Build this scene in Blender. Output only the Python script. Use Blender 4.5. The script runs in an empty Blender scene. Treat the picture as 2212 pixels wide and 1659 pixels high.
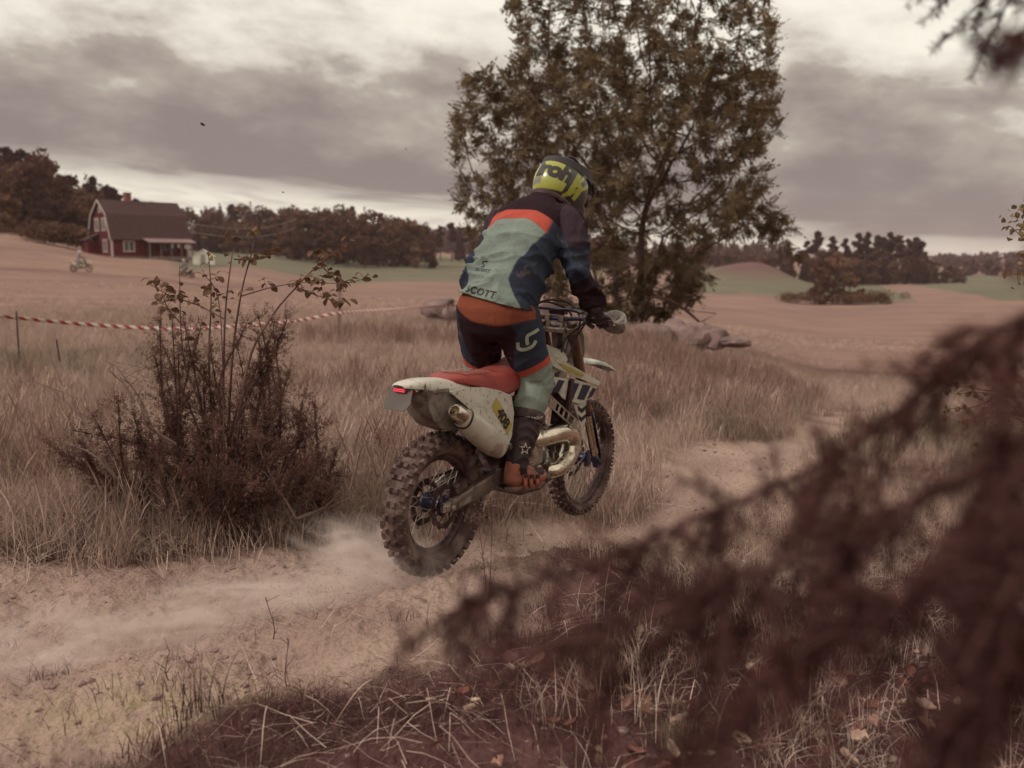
import bpy, bmesh, math, random
import numpy as np
from mathutils import Vector, Matrix
from mathutils.bvhtree import BVHTree

SC = bpy.context.scene
COL = SC.collection
random.seed(7)
RNG = np.random.default_rng(11)
PI = math.pi
rad = math.radians

# ------------------------------------------------------------------ camera
CAMZ = 1.55
PITCH = rad(7.2)
cam_d = bpy.data.cameras.new('camera')
cam_d.sensor_width = 36.0
cam_d.lens = 36.0 * 2016 / 2212
cam_d.clip_start = 0.05
cam_d.clip_end = 6000
cam_d.dof.use_dof = True
cam_d.dof.focus_distance = 4.75
cam_d.dof.aperture_fstop = 2.2
cam = bpy.data.objects.new('camera', cam_d)
cam.location = (0, 0, CAMZ)
cam.rotation_euler = (PI / 2 - PITCH, 0, 0)
COL.objects.link(cam)
SC.camera = cam

# ------------------------------------------------------------------ exposure
SC.view_settings.view_transform = 'Standard'
SC.view_settings.look = 'None'
SC.view_settings.gamma = 1.0
SC.view_settings.exposure = 0.3
SC.view_settings.use_curve_mapping = False
SC.cycles.max_bounces = 8
SC.cycles.diffuse_bounces = 2
SC.cycles.transparent_max_bounces = 12
SC.cycles.volume_bounces = 2
SC.cycles.volume_step_rate = 1.0
SC.cycles.use_denoising = True
SC.cycles.use_adaptive_sampling = True
SC.cycles.adaptive_threshold = .02

SUN_EL, SUN_AZ = rad(40), rad(-112)     # azimuth clockwise from +Y (away from the camera)

# ------------------------------------------------------------------ world: overcast sky with a bright gap at the horizon
W = bpy.data.worlds.new('World')
SC.world = W
W.use_nodes = True
nt = W.node_tree
nt.nodes.clear()

class NT:
    """tiny wrapper to write node graphs as expressions"""
    def __init__(s, tree): s.t = tree
    def n(s, typ, **kw):
        nd = s.t.nodes.new(typ)
        for k, v in kw.items(): setattr(nd, k, v)
        return nd
    def put(s, sock, v):
        if isinstance(v, bpy.types.NodeSocket): s.t.links.new(v, sock)
        elif v is not None:
            if isinstance(v, (tuple, list)) and len(v) == 3 and sock.type == 'RGBA': v = (*v, 1)
            sock.default_value = v
    def m(s, op, a, b=None, c=None, clamp=False):
        nd = s.n('ShaderNodeMath', operation=op, use_clamp=clamp)
        s.put(nd.inputs[0], a)
        if b is not None: s.put(nd.inputs[1], b)
        if c is not None: s.put(nd.inputs[2], c)
        return nd.outputs[0]
    def vm(s, op, a, b=None):
        nd = s.n('ShaderNodeVectorMath', operation=op)
        s.put(nd.inputs[0], a)
        if b is not None: s.put(nd.inputs[3 if op == 'SCALE' else 1], b)
        return nd.outputs[1] if op in ('LENGTH', 'DOT_PRODUCT') else nd.outputs[0]
    def mix(s, f, a, b, blend='MIX'):
        nd = s.n('ShaderNodeMix', data_type='RGBA', blend_type=blend)
        s.put(nd.inputs[0], f); s.put(nd.inputs[6], a); s.put(nd.inputs[7], b)
        return nd.outputs[2]
    def ramp(s, v, lo, hi, a=0.0, b=1.0, smooth=True):
        nd = s.n('ShaderNodeMapRange', interpolation_type='SMOOTHSTEP' if smooth else 'LINEAR', clamp=True)
        for i, q in enumerate((v, lo, hi, a, b)): s.put(nd.inputs[i], q)
        return nd.outputs[0]
    def noise(s, vec, scale, detail=4, rough=.55, dist=0.0, out=0):
        nd = s.n('ShaderNodeTexNoise')
        if vec is not None: s.put(nd.inputs['Vector'], vec)
        nd.inputs['Scale'].default_value = scale; nd.inputs['Detail'].default_value = detail
        nd.inputs['Roughness'].default_value = rough; nd.inputs['Distortion'].default_value = dist
        return nd.outputs[out]
    def attr(s, name, out='Fac'):
        nd = s.n('ShaderNodeAttribute', attribute_name=name)
        return nd.outputs[out]
    def comb(s, x, y, z):
        nd = s.n('ShaderNodeCombineXYZ')
        for i, q in enumerate((x, y, z)): s.put(nd.inputs[i], q)
        return nd.outputs[0]
    def sep(s, v):
        nd = s.n('ShaderNodeSeparateXYZ'); s.put(nd.inputs[0], v)
        return nd.outputs

g = NT(nt)
dirv = g.n('ShaderNodeTexCoord').outputs['Generated']
dx, dy, dz = g.sep(dirv)
zz = g.m('ADD', g.m('MAXIMUM', dz, 0.0), 0.30)
plane = g.comb(g.m('DIVIDE', dx, zz), g.m('DIVIDE', dy, zz), 0.0)
tilted = g.m('ADD', dz, g.m('MULTIPLY', dx, 0.085))               # the cloud deck hangs lower to the right
puff = g.comb(g.m('MULTIPLY', dx, 1.0), g.m('MULTIPLY', dy, 1.0), g.m('MULTIPLY', tilted, 2.3))
n_big = g.noise(g.vm('ADD', puff, (.7, 0, .35)), 2.6, 3, .5, .1)
n_med = g.noise(g.vm('ADD', puff, (7.3, 2.1, 0)), 8.5, 7, .58, .08)
streak = g.noise(g.comb(g.m('MULTIPLY', dx, 3.2), g.m('MULTIPLY', dy, 3.2), g.m('MULTIPLY', tilted, 26.0)), 1.6, 4, .58, .4)
edge = g.m('ADD', tilted, g.m('MULTIPLY', g.m('SUBTRACT', streak, .5), .075))
deck = g.ramp(edge, .042, .072)                                    # 0 in the clear strip, 1 under the deck
body = g.m('ADD', g.m('MULTIPLY', n_big, .44), g.m('MULTIPLY', n_med, .56))
body = g.m('ADD', body, g.ramp(tilted, .06, .36, -.20, .28, smooth=False))
lum = g.ramp(body, .30, .68)
dark_c, mid_c, lite_c = (.226, .184, .170), (.43, .375, .315), (.83, .785, .68)
cl = g.mix(g.ramp(lum, 0, .55, smooth=False), dark_c, mid_c)
cl = g.mix(g.ramp(lum, .45, 1., smooth=False), cl, lite_c)
strip = g.mix(g.ramp(streak, .30, .54), (.47, .41, .36), (.80, .745, .62))
cloud = g.mix(deck, strip, cl)
skyt = g.n('ShaderNodeTexSky', sky_type='NISHITA', sun_disc=False)
skyt.sun_elevation = SUN_EL
skyt.sun_rotation = SUN_AZ
bg1 = g.n('ShaderNodeBackground'); g.put(bg1.inputs[0], skyt.outputs[0]); bg1.inputs[1].default_value = .05
bg2 = g.n('ShaderNodeBackground'); g.put(bg2.inputs[0], cloud); bg2.inputs[1].default_value = 1.0
mx = g.n('ShaderNodeMixShader'); mx.inputs[0].default_value = .96
nt.links.new(bg1.outputs[0], mx.inputs[1]); nt.links.new(bg2.outputs[0], mx.inputs[2])
wo = g.n('ShaderNodeOutputWorld'); nt.links.new(mx.outputs[0], wo.inputs[0])

# ------------------------------------------------------------------ sun, softened by the cloud
sun_d = bpy.data.lights.new('sun', 'SUN')
sun_d.energy = 1.5
sun_d.angle = rad(10)
sun_d.color = (1.0, .95, .95)
sun = bpy.data.objects.new('sun', sun_d)
sdir = Vector((math.sin(SUN_AZ) * math.cos(SUN_EL), math.cos(SUN_AZ) * math.cos(SUN_EL), math.sin(SUN_EL)))
sun.rotation_euler = sdir.to_track_quat('Z', 'Y').to_euler()
sun.location = (-5, -3, 8)
COL.objects.link(sun)

# ------------------------------------------------------------------ helpers
def srgb(r, g_, b):
    f = lambda c: (c / 255 / 12.92) if c / 255 <= .04045 else ((c / 255 + .055) / 1.055) ** 2.4
    return (f(r), f(g_), f(b))

MATS = {}
def mat(name, col, rough=.6, metal=0.0, var=.25, scale=6.0, bump=0.0, bscale=None, spec=.35, dirt=None, dirt_amt=.5,
        dirt_scale=5.0, trans=0.0, coat=0.0, zones=(), rand=0.0, alpha=None, col2=None, sheen=0.0, bdist=.02, fine=0.0):
    """procedural principled material: noise tint, optional second colour, dirt patches, colour zones by mesh attributes, bump"""
    if name in MATS: return MATS[name]
    m = bpy.data.materials.new(name); m.use_nodes = True
    t = m.node_tree; b = t.nodes['Principled BSDF']; g = NT(t)
    co = g.n('ShaderNodeTexCoord').outputs['Object']
    c = (*col, 1)
    nz = g.noise(co, scale, 5, .6)
    c2 = col2 if col2 else tuple(v * (1 - var) for v in col)
    c1 = col if col2 else tuple(min(1, v * (1 + var * .6)) for v in col)
    cc = g.mix(g.ramp(nz, .33, .67), c2, c1)
    for z in zones:                                             # (attribute, colour[, softness])
        soft = z[2] if len(z) > 2 else .004
        cc = g.mix(g.ramp(g.attr(z[0]), -soft, soft, smooth=False), cc, z[1])
    if zones and var:
        cc = g.mix(1.0, cc, g.mix(g.ramp(nz, .3, .7), (1 - var * .6,) * 3, (1 + var * .3,) * 3), 'MULTIPLY')
    if rand:
        oi = g.n('ShaderNodeObjectInfo').outputs['Random']
        f = g.m('ADD', g.m('MULTIPLY', oi, 2 * rand), 1 - rand)
        cc = g.mix(1.0, cc, g.comb(f, f, f), 'MULTIPLY')
    if fine:
        fz = g.noise(co, scale * 14, 2, .5)
        cc = g.mix(1.0, cc, g.mix(g.ramp(fz, .3, .7), (1 - fine,) * 3, (1 + fine,) * 3), 'MULTIPLY')
    r_in = rough
    if dirt is not None:
        dn = g.noise(co, dirt_scale, 8, .68, .4)
        dm = g.ramp(dn, .62 - dirt_amt * .35, .74 - dirt_amt * .25)
        cc = g.mix(dm, cc, dirt)
        r_in = g.ramp(dm, 0, 1, rough, max(rough, .85))
        if metal: g.put(b.inputs['Metallic'], g.ramp(dm, 0, 1, metal, 0.0))
    elif metal: b.inputs['Metallic'].default_value = metal
    g.put(b.inputs['Base Color'], cc)
    g.put(b.inputs['Roughness'], r_in)
    b.inputs['Specular IOR Level'].default_value = spec
    if trans: b.inputs['Transmission Weight'].default_value = trans
    if coat: b.inputs['Coat Weight'].default_value = coat
    if sheen: b.inputs['Sheen Weight'].default_value = sheen
    if alpha is not None: b.inputs['Alpha'].default_value = alpha
    if bump:
        bn = g.n('ShaderNodeBump'); bn.inputs['Strength'].default_value = bump; bn.inputs['Distance'].default_value = bdist
        g.put(bn.inputs['Height'], g.noise(co, bscale or scale * 3, 6, .6))
        t.links.new(bn.outputs[0], b.inputs['Normal'])
    MATS[name] = m
    return m

def leaf_mat(name, col, col2, trans=.25, rough=.6, scale=.6, attr=None):
    """two-sided foliage: diffuse + translucent"""
    if name in MATS: return MATS[name]
    m = bpy.data.materials.new(name); m.use_nodes = True
    t = m.node_tree; t.nodes.clear(); g = NT(t)
    co = g.n('ShaderNodeTexCoord').outputs['Object']
    nz = g.ramp(g.noise(co, scale, 4, .6), .32, .68)
    if attr: nz = g.m('MULTIPLY_ADD', g.attr(attr), .55, g.m('MULTIPLY', nz, .45))
    oi = g.n('ShaderNodeObjectInfo').outputs['Random']
    c = g.mix(nz, col, col2)
    f = g.m('ADD', g.m('MULTIPLY', oi, .5), .75)
    c = g.mix(1.0, c, g.comb(f, f, f), 'MULTIPLY')
    d = g.n('ShaderNodeBsdfDiffuse'); g.put(d.inputs[0], c)
    tr = g.n('ShaderNodeBsdfTranslucent'); g.put(tr.inputs[0], c)
    mx = g.n('ShaderNodeMixShader'); mx.inputs[0].default_value = trans
    t.links.new(d.outputs[0], mx.inputs[1]); t.links.new(tr.outputs[0], mx.inputs[2])
    gl = g.n('ShaderNodeBsdfGlossy'); gl.inputs['Roughness'].default_value = rough; gl.inputs[0].default_value = (.9, .85, .8, 1)
    m2 = g.n('ShaderNodeMixShader'); m2.inputs[0].default_value = .012
    t.links.new(mx.outputs[0], m2.inputs[1]); t.links.new(gl.outputs[0], m2.inputs[2])
    o = g.n('ShaderNodeOutputMaterial'); t.links.new(m2.outputs[0], o.inputs[0])
    MATS[name] = m
    return m

def tag(o, label=None, cat=None, group=None, kind=None):
    if label: o['label'] = label
    if cat: o['category'] = cat
    if group: o['group'] = group
    if kind: o['kind'] = kind
    return o

def empty(name, loc=(0, 0, 0), rz=0.0, matrix=None):
    o = bpy.data.objects.new(name, None); COL.objects.link(o)
    o.empty_display_size = .1
    if matrix is not None: o.matrix_world = matrix
    else: o.location = loc; o.rotation_euler = (0, 0, rz)
    return o

def obj(name, me, m=None, parent=None, loc=None, rot=None):
    o = bpy.data.objects.new(name, me); COL.objects.link(o)
    if m is not None:
        me.materials.clear(); me.materials.append(m)
    if parent is not None: o.parent = parent
    if loc is not None: o.location = loc
    if rot is not None: o.rotation_euler = rot
    return o

def copy_tree(o, parent=None, skip=()):
    c = o.copy(); COL.objects.link(c); c.parent = parent
    for ch in o.children:
        if ch.name.split('.')[0] in skip: continue
        copy_tree(ch, c, skip)
    return c

class MB:
    """collects verts/faces of one part"""
    def __init__(s): s.v = []; s.f = []; s.n = 0
    def add(s, v, f):
        v = np.asarray(v, float).reshape(-1, 3)
        s.v.append(v)
        if isinstance(f, np.ndarray): f = f.tolist()
        k = s.n
        s.f.extend([tuple(i + k for i in q) for q in f]); s.n += len(v)
        return s
    def mesh(s, name='mesh', smooth=True, angle=40):
        me = bpy.data.meshes.new(name)
        v = np.concatenate(s.v) if s.v else np.zeros((0, 3))
        me.from_pydata(v.tolist(), [], s.f)
        me.update()
        if smooth:
            me.shade_smooth()
            if angle: me.set_sharp_from_angle(angle=rad(angle))
        return me
    def build(s, name, m, parent=None, smooth=True, angle=40, bevel=0, sub=0):
        o = obj(name, s.mesh(name, smooth, angle), m, parent)
        if bevel:
            bv = o.modifiers.new('b', 'BEVEL'); bv.width = bevel; bv.segments = 2; bv.limit_method = 'ANGLE'; bv.angle_limit = rad(35)
        if sub:
            sb = o.modifiers.new('s', 'SUBSURF'); sb.levels = sub; sb.render_levels = sub
        return o
    # ---- shapes
    def box(s, c, size, rot=None, taper=None):
        c = np.array(c, float); h = np.array(size, float) / 2
        P = np.array([[x, y, z] for z in (-1, 1) for y in (-1, 1) for x in (-1, 1)], float)
        if taper: P[4:, 0] *= taper; P[4:, 1] *= taper
        P = P * h
        if rot is not None: P = P @ np.array(rot).T
        return s.add(P + c, [(0, 2, 3, 1), (4, 5, 7, 6), (0, 1, 5, 4), (2, 6, 7, 3), (0, 4, 6, 2), (1, 3, 7, 5)])
    def tube(s, pts, r, n=8, caps=True, flat=None):
        pts = np.asarray(pts, float); k = len(pts)
        r = np.full(k, r, float) if np.isscalar(r) else np.asarray(r, float)
        T = np.gradient(pts, axis=0) if k > 1 else np.array([[0, 0, 1.]])
        T /= np.linalg.norm(T, axis=1)[:, None] + 1e-12
        ref = np.array([0, 0, 1.]) if abs(T[0][2]) < .9 else np.array([1., 0, 0])
        V = []
        a = np.arange(n) * 2 * PI / n
        u = np.cross(ref, T[0]); u /= np.linalg.norm(u)
        for i in range(k):
            u = u - T[i] * (u @ T[i]); u /= np.linalg.norm(u) + 1e-12
            w = np.cross(T[i], u)
            fl = 1.0 if flat is None else flat
            V.append(pts[i] + r[i] * (np.cos(a)[:, None] * u + fl * np.sin(a)[:, None] * w))
        V = np.concatenate(V)
        F = [(i * n + j, i * n + (j + 1) % n, (i + 1) * n + (j + 1) % n, (i + 1) * n + j) for i in range(k - 1) for j in range(n)]
        if caps: F += [tuple(range(n - 1, -1, -1)), tuple((k - 1) * n + j for j in range(n))]
        return s.add(V, F)
    def loft(s, rings, closed=True, caps=True):
        n = len(rings[0]); k = len(rings)
        V = np.concatenate([np.asarray(q, float) for q in rings])
        m = n if closed else n - 1
        F = [(i * n + j, i * n + (j + 1) % n, (i + 1) * n + (j + 1) % n, (i + 1) * n + j) for i in range(k - 1) for j in range(m)]
        if caps and closed: F += [tuple(range(n - 1, -1, -1)), tuple((k - 1) * n + j for j in range(n))]
        return s.add(V, F)
    def lathe(s, prof, n=24, c=(0, 0, 0), axis='y', closed=False):
        """prof: (radius, offset along axis)"""
        a = np.arange(n) * 2 * PI / n
        rings = []
        for r, h in prof:
            if axis == 'y': q = np.stack([r * np.cos(a), np.full(n, h), r * np.sin(a)], 1)
            elif axis == 'x': q = np.stack([np.full(n, h), r * np.cos(a), r * np.sin(a)], 1)
            else: q = np.stack([r * np.cos(a), r * np.sin(a), np.full(n, h)], 1)
            rings.append(q + np.array(c))
        if closed: rings.append(rings[0])
        return s.loft(rings, True, not closed)
    def plate(s, poly, axis, a, b):
        """polygon (2d) extruded between a and b along axis"""
        poly = np.asarray(poly, float); n = len(poly)
        def put(h):
            q = np.zeros((n, 3)); o = [i for i in range(3) if i != axis]
            q[:, o[0]] = poly[:, 0]; q[:, o[1]] = poly[:, 1]; q[:, axis] = h
            return q
        A, B = put(a), put(b)
        return s.add(np.concatenate([A, B]), [tuple(range(n - 1, -1, -1)), tuple(range(n, 2 * n))] + [(i, (i + 1) % n, n + (i + 1) % n, n + i) for i in range(n)])

def fast_mesh(name, V, F, smooth=False, attrs=None):
    """numpy mesh: V (n,3), F (m,k)"""
    me = bpy.data.meshes.new(name)
    V = np.ascontiguousarray(V, np.float32); F = np.ascontiguousarray(F, np.int32)
    k = F.shape[1]
    me.vertices.add(len(V)); me.vertices.foreach_set('co', V.ravel())
    me.loops.add(F.size); me.loops.foreach_set('vertex_index', F.ravel())
    me.polygons.add(len(F)); me.polygons.foreach_set('loop_start', np.arange(0, F.size, k, dtype=np.int32))
    me.update(calc_edges=True)
    for kk, vals in (attrs or {}).items():
        at = me.attributes.new(kk, 'FLOAT', 'POINT'); at.data.foreach_set('value', np.ascontiguousarray(vals, np.float32))
    if smooth: me.shade_smooth()
    return me

def rotm(ax, ang):
    return np.array(Matrix.Rotation(ang, 3, ax))

# value noise, vectorised
def _hash(i, j, k, seed):
    n = (i * 374761393 + j * 668265263 + k * 2147483647 + seed * 974711) & 0x7fffffff
    n = ((n ^ (n >> 13)) * 1274126177) & 0x7fffffff
    n = (n ^ (n >> 16)) & 0x7fffffff
    return n / 0x7fffffff
def vnoise(x, y, z=None, seed=0):
    z = np.zeros_like(x) if z is None else z
    i, j, k = (np.floor(q).astype(np.int64) for q in (x, y, z))
    fx, fy, fz = x - i, y - j, z - k
    sx, sy, sz = (q * q * (3 - 2 * q) for q in (fx, fy, fz))
    r = 0
    for a in (0, 1):
        for b in (0, 1):
            for c in (0, 1):
                w = (sx if a else 1 - sx) * (sy if b else 1 - sy) * (sz if c else 1 - sz)
                r = r + w * _hash(i + a, j + b, k + c, seed)
    return r * 2 - 1
def fbm(x, y, z=None, oct=4, seed=0, gain=.5):
    r = 0; a = 1.0; f = 1.0
    for o in range(oct):
        r = r + a * vnoise(x * f, y * f, None if z is None else z * f, seed + o * 17)
        a *= gain; f *= 2.03
    return r
def sstep(x, a, b):
    t = np.clip((x - a) / (b - a), 0, 1); return t * t * (3 - 2 * t)

# measuring: a pixel of the photo (2212 wide) at a known distance -> place
def place(px, py, Y):
    c, s = math.cos(PITCH), math.sin(PITCH)
    rx, ry = (px - 1106) / 2016, -(py - 829.5) / 2016
    d = np.array([rx, c + ry * s, -s + ry * c])
    return np.array([0, 0, CAMZ]) + d * (Y / d[1])

# ================================================================== the land
# rolling terrain: height along rays of a surveyed fan (azimuth in degrees, then distance/height pairs)
FAN = [
 (-60, [(0, 0), (12, 0), (20, .1), (50, .6), (85, 2.5), (120, 5), (150, 7.5), (200, 11), (300, 15), (600, 20), (1200, 22), (3000, 20)]),
 (-40, [(0, 0), (12, 0), (20, .1), (50, .4), (85, 1.4), (120, 4.4), (150, 6.8), (200, 10), (300, 14), (600, 20), (1200, 22), (3000, 20)]),
 (-28.7, [(0, 0), (12, 0), (20, .05), (50, .2), (85, .75), (120, 3.6), (150, 5.8), (200, 8), (300, 12), (600, 18), (1200, 20), (3000, 20)]),
 (-22, [(0, 0), (12, 0), (20, 0), (50, .1), (85, .45), (120, 2.1), (150, 3.2), (200, 4.5), (300, 8), (600, 16), (1200, 20), (3000, 20)]),
 (-17, [(0, 0), (12, 0), (20, 0), (50, -.2), (85, -.3), (120, 1.4), (150, 1.9), (200, 2.3), (300, 5), (600, 15), (1200, 20), (3000, 20)]),
 (-8.6, [(0, 0), (12, 0), (20, 0), (50, -.5), (85, -1.2), (120, -1.5), (150, -1.5), (200, -.8), (300, 3), (600, 12), (1200, 16), (3000, 20)]),
 (0, [(0, 0), (12, -.05), (20, -.1), (50, -.9), (85, -2.), (120, -2.4), (150, -2.4), (200, -1.6), (300, 1.5), (600, 8), (1200, 14), (3000, 20)]),
 (7.5, [(0, 0), (12, -.1), (20, -.1), (50, -1.3), (85, -2.5), (120, -3.2), (150, -3.6), (200, -3.4), (300, -1.2), (600, 4), (1200, 14), (3000, 20)]),
 (13, [(0, 0), (12, -.25), (20, -.65), (50, -2.), (85, -3.5), (120, -4.4), (150, -4.7), (200, -4.6), (300, -3.6), (600, 1), (1200, 16), (3000, 20)]),
 (19, [(0, 0), (12, -.42), (20, -1.15), (50, -2.8), (85, -4.4), (120, -5.3), (150, -5.8), (200, -5.9), (300, -5.3), (600, -2), (1200, 16), (3000, 20)]),
 (28.8, [(0, 0), (12, -.45), (20, -1.2), (50, -3.), (85, -4.4), (120, -5.), (150, -5.4), (200, -5.2), (300, -4.6), (600, -3), (1200, 12), (3000, 20)]),
 (60, [(0, 0), (12, -.3), (20, -.8), (50, -2.5), (85, -4), (120, -5), (150, -5.2), (200, -5.), (300, -4), (600, -2), (1200, 12), (3000, 20)]),
]
FAZ = np.array([f[0] for f in FAN], float)
FD = np.array([p[0] for p in FAN[0][1]], float)
FZ = np.array([[p[1] for p in f[1]] for f in FAN], float)
def _hermite(xs, ys, x):
    """monotone-ish cubic along rows, xs (k), ys (...,k)"""
    i = np.clip(np.searchsorted(xs, x) - 1, 0, len(xs) - 2)
    m = np.gradient(ys, xs, axis=-1)
    return i, m
def base_h(x, y):
    d = np.hypot(x, y); az = np.degrees(np.arctan2(x, y))
    az = np.where(np.abs(az) > 120, np.sign(az) * (60 - (np.abs(az) - 120)), np.clip(az, -60, 60))
    d = np.clip(d, 0, 2999)
    i = np.clip(np.searchsorted(FD, d) - 1, 0, len(FD) - 2)
    j = np.clip(np.searchsorted(FAZ, az) - 1, 0, len(FAZ) - 2)
    M = np.gradient(FZ, FD, axis=1)
    h = FD[i + 1] - FD[i]; t = (d - FD[i]) / h
    def along(jj):
        a, b, ma, mb = FZ[jj, i], FZ[jj, i + 1], M[jj, i] * h, M[jj, i + 1] * h
        ma = np.clip(ma, -3 * np.abs(b - a) - .05, 3 * np.abs(b - a) + .05); mb = np.clip(mb, -3 * np.abs(b - a) - .05, 3 * np.abs(b - a) + .05)
        t2, t3 = t * t, t * t * t
        return a * (2 * t3 - 3 * t2 + 1) + ma * (t3 - 2 * t2 + t) + b * (-2 * t3 + 3 * t2) + mb * (t3 - t2)
    u = (az - FAZ[j]) / (FAZ[j + 1] - FAZ[j]); u = u * u * (3 - 2 * u)
    return along(j) * (1 - u) + along(j + 1) * u

def poly_dist(x, y, P):
    """distance to polyline and signed side (+ = left of travel)"""
    P = np.asarray(P, float); best = np.full(x.shape, 1e9); side = np.zeros(x.shape); par = np.zeros(x.shape)
    acc = 0.0
    for a, b in zip(P[:-1], P[1:]):
        e = b - a; L = np.hypot(*e)
        t = np.clip(((x - a[0]) * e[0] + (y - a[1]) * e[1]) / L ** 2, 0, 1)
        qx, qy = a[0] + e[0] * t, a[1] + e[1] * t
        dd = np.hypot(x - qx, y - qy); w = dd < best
        best = np.where(w, dd, best)
        side = np.where(w, np.sign(e[0] * (y - a[1]) - e[1] * (x - a[0])), side)
        par = np.where(w, acc + L * t, par); acc += L
    return best, side, par

TRACK = [(-14, 2.6), (-6, 3.3), (-2.4, 3.95), (-1.1, 4.25), (-.3, 4.75), (.4, 5.7), (1.5, 7.1), (3.2, 10), (5.3, 13.4), (8.5, 18)]
BERM = [(-6, 2.1), (-2.6, 2.75), (-1.75, 3.13), (-1.1, 3.75), (-.66, 3.98), (-.2, 4.25), (.2, 4.62), (.55, 5.0)]
def land(x, y, detail=True):
    x = np.asarray(x, float); y = np.asarray(y, float)
    z = base_h(x, y)
    d = np.hypot(x, y)
    near = sstep(-d, -16, -9)
    z = z + .05 * fbm(x / 3.1, y / 3.1, oct=3, seed=3) * near + .12 * fbm(x / 14, y / 14, oct=3, seed=5) * sstep(d, 8, 25)
    # furrowed track
    td, tsd, tp = poly_dist(x, y, TRACK)
    z = z - .07 * np.exp(-(td / .55) ** 2) * near
    # lip under the rear wheel and the drop past it
    z = z + .10 * np.exp(-(((x + .25) / .75) ** 2 + ((y - 4.45) / .42) ** 2))
    z = z - .26 * np.exp(-(((x - .75) / 1.1) ** 2 + ((y - 6.0) / .85) ** 2))
    # thrown-up berm with a rut right behind it
    bd, bs, bp = poly_dist(x, y, BERM)
    wob = 1 + .35 * vnoise(x * 2.3, y * 2.3, seed=9)
    z = z + (.075 * wob * np.exp(-(bd / np.where(bs > 0, .10, .42)) ** 2)) * near
    z = z - .12 * np.exp(-((bd - .26) / .22) ** 2) * (bs > 0) * near * sstep(bp, .5, 2)
    z = z - .10 * np.exp(-(((x + .80) / .22) ** 2 + ((y - 4.16) / .12) ** 2))
    # foreground bank rising a little to the right, under the spruce
    z = z + .12 * sstep(x, .2, 2.2) * sstep(-y, -4.4, -2.6)
    z = z + .07 * np.exp(-(((x + .1) / .55) ** 2 + ((y - 3.0) / .35) ** 2))
    # rough bank by the juniper
    z = z + .10 * np.exp(-(((x + 2.2) / 1.5) ** 2 + ((y - 5.35) / .4) ** 2))
    z = z + 6.2 * np.exp(-(((x - 84) / 12) ** 2 + ((y - 322) / 13) ** 2)) + 2.6 * np.exp(-(((x - 70) / 9) ** 2 + ((y - 325) / 10) ** 2))   # rough hillock far right
    if detail:
        cl = sstep(-d, -14, -6)
        z = z + cl * (.026 * fbm(x * 3.1, y * 3.1, oct=3, seed=21) + .020 * np.abs(fbm(x * 9, y * 11, oct=3, seed=31)) + .012 * np.maximum(0, fbm(x * 27, y * 27, oct=2, seed=41)))
    return z
def land1(x, y): return float(land(np.array([x]), np.array([y]))[0])

# polar sheet, fine where the picture looks, out past the horizon
azs = np.concatenate([np.linspace(-180, -42, 24)[:-1], np.linspace(-42, -33, 10)[:-1], np.linspace(-33, 33, 760), np.linspace(33, 42, 10)[1:], np.linspace(42, 180, 24)[1:]])
ds = np.concatenate([[.03, .4, .8, 1.2, 1.6], np.geomspace(1.9, 9, 430), np.geomspace(9.05, 30, 130)[1:], np.geomspace(30.5, 2600, 170)])
A, D = np.meshgrid(np.radians(azs), ds)
GX, GY = D * np.sin(A), D * np.cos(A)
GZ = land(GX, GY)
NA, ND = len(azs), len(ds)
idx = np.arange(NA * ND).reshape(ND, NA)
GF = np.stack([idx[:-1, :-1], idx[:-1, 1:], idx[1:, 1:], idx[1:, :-1]], -1).reshape(-1, 4)
gx, gy = GX.ravel(), GY.ravel()
td, tsd, tp = poly_dist(gx, gy, TRACK)
bd, bs, bp = poly_dist(gx, gy, BERM)
gd = np.hypot(gx, gy); gpx = 1106 + 2016 * gx / np.maximum(gy, .1)
wobble = .35 * fbm(gx * 1.4, gy * 1.4, oct=4, seed=51)
def dirt_mask(x, y):
    td, _, _ = poly_dist(x, y, TRACK); bd, bs, _ = poly_dist(x, y, BERM)
    wb = .35 * fbm(x * 1.4, y * 1.4, oct=4, seed=51)
    wd = np.interp(x, [-8, -1, .4, 1.5, 3.5, 6, 9], [.95, .85, .52, .42, .36, .34, .3])
    a = sstep(-(td + wb * .8), -wd - .18, -wd + .12)
    b = sstep(-(bd + wb), -.95, -.55) * (bs < 0) * sstep(-x, -.45, .2)
    return np.maximum(a, b)
dirt = dirt_mask(gx, gy) * (gd < 30)
az = np.degrees(np.arctan2(gx, gy))
wb2 = fbm(gx / 9, gy / 9, oct=3, seed=61)
def inpoly_soft(px, d, left, right, dn, df, s=.04):
    """patch of land between two sight lines and two distances, uneven edge"""
    return sstep(px, left - 25, left + 25) * sstep(-px, -right - 25, -right + 25) * sstep(d, dn * (1 - s), dn * (1 + s)) * sstep(-d, -df * (1 + s), -df * (1 - s)) * (gy > 0)
# green meadow beyond the stubble, left; green fields right
near_edge = np.interp(gpx, [380, 450, 600, 800, 1000, 1200], [112, 118, 138, 165, 190, 210]) + 6 * wb2
green = sstep(gd, near_edge - 4, near_edge + 4) * sstep(gpx, 360, 410) * sstep(-gpx, -1330, -1250) * (gy > 0) * (gd < 420)
g2 = sstep(gd, 205 + 8 * wb2, 215 + 8 * wb2) * sstep(gpx, 1420, 1480) * (gpx < 2600) * (gd < 560) * (gy > 0)
tan_tongue = np.exp(-((gpx - np.interp(gd, [200, 300, 420], [2080, 1960, 1880])) / np.interp(gd, [200, 300, 420], [110, 60, 15])) ** 2) > .5
green = np.maximum(green, g2 * (~tan_tongue))
green = np.clip(green, 0, 1)
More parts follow.
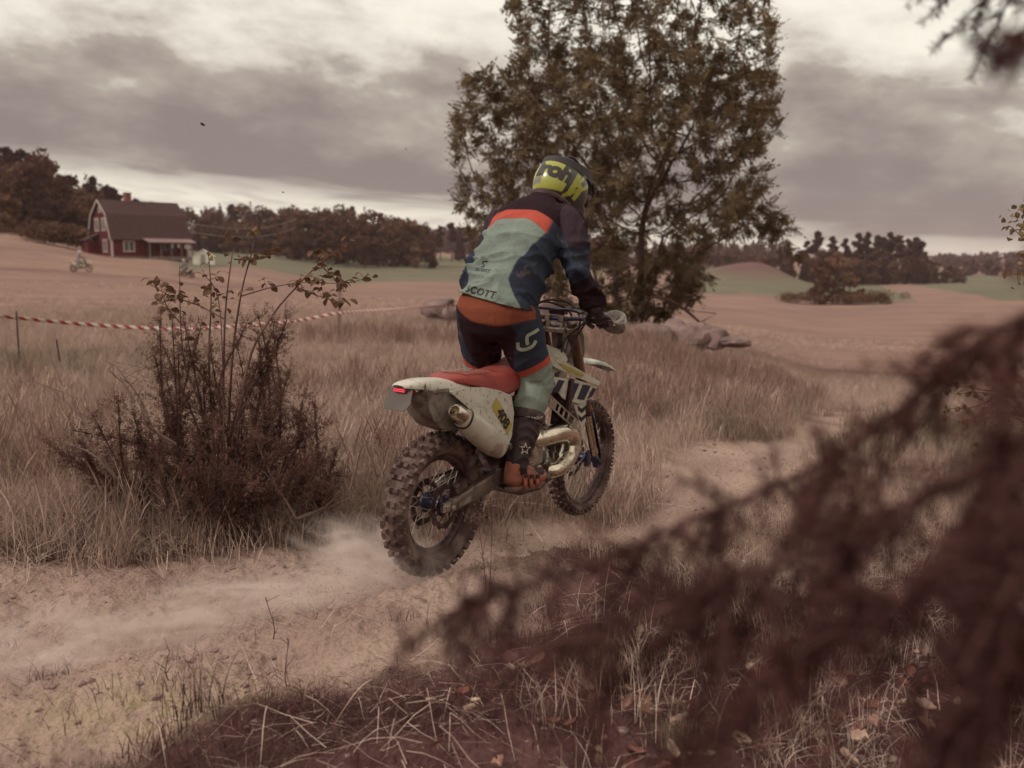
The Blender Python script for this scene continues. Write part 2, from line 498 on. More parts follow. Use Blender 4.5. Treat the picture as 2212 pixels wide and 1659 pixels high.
# greenish rough strip along the tape on the left
strip_g = .8 * np.exp(-((gd - 15.5 - wb2) / 2.2) ** 2) * sstep(-gpx, -420, -250)
strip_g = np.maximum(strip_g, .55 * np.exp(-((gd - 11.5) / 1.5) ** 2) * sstep(gpx, 1400, 1560))
# worn pale farm track across the stubble on the right, tracks left
path_r, _, _ = poly_dist(gx, gy, [(7, 30), (10, 26.5), (12.5, 25), (16, 24.2), (24, 24)])
path_l, _, _ = poly_dist(gx, gy, [(-70, 74), (-40, 82), (-26, 84), (-12, 88), (4, 96), (20, 120)])
path_m, _, _ = poly_dist(gx, gy, [(-40, 42), (-24, 43), (-14, 42), (-4, 44)])
pale = np.maximum(np.exp(-(path_r / 1.1) ** 2), 0)
darkline = np.maximum(.8 * np.exp(-((path_l + .8 * wb2) / 1.6) ** 2), .55 * np.exp(-((path_m + .5 * wb2) / .7) ** 2))
pr2, _, _ = poly_dist(gx, gy, [(5.5, 40), (9, 36), (13, 33), (19, 31), (30, 30)])
darkline = np.maximum(darkline, np.exp(-(((gx - 82) / 13) ** 2 + ((gy - 322) / 15) ** 2) ** 2))
darkline = np.maximum(darkline, .7 * np.exp(-((pr2 + .5 * wb2) / 1.3) ** 2))
pr3, _, _ = poly_dist(gx, gy, [(40, 190), (60, 195), (80, 200), (120, 200)])
field = sstep(gd, 26, 40)
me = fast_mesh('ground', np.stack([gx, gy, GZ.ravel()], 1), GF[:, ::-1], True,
               dict(dirt=dirt, green=green, strip=strip_g, pale=pale, darkline=darkline, field=field, litter=(tsd < 0) * sstep(-gd, -7, -5), painted_sun=np.exp(-(((gx + 1.05) / .55) ** 2 + ((gy - 3.0) / .22) ** 2))))
gm = bpy.data.materials.new('ground'); gm.use_nodes = True
g = NT(gm.node_tree); b = gm.node_tree.nodes['Principled BSDF']
co = g.n('ShaderNodeTexCoord').outputs['Object']
n1 = g.noise(co, 1.2, 6, .62); n2 = g.noise(co, 9, 6, .65); n3 = g.noise(co, 60, 4, .6); n0 = g.noise(co, .07, 5, .6)
soil = g.mix(g.ramp(n2, .3, .7), srgb(102, 77, 70), srgb(140, 113, 101))
dirtc = g.mix(g.ramp(n1, .3, .7), srgb(152, 126, 113), srgb(176, 150, 135))
dirtc = g.mix(g.ramp(n3, .36, .55, .35, 0.), dirtc, srgb(110, 82, 76))
dirtc = g.mix(g.ramp(n2, .56, .72, 0., .30), dirtc, srgb(126, 98, 90))
dirtc = g.mix(g.ramp(g.noise(co, .8, 3, .5), .45, .7, 0., .35), dirtc, srgb(136, 108, 100))
wave = g.noise(g.vm('MULTIPLY', co, (.12, 1.1, 1)), 1.0, 5, .6)
fieldc = g.mix(g.ramp(n0, .3, .7), srgb(130, 102, 90), srgb(151, 120, 103))
fieldc = g.mix(g.ramp(wave, .35, .65, .0, .45), fieldc, srgb(124, 96, 92))
fieldc = g.mix(g.ramp(n1, .48, .75, 0., .5), fieldc, srgb(106, 78, 72))
fieldc = g.mix(g.ramp(g.noise(g.vm('MULTIPLY', co, (.05, .9, 1)), 1.0, 6, .7), .50, .64, 0., .7), fieldc, srgb(104, 76, 70))
greenc = g.mix(g.ramp(n0, .3, .7), srgb(96, 90, 74), srgb(112, 104, 84))
stripc = g.mix(g.ramp(n1, .3, .7), srgb(118, 102, 84), srgb(138, 116, 98))
c = g.mix(g.attr('field'), soil, fieldc)
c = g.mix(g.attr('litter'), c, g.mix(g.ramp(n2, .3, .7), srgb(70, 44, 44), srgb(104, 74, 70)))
c = g.mix(g.attr('strip'), c, stripc)
c = g.mix(g.attr('green'), c, greenc)
c = g.mix(g.attr('pale'), c, srgb(170, 138, 116))
c = g.mix(g.attr('darkline'), c, srgb(104, 74, 72))
dirtc = g.mix(g.m('MULTIPLY', g.attr('painted_sun'), g.ramp(n2, .35, .6)), dirtc, srgb(172, 152, 122))  # yellowish sun-dapple spot painted into the dirt colour
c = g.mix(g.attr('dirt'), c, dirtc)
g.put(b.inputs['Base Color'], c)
b.inputs['Roughness'].default_value = .95; b.inputs['Specular IOR Level'].default_value = .1
bn = g.n('ShaderNodeBump'); bn.inputs['Strength'].default_value = .9; bn.inputs['Distance'].default_value = .02
g.put(bn.inputs['Height'], g.m('ADD', n3, g.m('MULTIPLY', n2, .8)))
gm.node_tree.links.new(bn.outputs[0], b.inputs['Normal'])
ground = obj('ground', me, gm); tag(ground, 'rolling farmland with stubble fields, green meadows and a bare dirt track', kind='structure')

# ================================================================== the motorcycle (its own frame: x ahead, y left, z up, origin at the rear axle)
_R = np.array([-.3705, 4.3659, .4203]); _F = np.array([.4307, 5.6113, .3884])
_X = (_F - _R) / np.linalg.norm(_F - _R)
_L0 = np.cross([0, 0, 1], _X); _L0 /= np.linalg.norm(_L0); _Z0 = np.cross(_X, _L0)
_lean = rad(2.5)
_L = _L0 * math.cos(_lean) + _Z0 * math.sin(_lean); _Z = np.cross(_X, _L)
BIKE = Matrix(((_X[0], _L[0], _Z[0], _R[0]), (_X[1], _L[1], _Z[1], _R[1]), (_X[2], _L[2], _Z[2], _R[2]), (0, 0, 0, 1)))

MUD = srgb(120, 96, 84)
M_rubber = mat('tyre_rubber', srgb(72, 50, 46), .85, dirt=srgb(108, 87, 78), dirt_amt=.55, dirt_scale=9, bump=.3, bscale=60, bdist=.004)
M_alloy = mat('dusty_alloy', srgb(168, 155, 142), .42, metal=.85, dirt=srgb(112, 88, 78), dirt_amt=.5, dirt_scale=14)
M_dark = mat('dark_metal', srgb(62, 38, 38), .5, metal=.4, dirt=srgb(96, 74, 68), dirt_amt=.45, dirt_scale=12)
M_black = mat('black_plastic', srgb(56, 30, 32), .55, dirt=srgb(94, 72, 66), dirt_amt=.35, dirt_scale=10)
M_white = mat('mud_flecked_white_plastic', srgb(182, 173, 158), .38, dirt=srgb(118, 94, 82), dirt_amt=.27, dirt_scale=45, var=.14, spec=.5)
M_red = mat('worn_red_seat', srgb(142, 60, 52), .6, var=.18, scale=9, dirt=srgb(132, 78, 66), dirt_amt=.3, dirt_scale=11, bump=.15, bscale=180, bdist=.002)
M_chrome = mat('scratched_nickel', srgb(205, 192, 172), .22, metal=1.0, dirt=srgb(120, 96, 82), dirt_amt=.36, dirt_scale=9, bump=.08, bscale=20)
M_blue = mat('blue_anodised', srgb(64, 62, 82), .38, metal=.55, dirt=srgb(104, 84, 80), dirt_amt=.3, dirt_scale=14)
M_navy = mat('navy_graphic', srgb(46, 42, 58), .4, var=.1)
M_gold = mat('bronze_fork_tube', srgb(128, 100, 84), .32, metal=.85, dirt=srgb(104, 82, 72), dirt_amt=.3)
M_greyp = mat('dusty_grey_plastic', srgb(120, 110, 100), .6, dirt=srgb(90, 68, 60), dirt_amt=.45, dirt_scale=7, var=.15)
M_can = mat('dusty_silencer', srgb(186, 178, 162), .42, metal=.35, dirt=srgb(138, 116, 102), dirt_amt=.42, dirt_scale=8, var=.1)
M_yel = mat('yellow_number_field', srgb(160, 140, 62), .5, var=.1, dirt=srgb(118, 98, 78), dirt_amt=.3, dirt_scale=18)
M_ink = mat('black_print', srgb(40, 28, 30), .6, var=.05)
M_rlight = mat('red_lens', srgb(128, 26, 38), .3, coat=.4, var=.3, scale=90)

bike = empty('motorcycle', matrix=BIKE)
tag(bike, 'muddy white enduro motorcycle with red seat, rear wheel lifting off the dirt lip', 'motorcycle')

def ring(c, d, ra, rb, n=16, up=(0, 0, 1), pw=2.0):
    """superellipse ring round c, normal d; ra across, rb along 'up'"""
    d = np.array(d, float); d /= np.linalg.norm(d)
    w = np.cross(up, d); w /= np.linalg.norm(w); u = np.cross(d, w)
    a = np.arange(n) * 2 * PI / n
    ca, sa = np.cos(a), np.sin(a)
    ca = np.sign(ca) * np.abs(ca) ** (2 / pw); sa = np.sign(sa) * np.abs(sa) ** (2 / pw)
    return np.array(c, float) + ra * ca[:, None] * w + rb * sa[:, None] * u

def spline(P, n):
    """catmull-rom through rows of P (any width)"""
    P = np.asarray(P, float); k = len(P)
    Q = np.vstack([2 * P[0] - P[1], P, 2 * P[-1] - P[-2]])
    out = []
    for t in np.linspace(0, k - 1, n):
        i = min(int(t), k - 2); f = t - i
        p0, p1, p2, p3 = Q[i:i + 4]
        out.append(.5 * (2 * p1 + (p2 - p0) * f + (2 * p0 - 5 * p1 + 4 * p2 - p3) * f * f + (3 * p1 - p0 - 3 * p2 + p3) * f ** 3))
    return np.array(out)

def make_wheel(name, label, cx, rim_r, tyre_r, half_w, rows, count, hub_w, disc_r, disc_y, knob):
    rim = MB().lathe([(rim_r - .004, -.024), (rim_r + .012, -.026), (rim_r + .012, -.020), (rim_r - .004, -.010), (rim_r - .010, 0),
                      (rim_r - .004, .010), (rim_r + .012, .020), (rim_r + .012, .026), (rim_r - .004, .024), (rim_r - .018, .011), (rim_r - .021, 0), (rim_r - .018, -.011)], 64, closed=True)
    w = rim.build(name, M_dark, bike); w.location = (cx, 0, 0)
    if label: w['label'] = label
    # carcass
    th = np.linspace(-2.35, 2.35, 19); mid = (tyre_r - .017 + rim_r + .005) / 2; hh = (tyre_r - .017 - rim_r - .005) / 2
    prof = [(mid + hh * math.cos(t) if abs(t) < 2.0 else mid + hh * math.cos(t), half_w * math.sin(t) * (1 if abs(t) < 1.6 else .96)) for t in th]
    prof += [(rim_r + .006, .018), (rim_r + .006, -.018)]
    ty = MB().lathe(prof, 80, closed=True)
    for ri, (t0, wl, wc, ph) in enumerate(rows):                  # tread blocks: section angle, size across, size along, phase
        for q in range(count):
            a = 2 * PI * (q + ph) / count
            for sgn in ((-1, 1) if abs(t0) > 1e-6 else (1,)):
                t = t0 * sgn
                jit = 1 + .12 * (RNG.random() - .5)
                nr = np.array([math.cos(t), math.sin(t) * 1.0, 0])           # in (radial, lateral)
                pos = np.array([mid + hh * math.cos(t), half_w * math.sin(t)])
                er = np.array([math.cos(a), 0, math.sin(a)]); et = np.array([-math.sin(a), 0, math.cos(a)]); ey = np.array([0, 1., 0])
                nrm = er * nr[0] + ey * nr[1]; acr = -er * nr[1] + ey * nr[0]
                Rm = np.stack([et, acr, nrm], 1)
                c = er * pos[0] + ey * pos[1] + nrm * knob * .45
                ty.box(c, (wc * jit, wl * jit, knob * 1.25), Rm, taper=.8)
    t = ty.build('tyre', M_rubber, w, angle=35)
    hub = MB().lathe([(.012, -hub_w), (.034, -hub_w), (.052, -hub_w + .004), (.052, -hub_w + .012), (.030, -hub_w * .5), (.027, 0), (.030, hub_w * .5), (.052, hub_w - .012), (.052, hub_w - .004), (.034, hub_w), (.012, hub_w)], 28)
    hub.build('hub', M_blue, w)
    # spokes: four kinds of lean, laced all round
    n = 36
    kinds = []
    for side in (-1, 1):
        for lean in (-1, 1):
            a0 = lean * .62
            p0 = np.array([.050 * math.sin(a0), side * (hub_w - .008), .050 * math.cos(a0)])
            p1 = np.array([rim_r * math.sin(0), side * .006, rim_r - .008])
            kinds.append(MB().tube([p0, p1], .0021, 5).mesh('spoke'))
    for q in range(n):
        o = obj('spoke', kinds[q % 4], None, w); o.rotation_euler = (0, 2 * PI * q / n, 0)
        if not kinds[q % 4].materials: kinds[q % 4].materials.append(M_alloy)
    if disc_r:
        d = MB(); N = 72; A = np.arange(N) * 2 * PI / N
        rr = disc_r * (1 + .035 * np.sign(np.sin(A * 12)))
        ri = disc_r - .028
        for h0, h1 in ((disc_y - .002, disc_y + .002),):
            o_ = [np.stack([rr * np.cos(A), np.full(N, h), rr * np.sin(A)], 1) for h in (h0, h1)]
            i_ = [np.stack([ri * np.cos(A), np.full(N, h), ri * np.sin(A)], 1) for h in (h0, h1)]
            d.loft([o_[0], o_[1], i_[1], i_[0], o_[0]], True, False)
        for q in range(6):
            a = q * PI / 3
            d.tube([[.035 * math.cos(a + .5), disc_y, .035 * math.sin(a + .5)], [(ri + .004) * math.cos(a), disc_y, (ri + .004) * math.sin(a)]], .005, 6)
        d.build('brake_disc', M_dark, w)
    return w

rear = make_wheel('rear_wheel', None, 0, .232, .352, .062,
                  [(.26, .026, .026, 0), (.80, .030, .024, .5), (1.24, .024, .026, 0)], 34, .055, .110, -.062, .016)
front = make_wheel('front_wheel', None, 1.481, .277, .362, .046,
                   [(.30, .020, .018, 0), (.85, .022, .018, .5), (1.28, .018, .018, 0)], 44, .045, .125, .058, .012)
# sprocket and chain (left side)
sp = MB().lathe([(.098, .052), (.108, .053), (.108, .057), (.098, .058), (.082, .057), (.082, .053)], 48, closed=True)
for q in range(6):
    a = q * PI / 3; sp.tube([[.04 * math.cos(a), .055, .04 * math.sin(a)], [.085 * math.cos(a), .055, .085 * math.sin(a)]], .006, 5)
sp.build('sprocket', M_dark, rear)
ch = MB()
for z0, z1 in ((.108, .145), (-.108, .045)):
    L = np.linspace(0, 1, 48)
    for t in L: ch.box((.56 * t, .055, z0 + (z1 - z0) * t), (.0105, .012 if int(t * 47) % 2 else .007, .012))
for q in range(28):
    a = PI / 2 + PI * q / 27; ch.box((.112 * math.cos(a), .055, .112 * math.sin(a)), (.011, .011, .011))
ch.build('chain', M_dark, bike)
# swingarm: two tapering beams, joined ahead of the wheel
sw = MB()
for s in (-1, 1):
    rg = []
    for x, z, hh, yy, ww in ((-.055, .002, .024, .088, .013), (.02, .004, .030, .088, .014), (.14, .024, .038, .090, .015), (.28, .047, .044, .088, .016), (.40, .065, .047, .080, .018), (.50, .075, .040, .074, .018)):
        rg.append(ring((x, s * yy, z), (1, 0, .15), ww, hh, 12, pw=4))
    sw.loft(rg)
sw.box((.40, 0, .07), (.07, .16, .07))
swo = sw.build('swingarm', mat('swingarm_alloy', srgb(120, 106, 96), .35, metal=.75, dirt=srgb(84, 64, 58), dirt_amt=.5, dirt_scale=16), bike, angle=30)
ab = MB().box((-.045, -.103, .004), (.05, .008, .034)).box((-.035, -.108, .004), (.028, .008, .026))
ab.lathe([(.011, -.118), (.014, -.116), (.014, -.106), (.011, -.104)], 12, (0, 0, 0))
ab.build('axle_block', M_alloy, swo, bevel=.002)
MB().box((.10, -.106, .012), (.10, .002, .030), rotm('Y', -.15)).build('sticker', M_greyp, swo)
cal = MB().box((.085, -.078, .085), (.085, .038, .046), rotm('Y', -.35)).box((.06, -.062, .06), (.05, .014, .06)).tube([[.12, -.08, .10], [.19, -.085, .085], [.30, -.088, .10], [.42, -.085, .13]], .006, 6)
cal.build('rear_brake_caliper', M_dark, bike, bevel=.004)
cg = MB().plate([(.02, -.03), (.05, .035), (.30, .125), (.42, .13), (.30, .095), (.10, .02)], 1, .098, .104)
cg.plate([(.16, .005), (.24, .01), (.24, -.055), (.19, -.07)], 1, .045, .065)
cg.build('chain_guard', M_white, bike)
# frame
fr = MB()
M_frame = mat('dark_frame_tube', srgb(62, 42, 46), .45, metal=.3, dirt=srgb(96, 76, 70), dirt_amt=.35)
for s in (-1, 1):
    fr.tube(spline([(1.10, s * .03, .68), (.95, s * .10, .60), (.78, s * .12, .46), (.56, s * .115, .32), (.50, s * .10, .18), (.50, s * .09, .06)], 20), .020, 8)
    fr.tube(spline([(1.13, s * .02, .60), (1.02, s * .06, .35), (.96, s * .07, .10), (.86, s * .075, .0), (.70, s * .08, -.025), (.50, s * .085, .0)], 22), .017, 8)
    fr.tube(spline([(.60, s * .10, .44), (.40, s * .095, .50), (.10, s * .075, .545), (-.12, s * .05, .575)], 12), .013, 6)
    fr.tube(spline([(.52, s * .10, .26), (.30, s * .09, .40), (.06, s * .07, .53)], 10), .012, 6)
fr.tube([[1.135, 0, .58], [1.075, 0, .83]], .032, 12)
fr.build('frame', M_frame, bike)
for s in (-1, 1):
    fp = MB()
    fp.tube([[.50, s * .08, .055], [.50, s * .13, .06]], .013, 8)
    fp.box((.50, s * .175, .062), (.055, .085, .02))
    for k in range(5): fp.box((.50, s * (.14 + .018 * k), .076), (.05, .003, .012))
    fp.build('foot_peg', M_dark, bike)
MB().plate([(.42, .02), (.60, -.055), (.80, -.06), (.94, -.02), (1.0, .10), (.98, .12), (.92, .02), (.80, -.03), (.62, -.03), (.46, .03)], 1, -.11, .11).build('skid_plate', M_black, bike, bevel=.004)
# engine
en = MB()
en.loft([ring((x, 0, z), (1, 0, 0), .105 * k, .105 * k, 16, pw=4) for x, z, k in ((.44, .12, .7), (.50, .12, 1.), (.66, .11, 1.08), (.80, .10, 1.0), (.87, .09, .6))])
eng = en.build('engine', M_dark, bike, bevel=0)
cy = MB()
for k in range(9):
    c = np.array([.74, 0, .20]) + np.array([.10, 0, .26]) / .28 * (.022 * k)
    cy.box(c, (.135, .125, .009), rotm('Y', .33))
cy.box((.775, 0, .29), (.10, .10, .22), rotm('Y', .33)); cy.box((.82, 0, .40), (.12, .11, .05), rotm('Y', .33))
cy.build('cylinder', M_alloy, eng, bevel=.002)
cc = MB().lathe([(.005, -.178), (.050, -.178), (.058, -.172), (.064, -.160), (.066, -.135), (.082, -.128), (.084, -.10)], 32, (.60, 0, .165))
for k in range(7):
    z = -.042 + .014 * k; wd = math.sqrt(max(.0, .052 ** 2 - z * z))
    cc.box((.60, -.180, .165 + z), (2 * wd, .006, .005))
cc.build('clutch_cover', M_alloy, eng)
wp = MB().lathe([(.005, -.14), (.03, -.14), (.036, -.13), (.038, -.09)], 20, (.74, 0, .06)); wp.box((.74, -.11, .16), (.06, .05, .12)); wp.build('water_pump', M_alloy, eng, bevel=.003)
pl = MB().tube(spline([(.52, -.11, .05), (.55, -.15, .02), (.64, -.155, .03), (.72, -.15, .06)], 10), .007, 6).box((.73, -.155, .065), (.035, .03, .012)); pl.build('brake_pedal', M_alloy, bike)
# expansion chamber
C = spline([(.84, .0, .33, .022), (.94, -.02, .27, .025), (.99, -.05, .14, .030), (.93, -.09, .055, .034), (.84, -.125, .045, .040), (.92, -.145, .045, .045), (1.03, -.14, .085, .052), (1.085, -.135, .165, .056),
            (1.02, -.14, .232, .057), (.90, -.148, .250, .056), (.76, -.150, .247, .050), (.62, -.140, .245, .040), (.50, -.125, .245, .028), (.40, -.135, .238, .022), (.33, -.148, .232, .020)], 90)
pipe = MB().tube(C[:, :3], C[:, 3], 20)
pipe.build('expansion_chamber', M_chrome, bike)
# silencer
A_, B_ = np.array([-.075, -.150, .478]), np.array([.335, -.155, .232]); dv = B_ - A_
si = MB()
si.loft([ring(A_ + dv * t, dv, a, b, 24, pw=2.6) for t, a, b in ((.13, .040, .040), (.17, .046, .048), (.30, .052, .060), (.55, .055, .066), (.80, .054, .064), (.93, .044, .052), (1.0, .022, .024))])
sil = si.build('silencer', M_can, bike)
ti = MB().loft([ring(A_ + dv * t, dv, r, r, 24) for t, r in ((.14, .041), (.10, .043), (.03, .040), (.0, .036), (-.015, .030), (-.012, .022), (.03, .020), (.07, .018))])
ti.build('silencer_tip', M_chrome, sil)
MB().loft([ring(A_ + dv * t, dv, a, b, 24, pw=2.6) for t, a, b in ((.165, .0485, .0505), (.185, .0495, .0525))]).build('band', M_dark, sil)
# rear fender, shell lofted from nose to tail
def shell(name, secs, m, parent, thick=.004, n=15, pw=3.0, sub=1):
    rg = []
    for x, zt, w, dep in secs:
        a = np.linspace(0, PI, n)
        yy = w * np.sign(np.cos(a)) * np.abs(np.cos(a)) ** (2 / pw); zz = zt - dep + dep * np.abs(np.sin(a)) ** (2 / pw)
        rg.append(np.stack([np.full(n, x), yy, zz], 1))
    o = MB().loft(rg, closed=False, caps=False).build(name, m, parent, angle=60)
    so = o.modifiers.new('so', 'SOLIDIFY'); so.thickness = thick; so.offset = -1
    if sub: sb = o.modifiers.new('s', 'SUBSURF'); sb.levels = sub; sb.render_levels = sub
    return o
fen = shell('rear_fender', [(-.305, .600, .030, .012), (-.29, .608, .050, .022), (-.23, .616, .064, .036), (-.15, .620, .078, .052), (-.05, .614, .090, .066), (.06, .604, .100, .085), (.18, .588, .108, .10), (.30, .565, .112, .10), (.40, .545, .112, .10)], M_white, bike)
for s in (-1, 1):
    P = [(-.06, .560), (.05, .572), (.20, .560), (.32, .535), (.425, .500), (.440, .410), (.405, .300), (.370, .262), (.335, .258), (.24, .345), (.13, .430), (.03, .500)]
    q = MB(); out = np.array([(x, s * (.108 + .052 * math.sin(min(1, max(0, (x + .06) / .42)) * PI * .62) * (1.25 - .9 * (z - .26) / .31)), z) for x, z in P])
    inn = out.copy(); inn[:, 1] -= s * .006
    n = len(P); cen = out.mean(0) + np.array([0, s * .008, 0])
    q.add(np.vstack([out, inn, cen]), [(i, (i + 1) % n, 2 * n) if s < 0 else ((i + 1) % n, i, 2 * n) for i in range(n)] + [(i, i + n, (i + 1) % n + n, (i + 1) % n) for i in range(n)])
    so = q.build('side_panel', M_white, bike, angle=30)
    if s < 0: side_panel = so
lt = MB().loft([ring((x, 0, .578 - .02 * (x + .30) / .1), (1, 0, -.15), w, h, 16, pw=3) for x, w, h in ((-.292, .034, .011), (-.275, .042, .016), (-.23, .042, .016))]); tl = lt.build('tail_light', M_rlight, fen)
led = MB()
for r_ in range(2):
    for k in range(9): led.box((-.2955, -.028 + .007 * k, .572 + .008 * r_), (.004, .004, .004))
M_led = bpy.data.materials.new('led_glow'); M_led.use_nodes = True
bb = M_led.node_tree.nodes['Principled BSDF']; bb.inputs['Base Color'].default_value = (.8, .08, .1, 1); bb.inputs['Emission Color'].default_value = (1, .06, .12, 1); bb.inputs['Emission Strength'].default_value = .5
led.build('light_diodes', M_led, tl)
# plate flap hanging below the tail
fl = MB(); hx = [(-.058, 0), (-.076, .035), (-.060, .105), (.060, .105), (.076, .035), (.058, 0)]
fl.plate([(a, b) for a, b in hx], 0, -.002, .002)
flo = fl.build('plate_flap', mat('scuffed_plate', srgb(98, 90, 84), .8, spec=.1, var=.15, dirt=srgb(96, 78, 70), dirt_amt=.3), bike)
flo.location = (-.325, 0, .490); flo.rotation_euler = (0, rad(30), 0)
# inner fender behind the airbox
inf = MB(); rg = []
for x, z, w in ((-.20, .560, .075), (-.195, .52, .080), (-.165, .455, .084), (-.10, .395, .086), (0., .362, .086), (.12, .352, .086), (.25, .330, .08)):
    a = np.linspace(0, PI, 11)
    rg.append(np.stack([x + .0 * a, w * np.cos(a), z + .05 * np.abs(np.cos(a)) ** 3], 1))
o = inf.loft(rg, closed=False, caps=False).build('inner_fender', M_greyp, bike, angle=70)
sdm = o.modifiers.new('so', 'SOLIDIFY'); sdm.thickness = .004
ib = MB()
for s in (-1,):
    P = [(-.20, .575), (-.19, .50), (-.15, .435), (-.08, .385), (.02, .362), (.12, .36), (.12, .44), (.05, .50), (-.02, .55)]
    ib.plate(P, 1, s * .088, s * .082)
ib.plate([(-.16, .56), (-.15, .575), (-.05, .575), (-.04, .555)], 1, -.094, -.088)
ib.build('airbox_flank', M_greyp, bike, bevel=.002)
sh = MB().tube([[.42, 0, .16], [.30, 0, .50]], .022, 10)
for k in range(9): sh.lathe([(.034, 0), (.040, .004), (.034, .008)], 14, (.40 - .011 * k, 0, .20 + .028 * k), 'z')
sh.build('shock', M_dark, bike)
# seat
seat = MB(); rg = []
for x, zt, w, dep in ((-.012, .612, .035, .012), (.02, .622, .085, .03), (.10, .628, .105, .045), (.22, .622, .118, .075), (.34, .612, .124, .105), (.45, .618, .122, .115), (.56, .640, .112, .11), (.66, .672, .095, .11), (.76, .705, .075, .10), (.82, .715, .06, .08)):
    a = np.arange(20) * 2 * PI / 20; ca, sa = np.cos(a), np.sin(a)
    yy = w * np.sign(ca) * np.abs(ca) ** .55
    zz = np.where(sa >= 0, zt - dep + dep * np.abs(sa) ** .45, zt - dep - .012 * np.abs(sa))
    yy = yy * np.where(sa < 0, .96, 1.)
    rg.append(np.stack([np.full(20, x), yy, zz], 1))
sto = seat.loft(rg).build('seat', M_red, bike, angle=50, sub=1)
for k in range(5):
    st = MB(); x = .07 + .045 * k
    st.loft([np.array([(x, y, .6335), (x + .018, y, .6330)]) + np.array([abs(y) * .35, 0, -.012 * (abs(y) / .1) ** 4]) for y in np.linspace(-.086, .086, 13)], closed=False, caps=False)
    st.build('grip_rib', mat('grey_rib_print', srgb(150, 112, 100), .7, var=.1), sto)
# tank between the shrouds
tk = MB(); rg = []
for x, zt, w, dep in ((.72, .66, .06, .12), (.80, .71, .10, .20), (.92, .725, .125, .24), (1.02, .70, .12, .22), (1.08, .67, .07, .14)):
    rg.append(ring((x, 0, zt - dep / 2), (1, 0, 0), w, dep / 2, 18, pw=3))
tk.loft(rg).build('fuel_tank', mat('smoky_tank', srgb(168, 158, 140), .5, dirt=MUD, dirt_amt=.35), bike, angle=50)
# shrouds: sheet panels flaring out toward the front
def flare(P, s, y0=.120, k=.26, off=0.0, t=.005):
    out = np.array([(x, s * (y0 + off + max(0, x - .76) * k), z) for x, z in P]); inn = out.copy(); inn[:, 1] -= s * t
    n = len(P)
    q = np.vstack([out, inn])
    fo = list(range(n)); fi = list(range(n, 2 * n))
    if s > 0: fo = fo[::-1]; fi = fi
    else: fi = fi[::-1]
    return q, [tuple(fo), tuple(fi)] + [(i, i + n, (i + 1) % n + n, (i + 1) % n) if s < 0 else ((i + 1) % n, (i + 1) % n + n, i + n, i) for i in range(n)]
for s in (-1, 1):
    up = [(.755, .655), (.775, .685), (.815, .685), (1.00, .605), (1.205, .515), (1.19, .495), (1.02, .548), (.84, .615)]
    lo = [(.80, .565), (.86, .560), (1.03, .535), (1.192, .490), (1.150, .425), (1.06, .398), (.93, .435), (.86, .500)]
    so = MB().add(*flare(up, s)).build('shroud', M_white, bike, angle=30)
    if s < 0:
        MB().add(*flare([(.86, .636), (.90, .628), (1.07, .560), (1.04, .552), (.93, .590)], s, off=.003, t=.002)).build('yellow_mark', M_yel, so)
    so2 = MB().add(*flare(lo, s, off=-.012)).build('shroud_flank', M_white, so, angle=30)
    for k, x in enumerate((.885, .985, 1.075)):
        w = .060 if k else .045
        MB().add(*flare([(x, .548 - (x - .86) * .19), (x + w, .548 - (x + w - .86) * .19), (x + w - .045, .438 - .01 * k + (.03 if k == 0 else 0)), (x - .040, .452 - .012 * k + (.03 if k == 0 else 0))], s, off=-.009, t=.002)).build('stripe', M_navy, so2)
    MB().add(*flare([(1.155, .484), (1.182, .476), (1.148, .432), (1.115, .422)], s, off=-.009, t=.002)).build('stripe', M_navy, so2)
    if s < 0: shroud_low = so2
    lowp = MB().add(*flare([(1.03, .405), (1.14, .425), (1.13, .36), (1.14, .29), (1.11, .245), (1.07, .33)], s, off=-.03)).build('radiator_louvre', M_white, bike, angle=30)
    for k in range(2):
        MB().add(*flare([(1.065 + .01 * k, .385 - .05 * k), (1.10, .365 - .05 * k), (1.135, .385 - .05 * k), (1.135, .365 - .05 * k), (1.10, .340 - .05 * k), (1.07 + .01 * k, .362 - .05 * k)], s, off=-.027, t=.002)).build('chevron', M_ink, lowp)
    # radiator with fins
    ra = MB(); Rm = rotm('Y', .12)
    ra.box((.97, s * .125, .41), (.035, .105, .27), Rm)
    ro = ra.build('radiator', M_black, bike, bevel=.004)
    fn = MB()
    for k in range(17): fn.box((.948, s * .125 - .046 + .0058 * k, .41), (.006, .0022, .25), Rm)
    fn.build('radiator_fins', M_dark, ro)
    # slotted alloy guard
    gd_ = MB(); a = np.array([.70, s * .185, .462]); b_ = np.array([1.00, s * .20, .292]); e = b_ - a; L = np.linalg.norm(e); e /= L
    u = np.array([-e[2], 0, e[0]]); u /= np.linalg.norm(u); nrm = np.cross(e, u)
    Rg = np.stack([e, nrm, u], 1)
    for off, wd in ((.024, .010), (-.024, .010)): gd_.box(a + e * L / 2 + u * off, (L, .006, wd), Rg)
    for t in (.03, .22, .40, .56, .72, .97): gd_.box(a + e * L * t, (.05 if t in (.03, .97, .22) else .018, .0055, .045), Rg)
    gd_.tube([a + e * .02, a + e * .02 + np.array([0, -s * .06, 0])], .008, 8); gd_.tube([b_ - e * .02, b_ - e * .02 + np.array([0, -s * .06, 0])], .008, 8)
    gd_.build('radiator_guard', M_alloy, bike, bevel=.002)
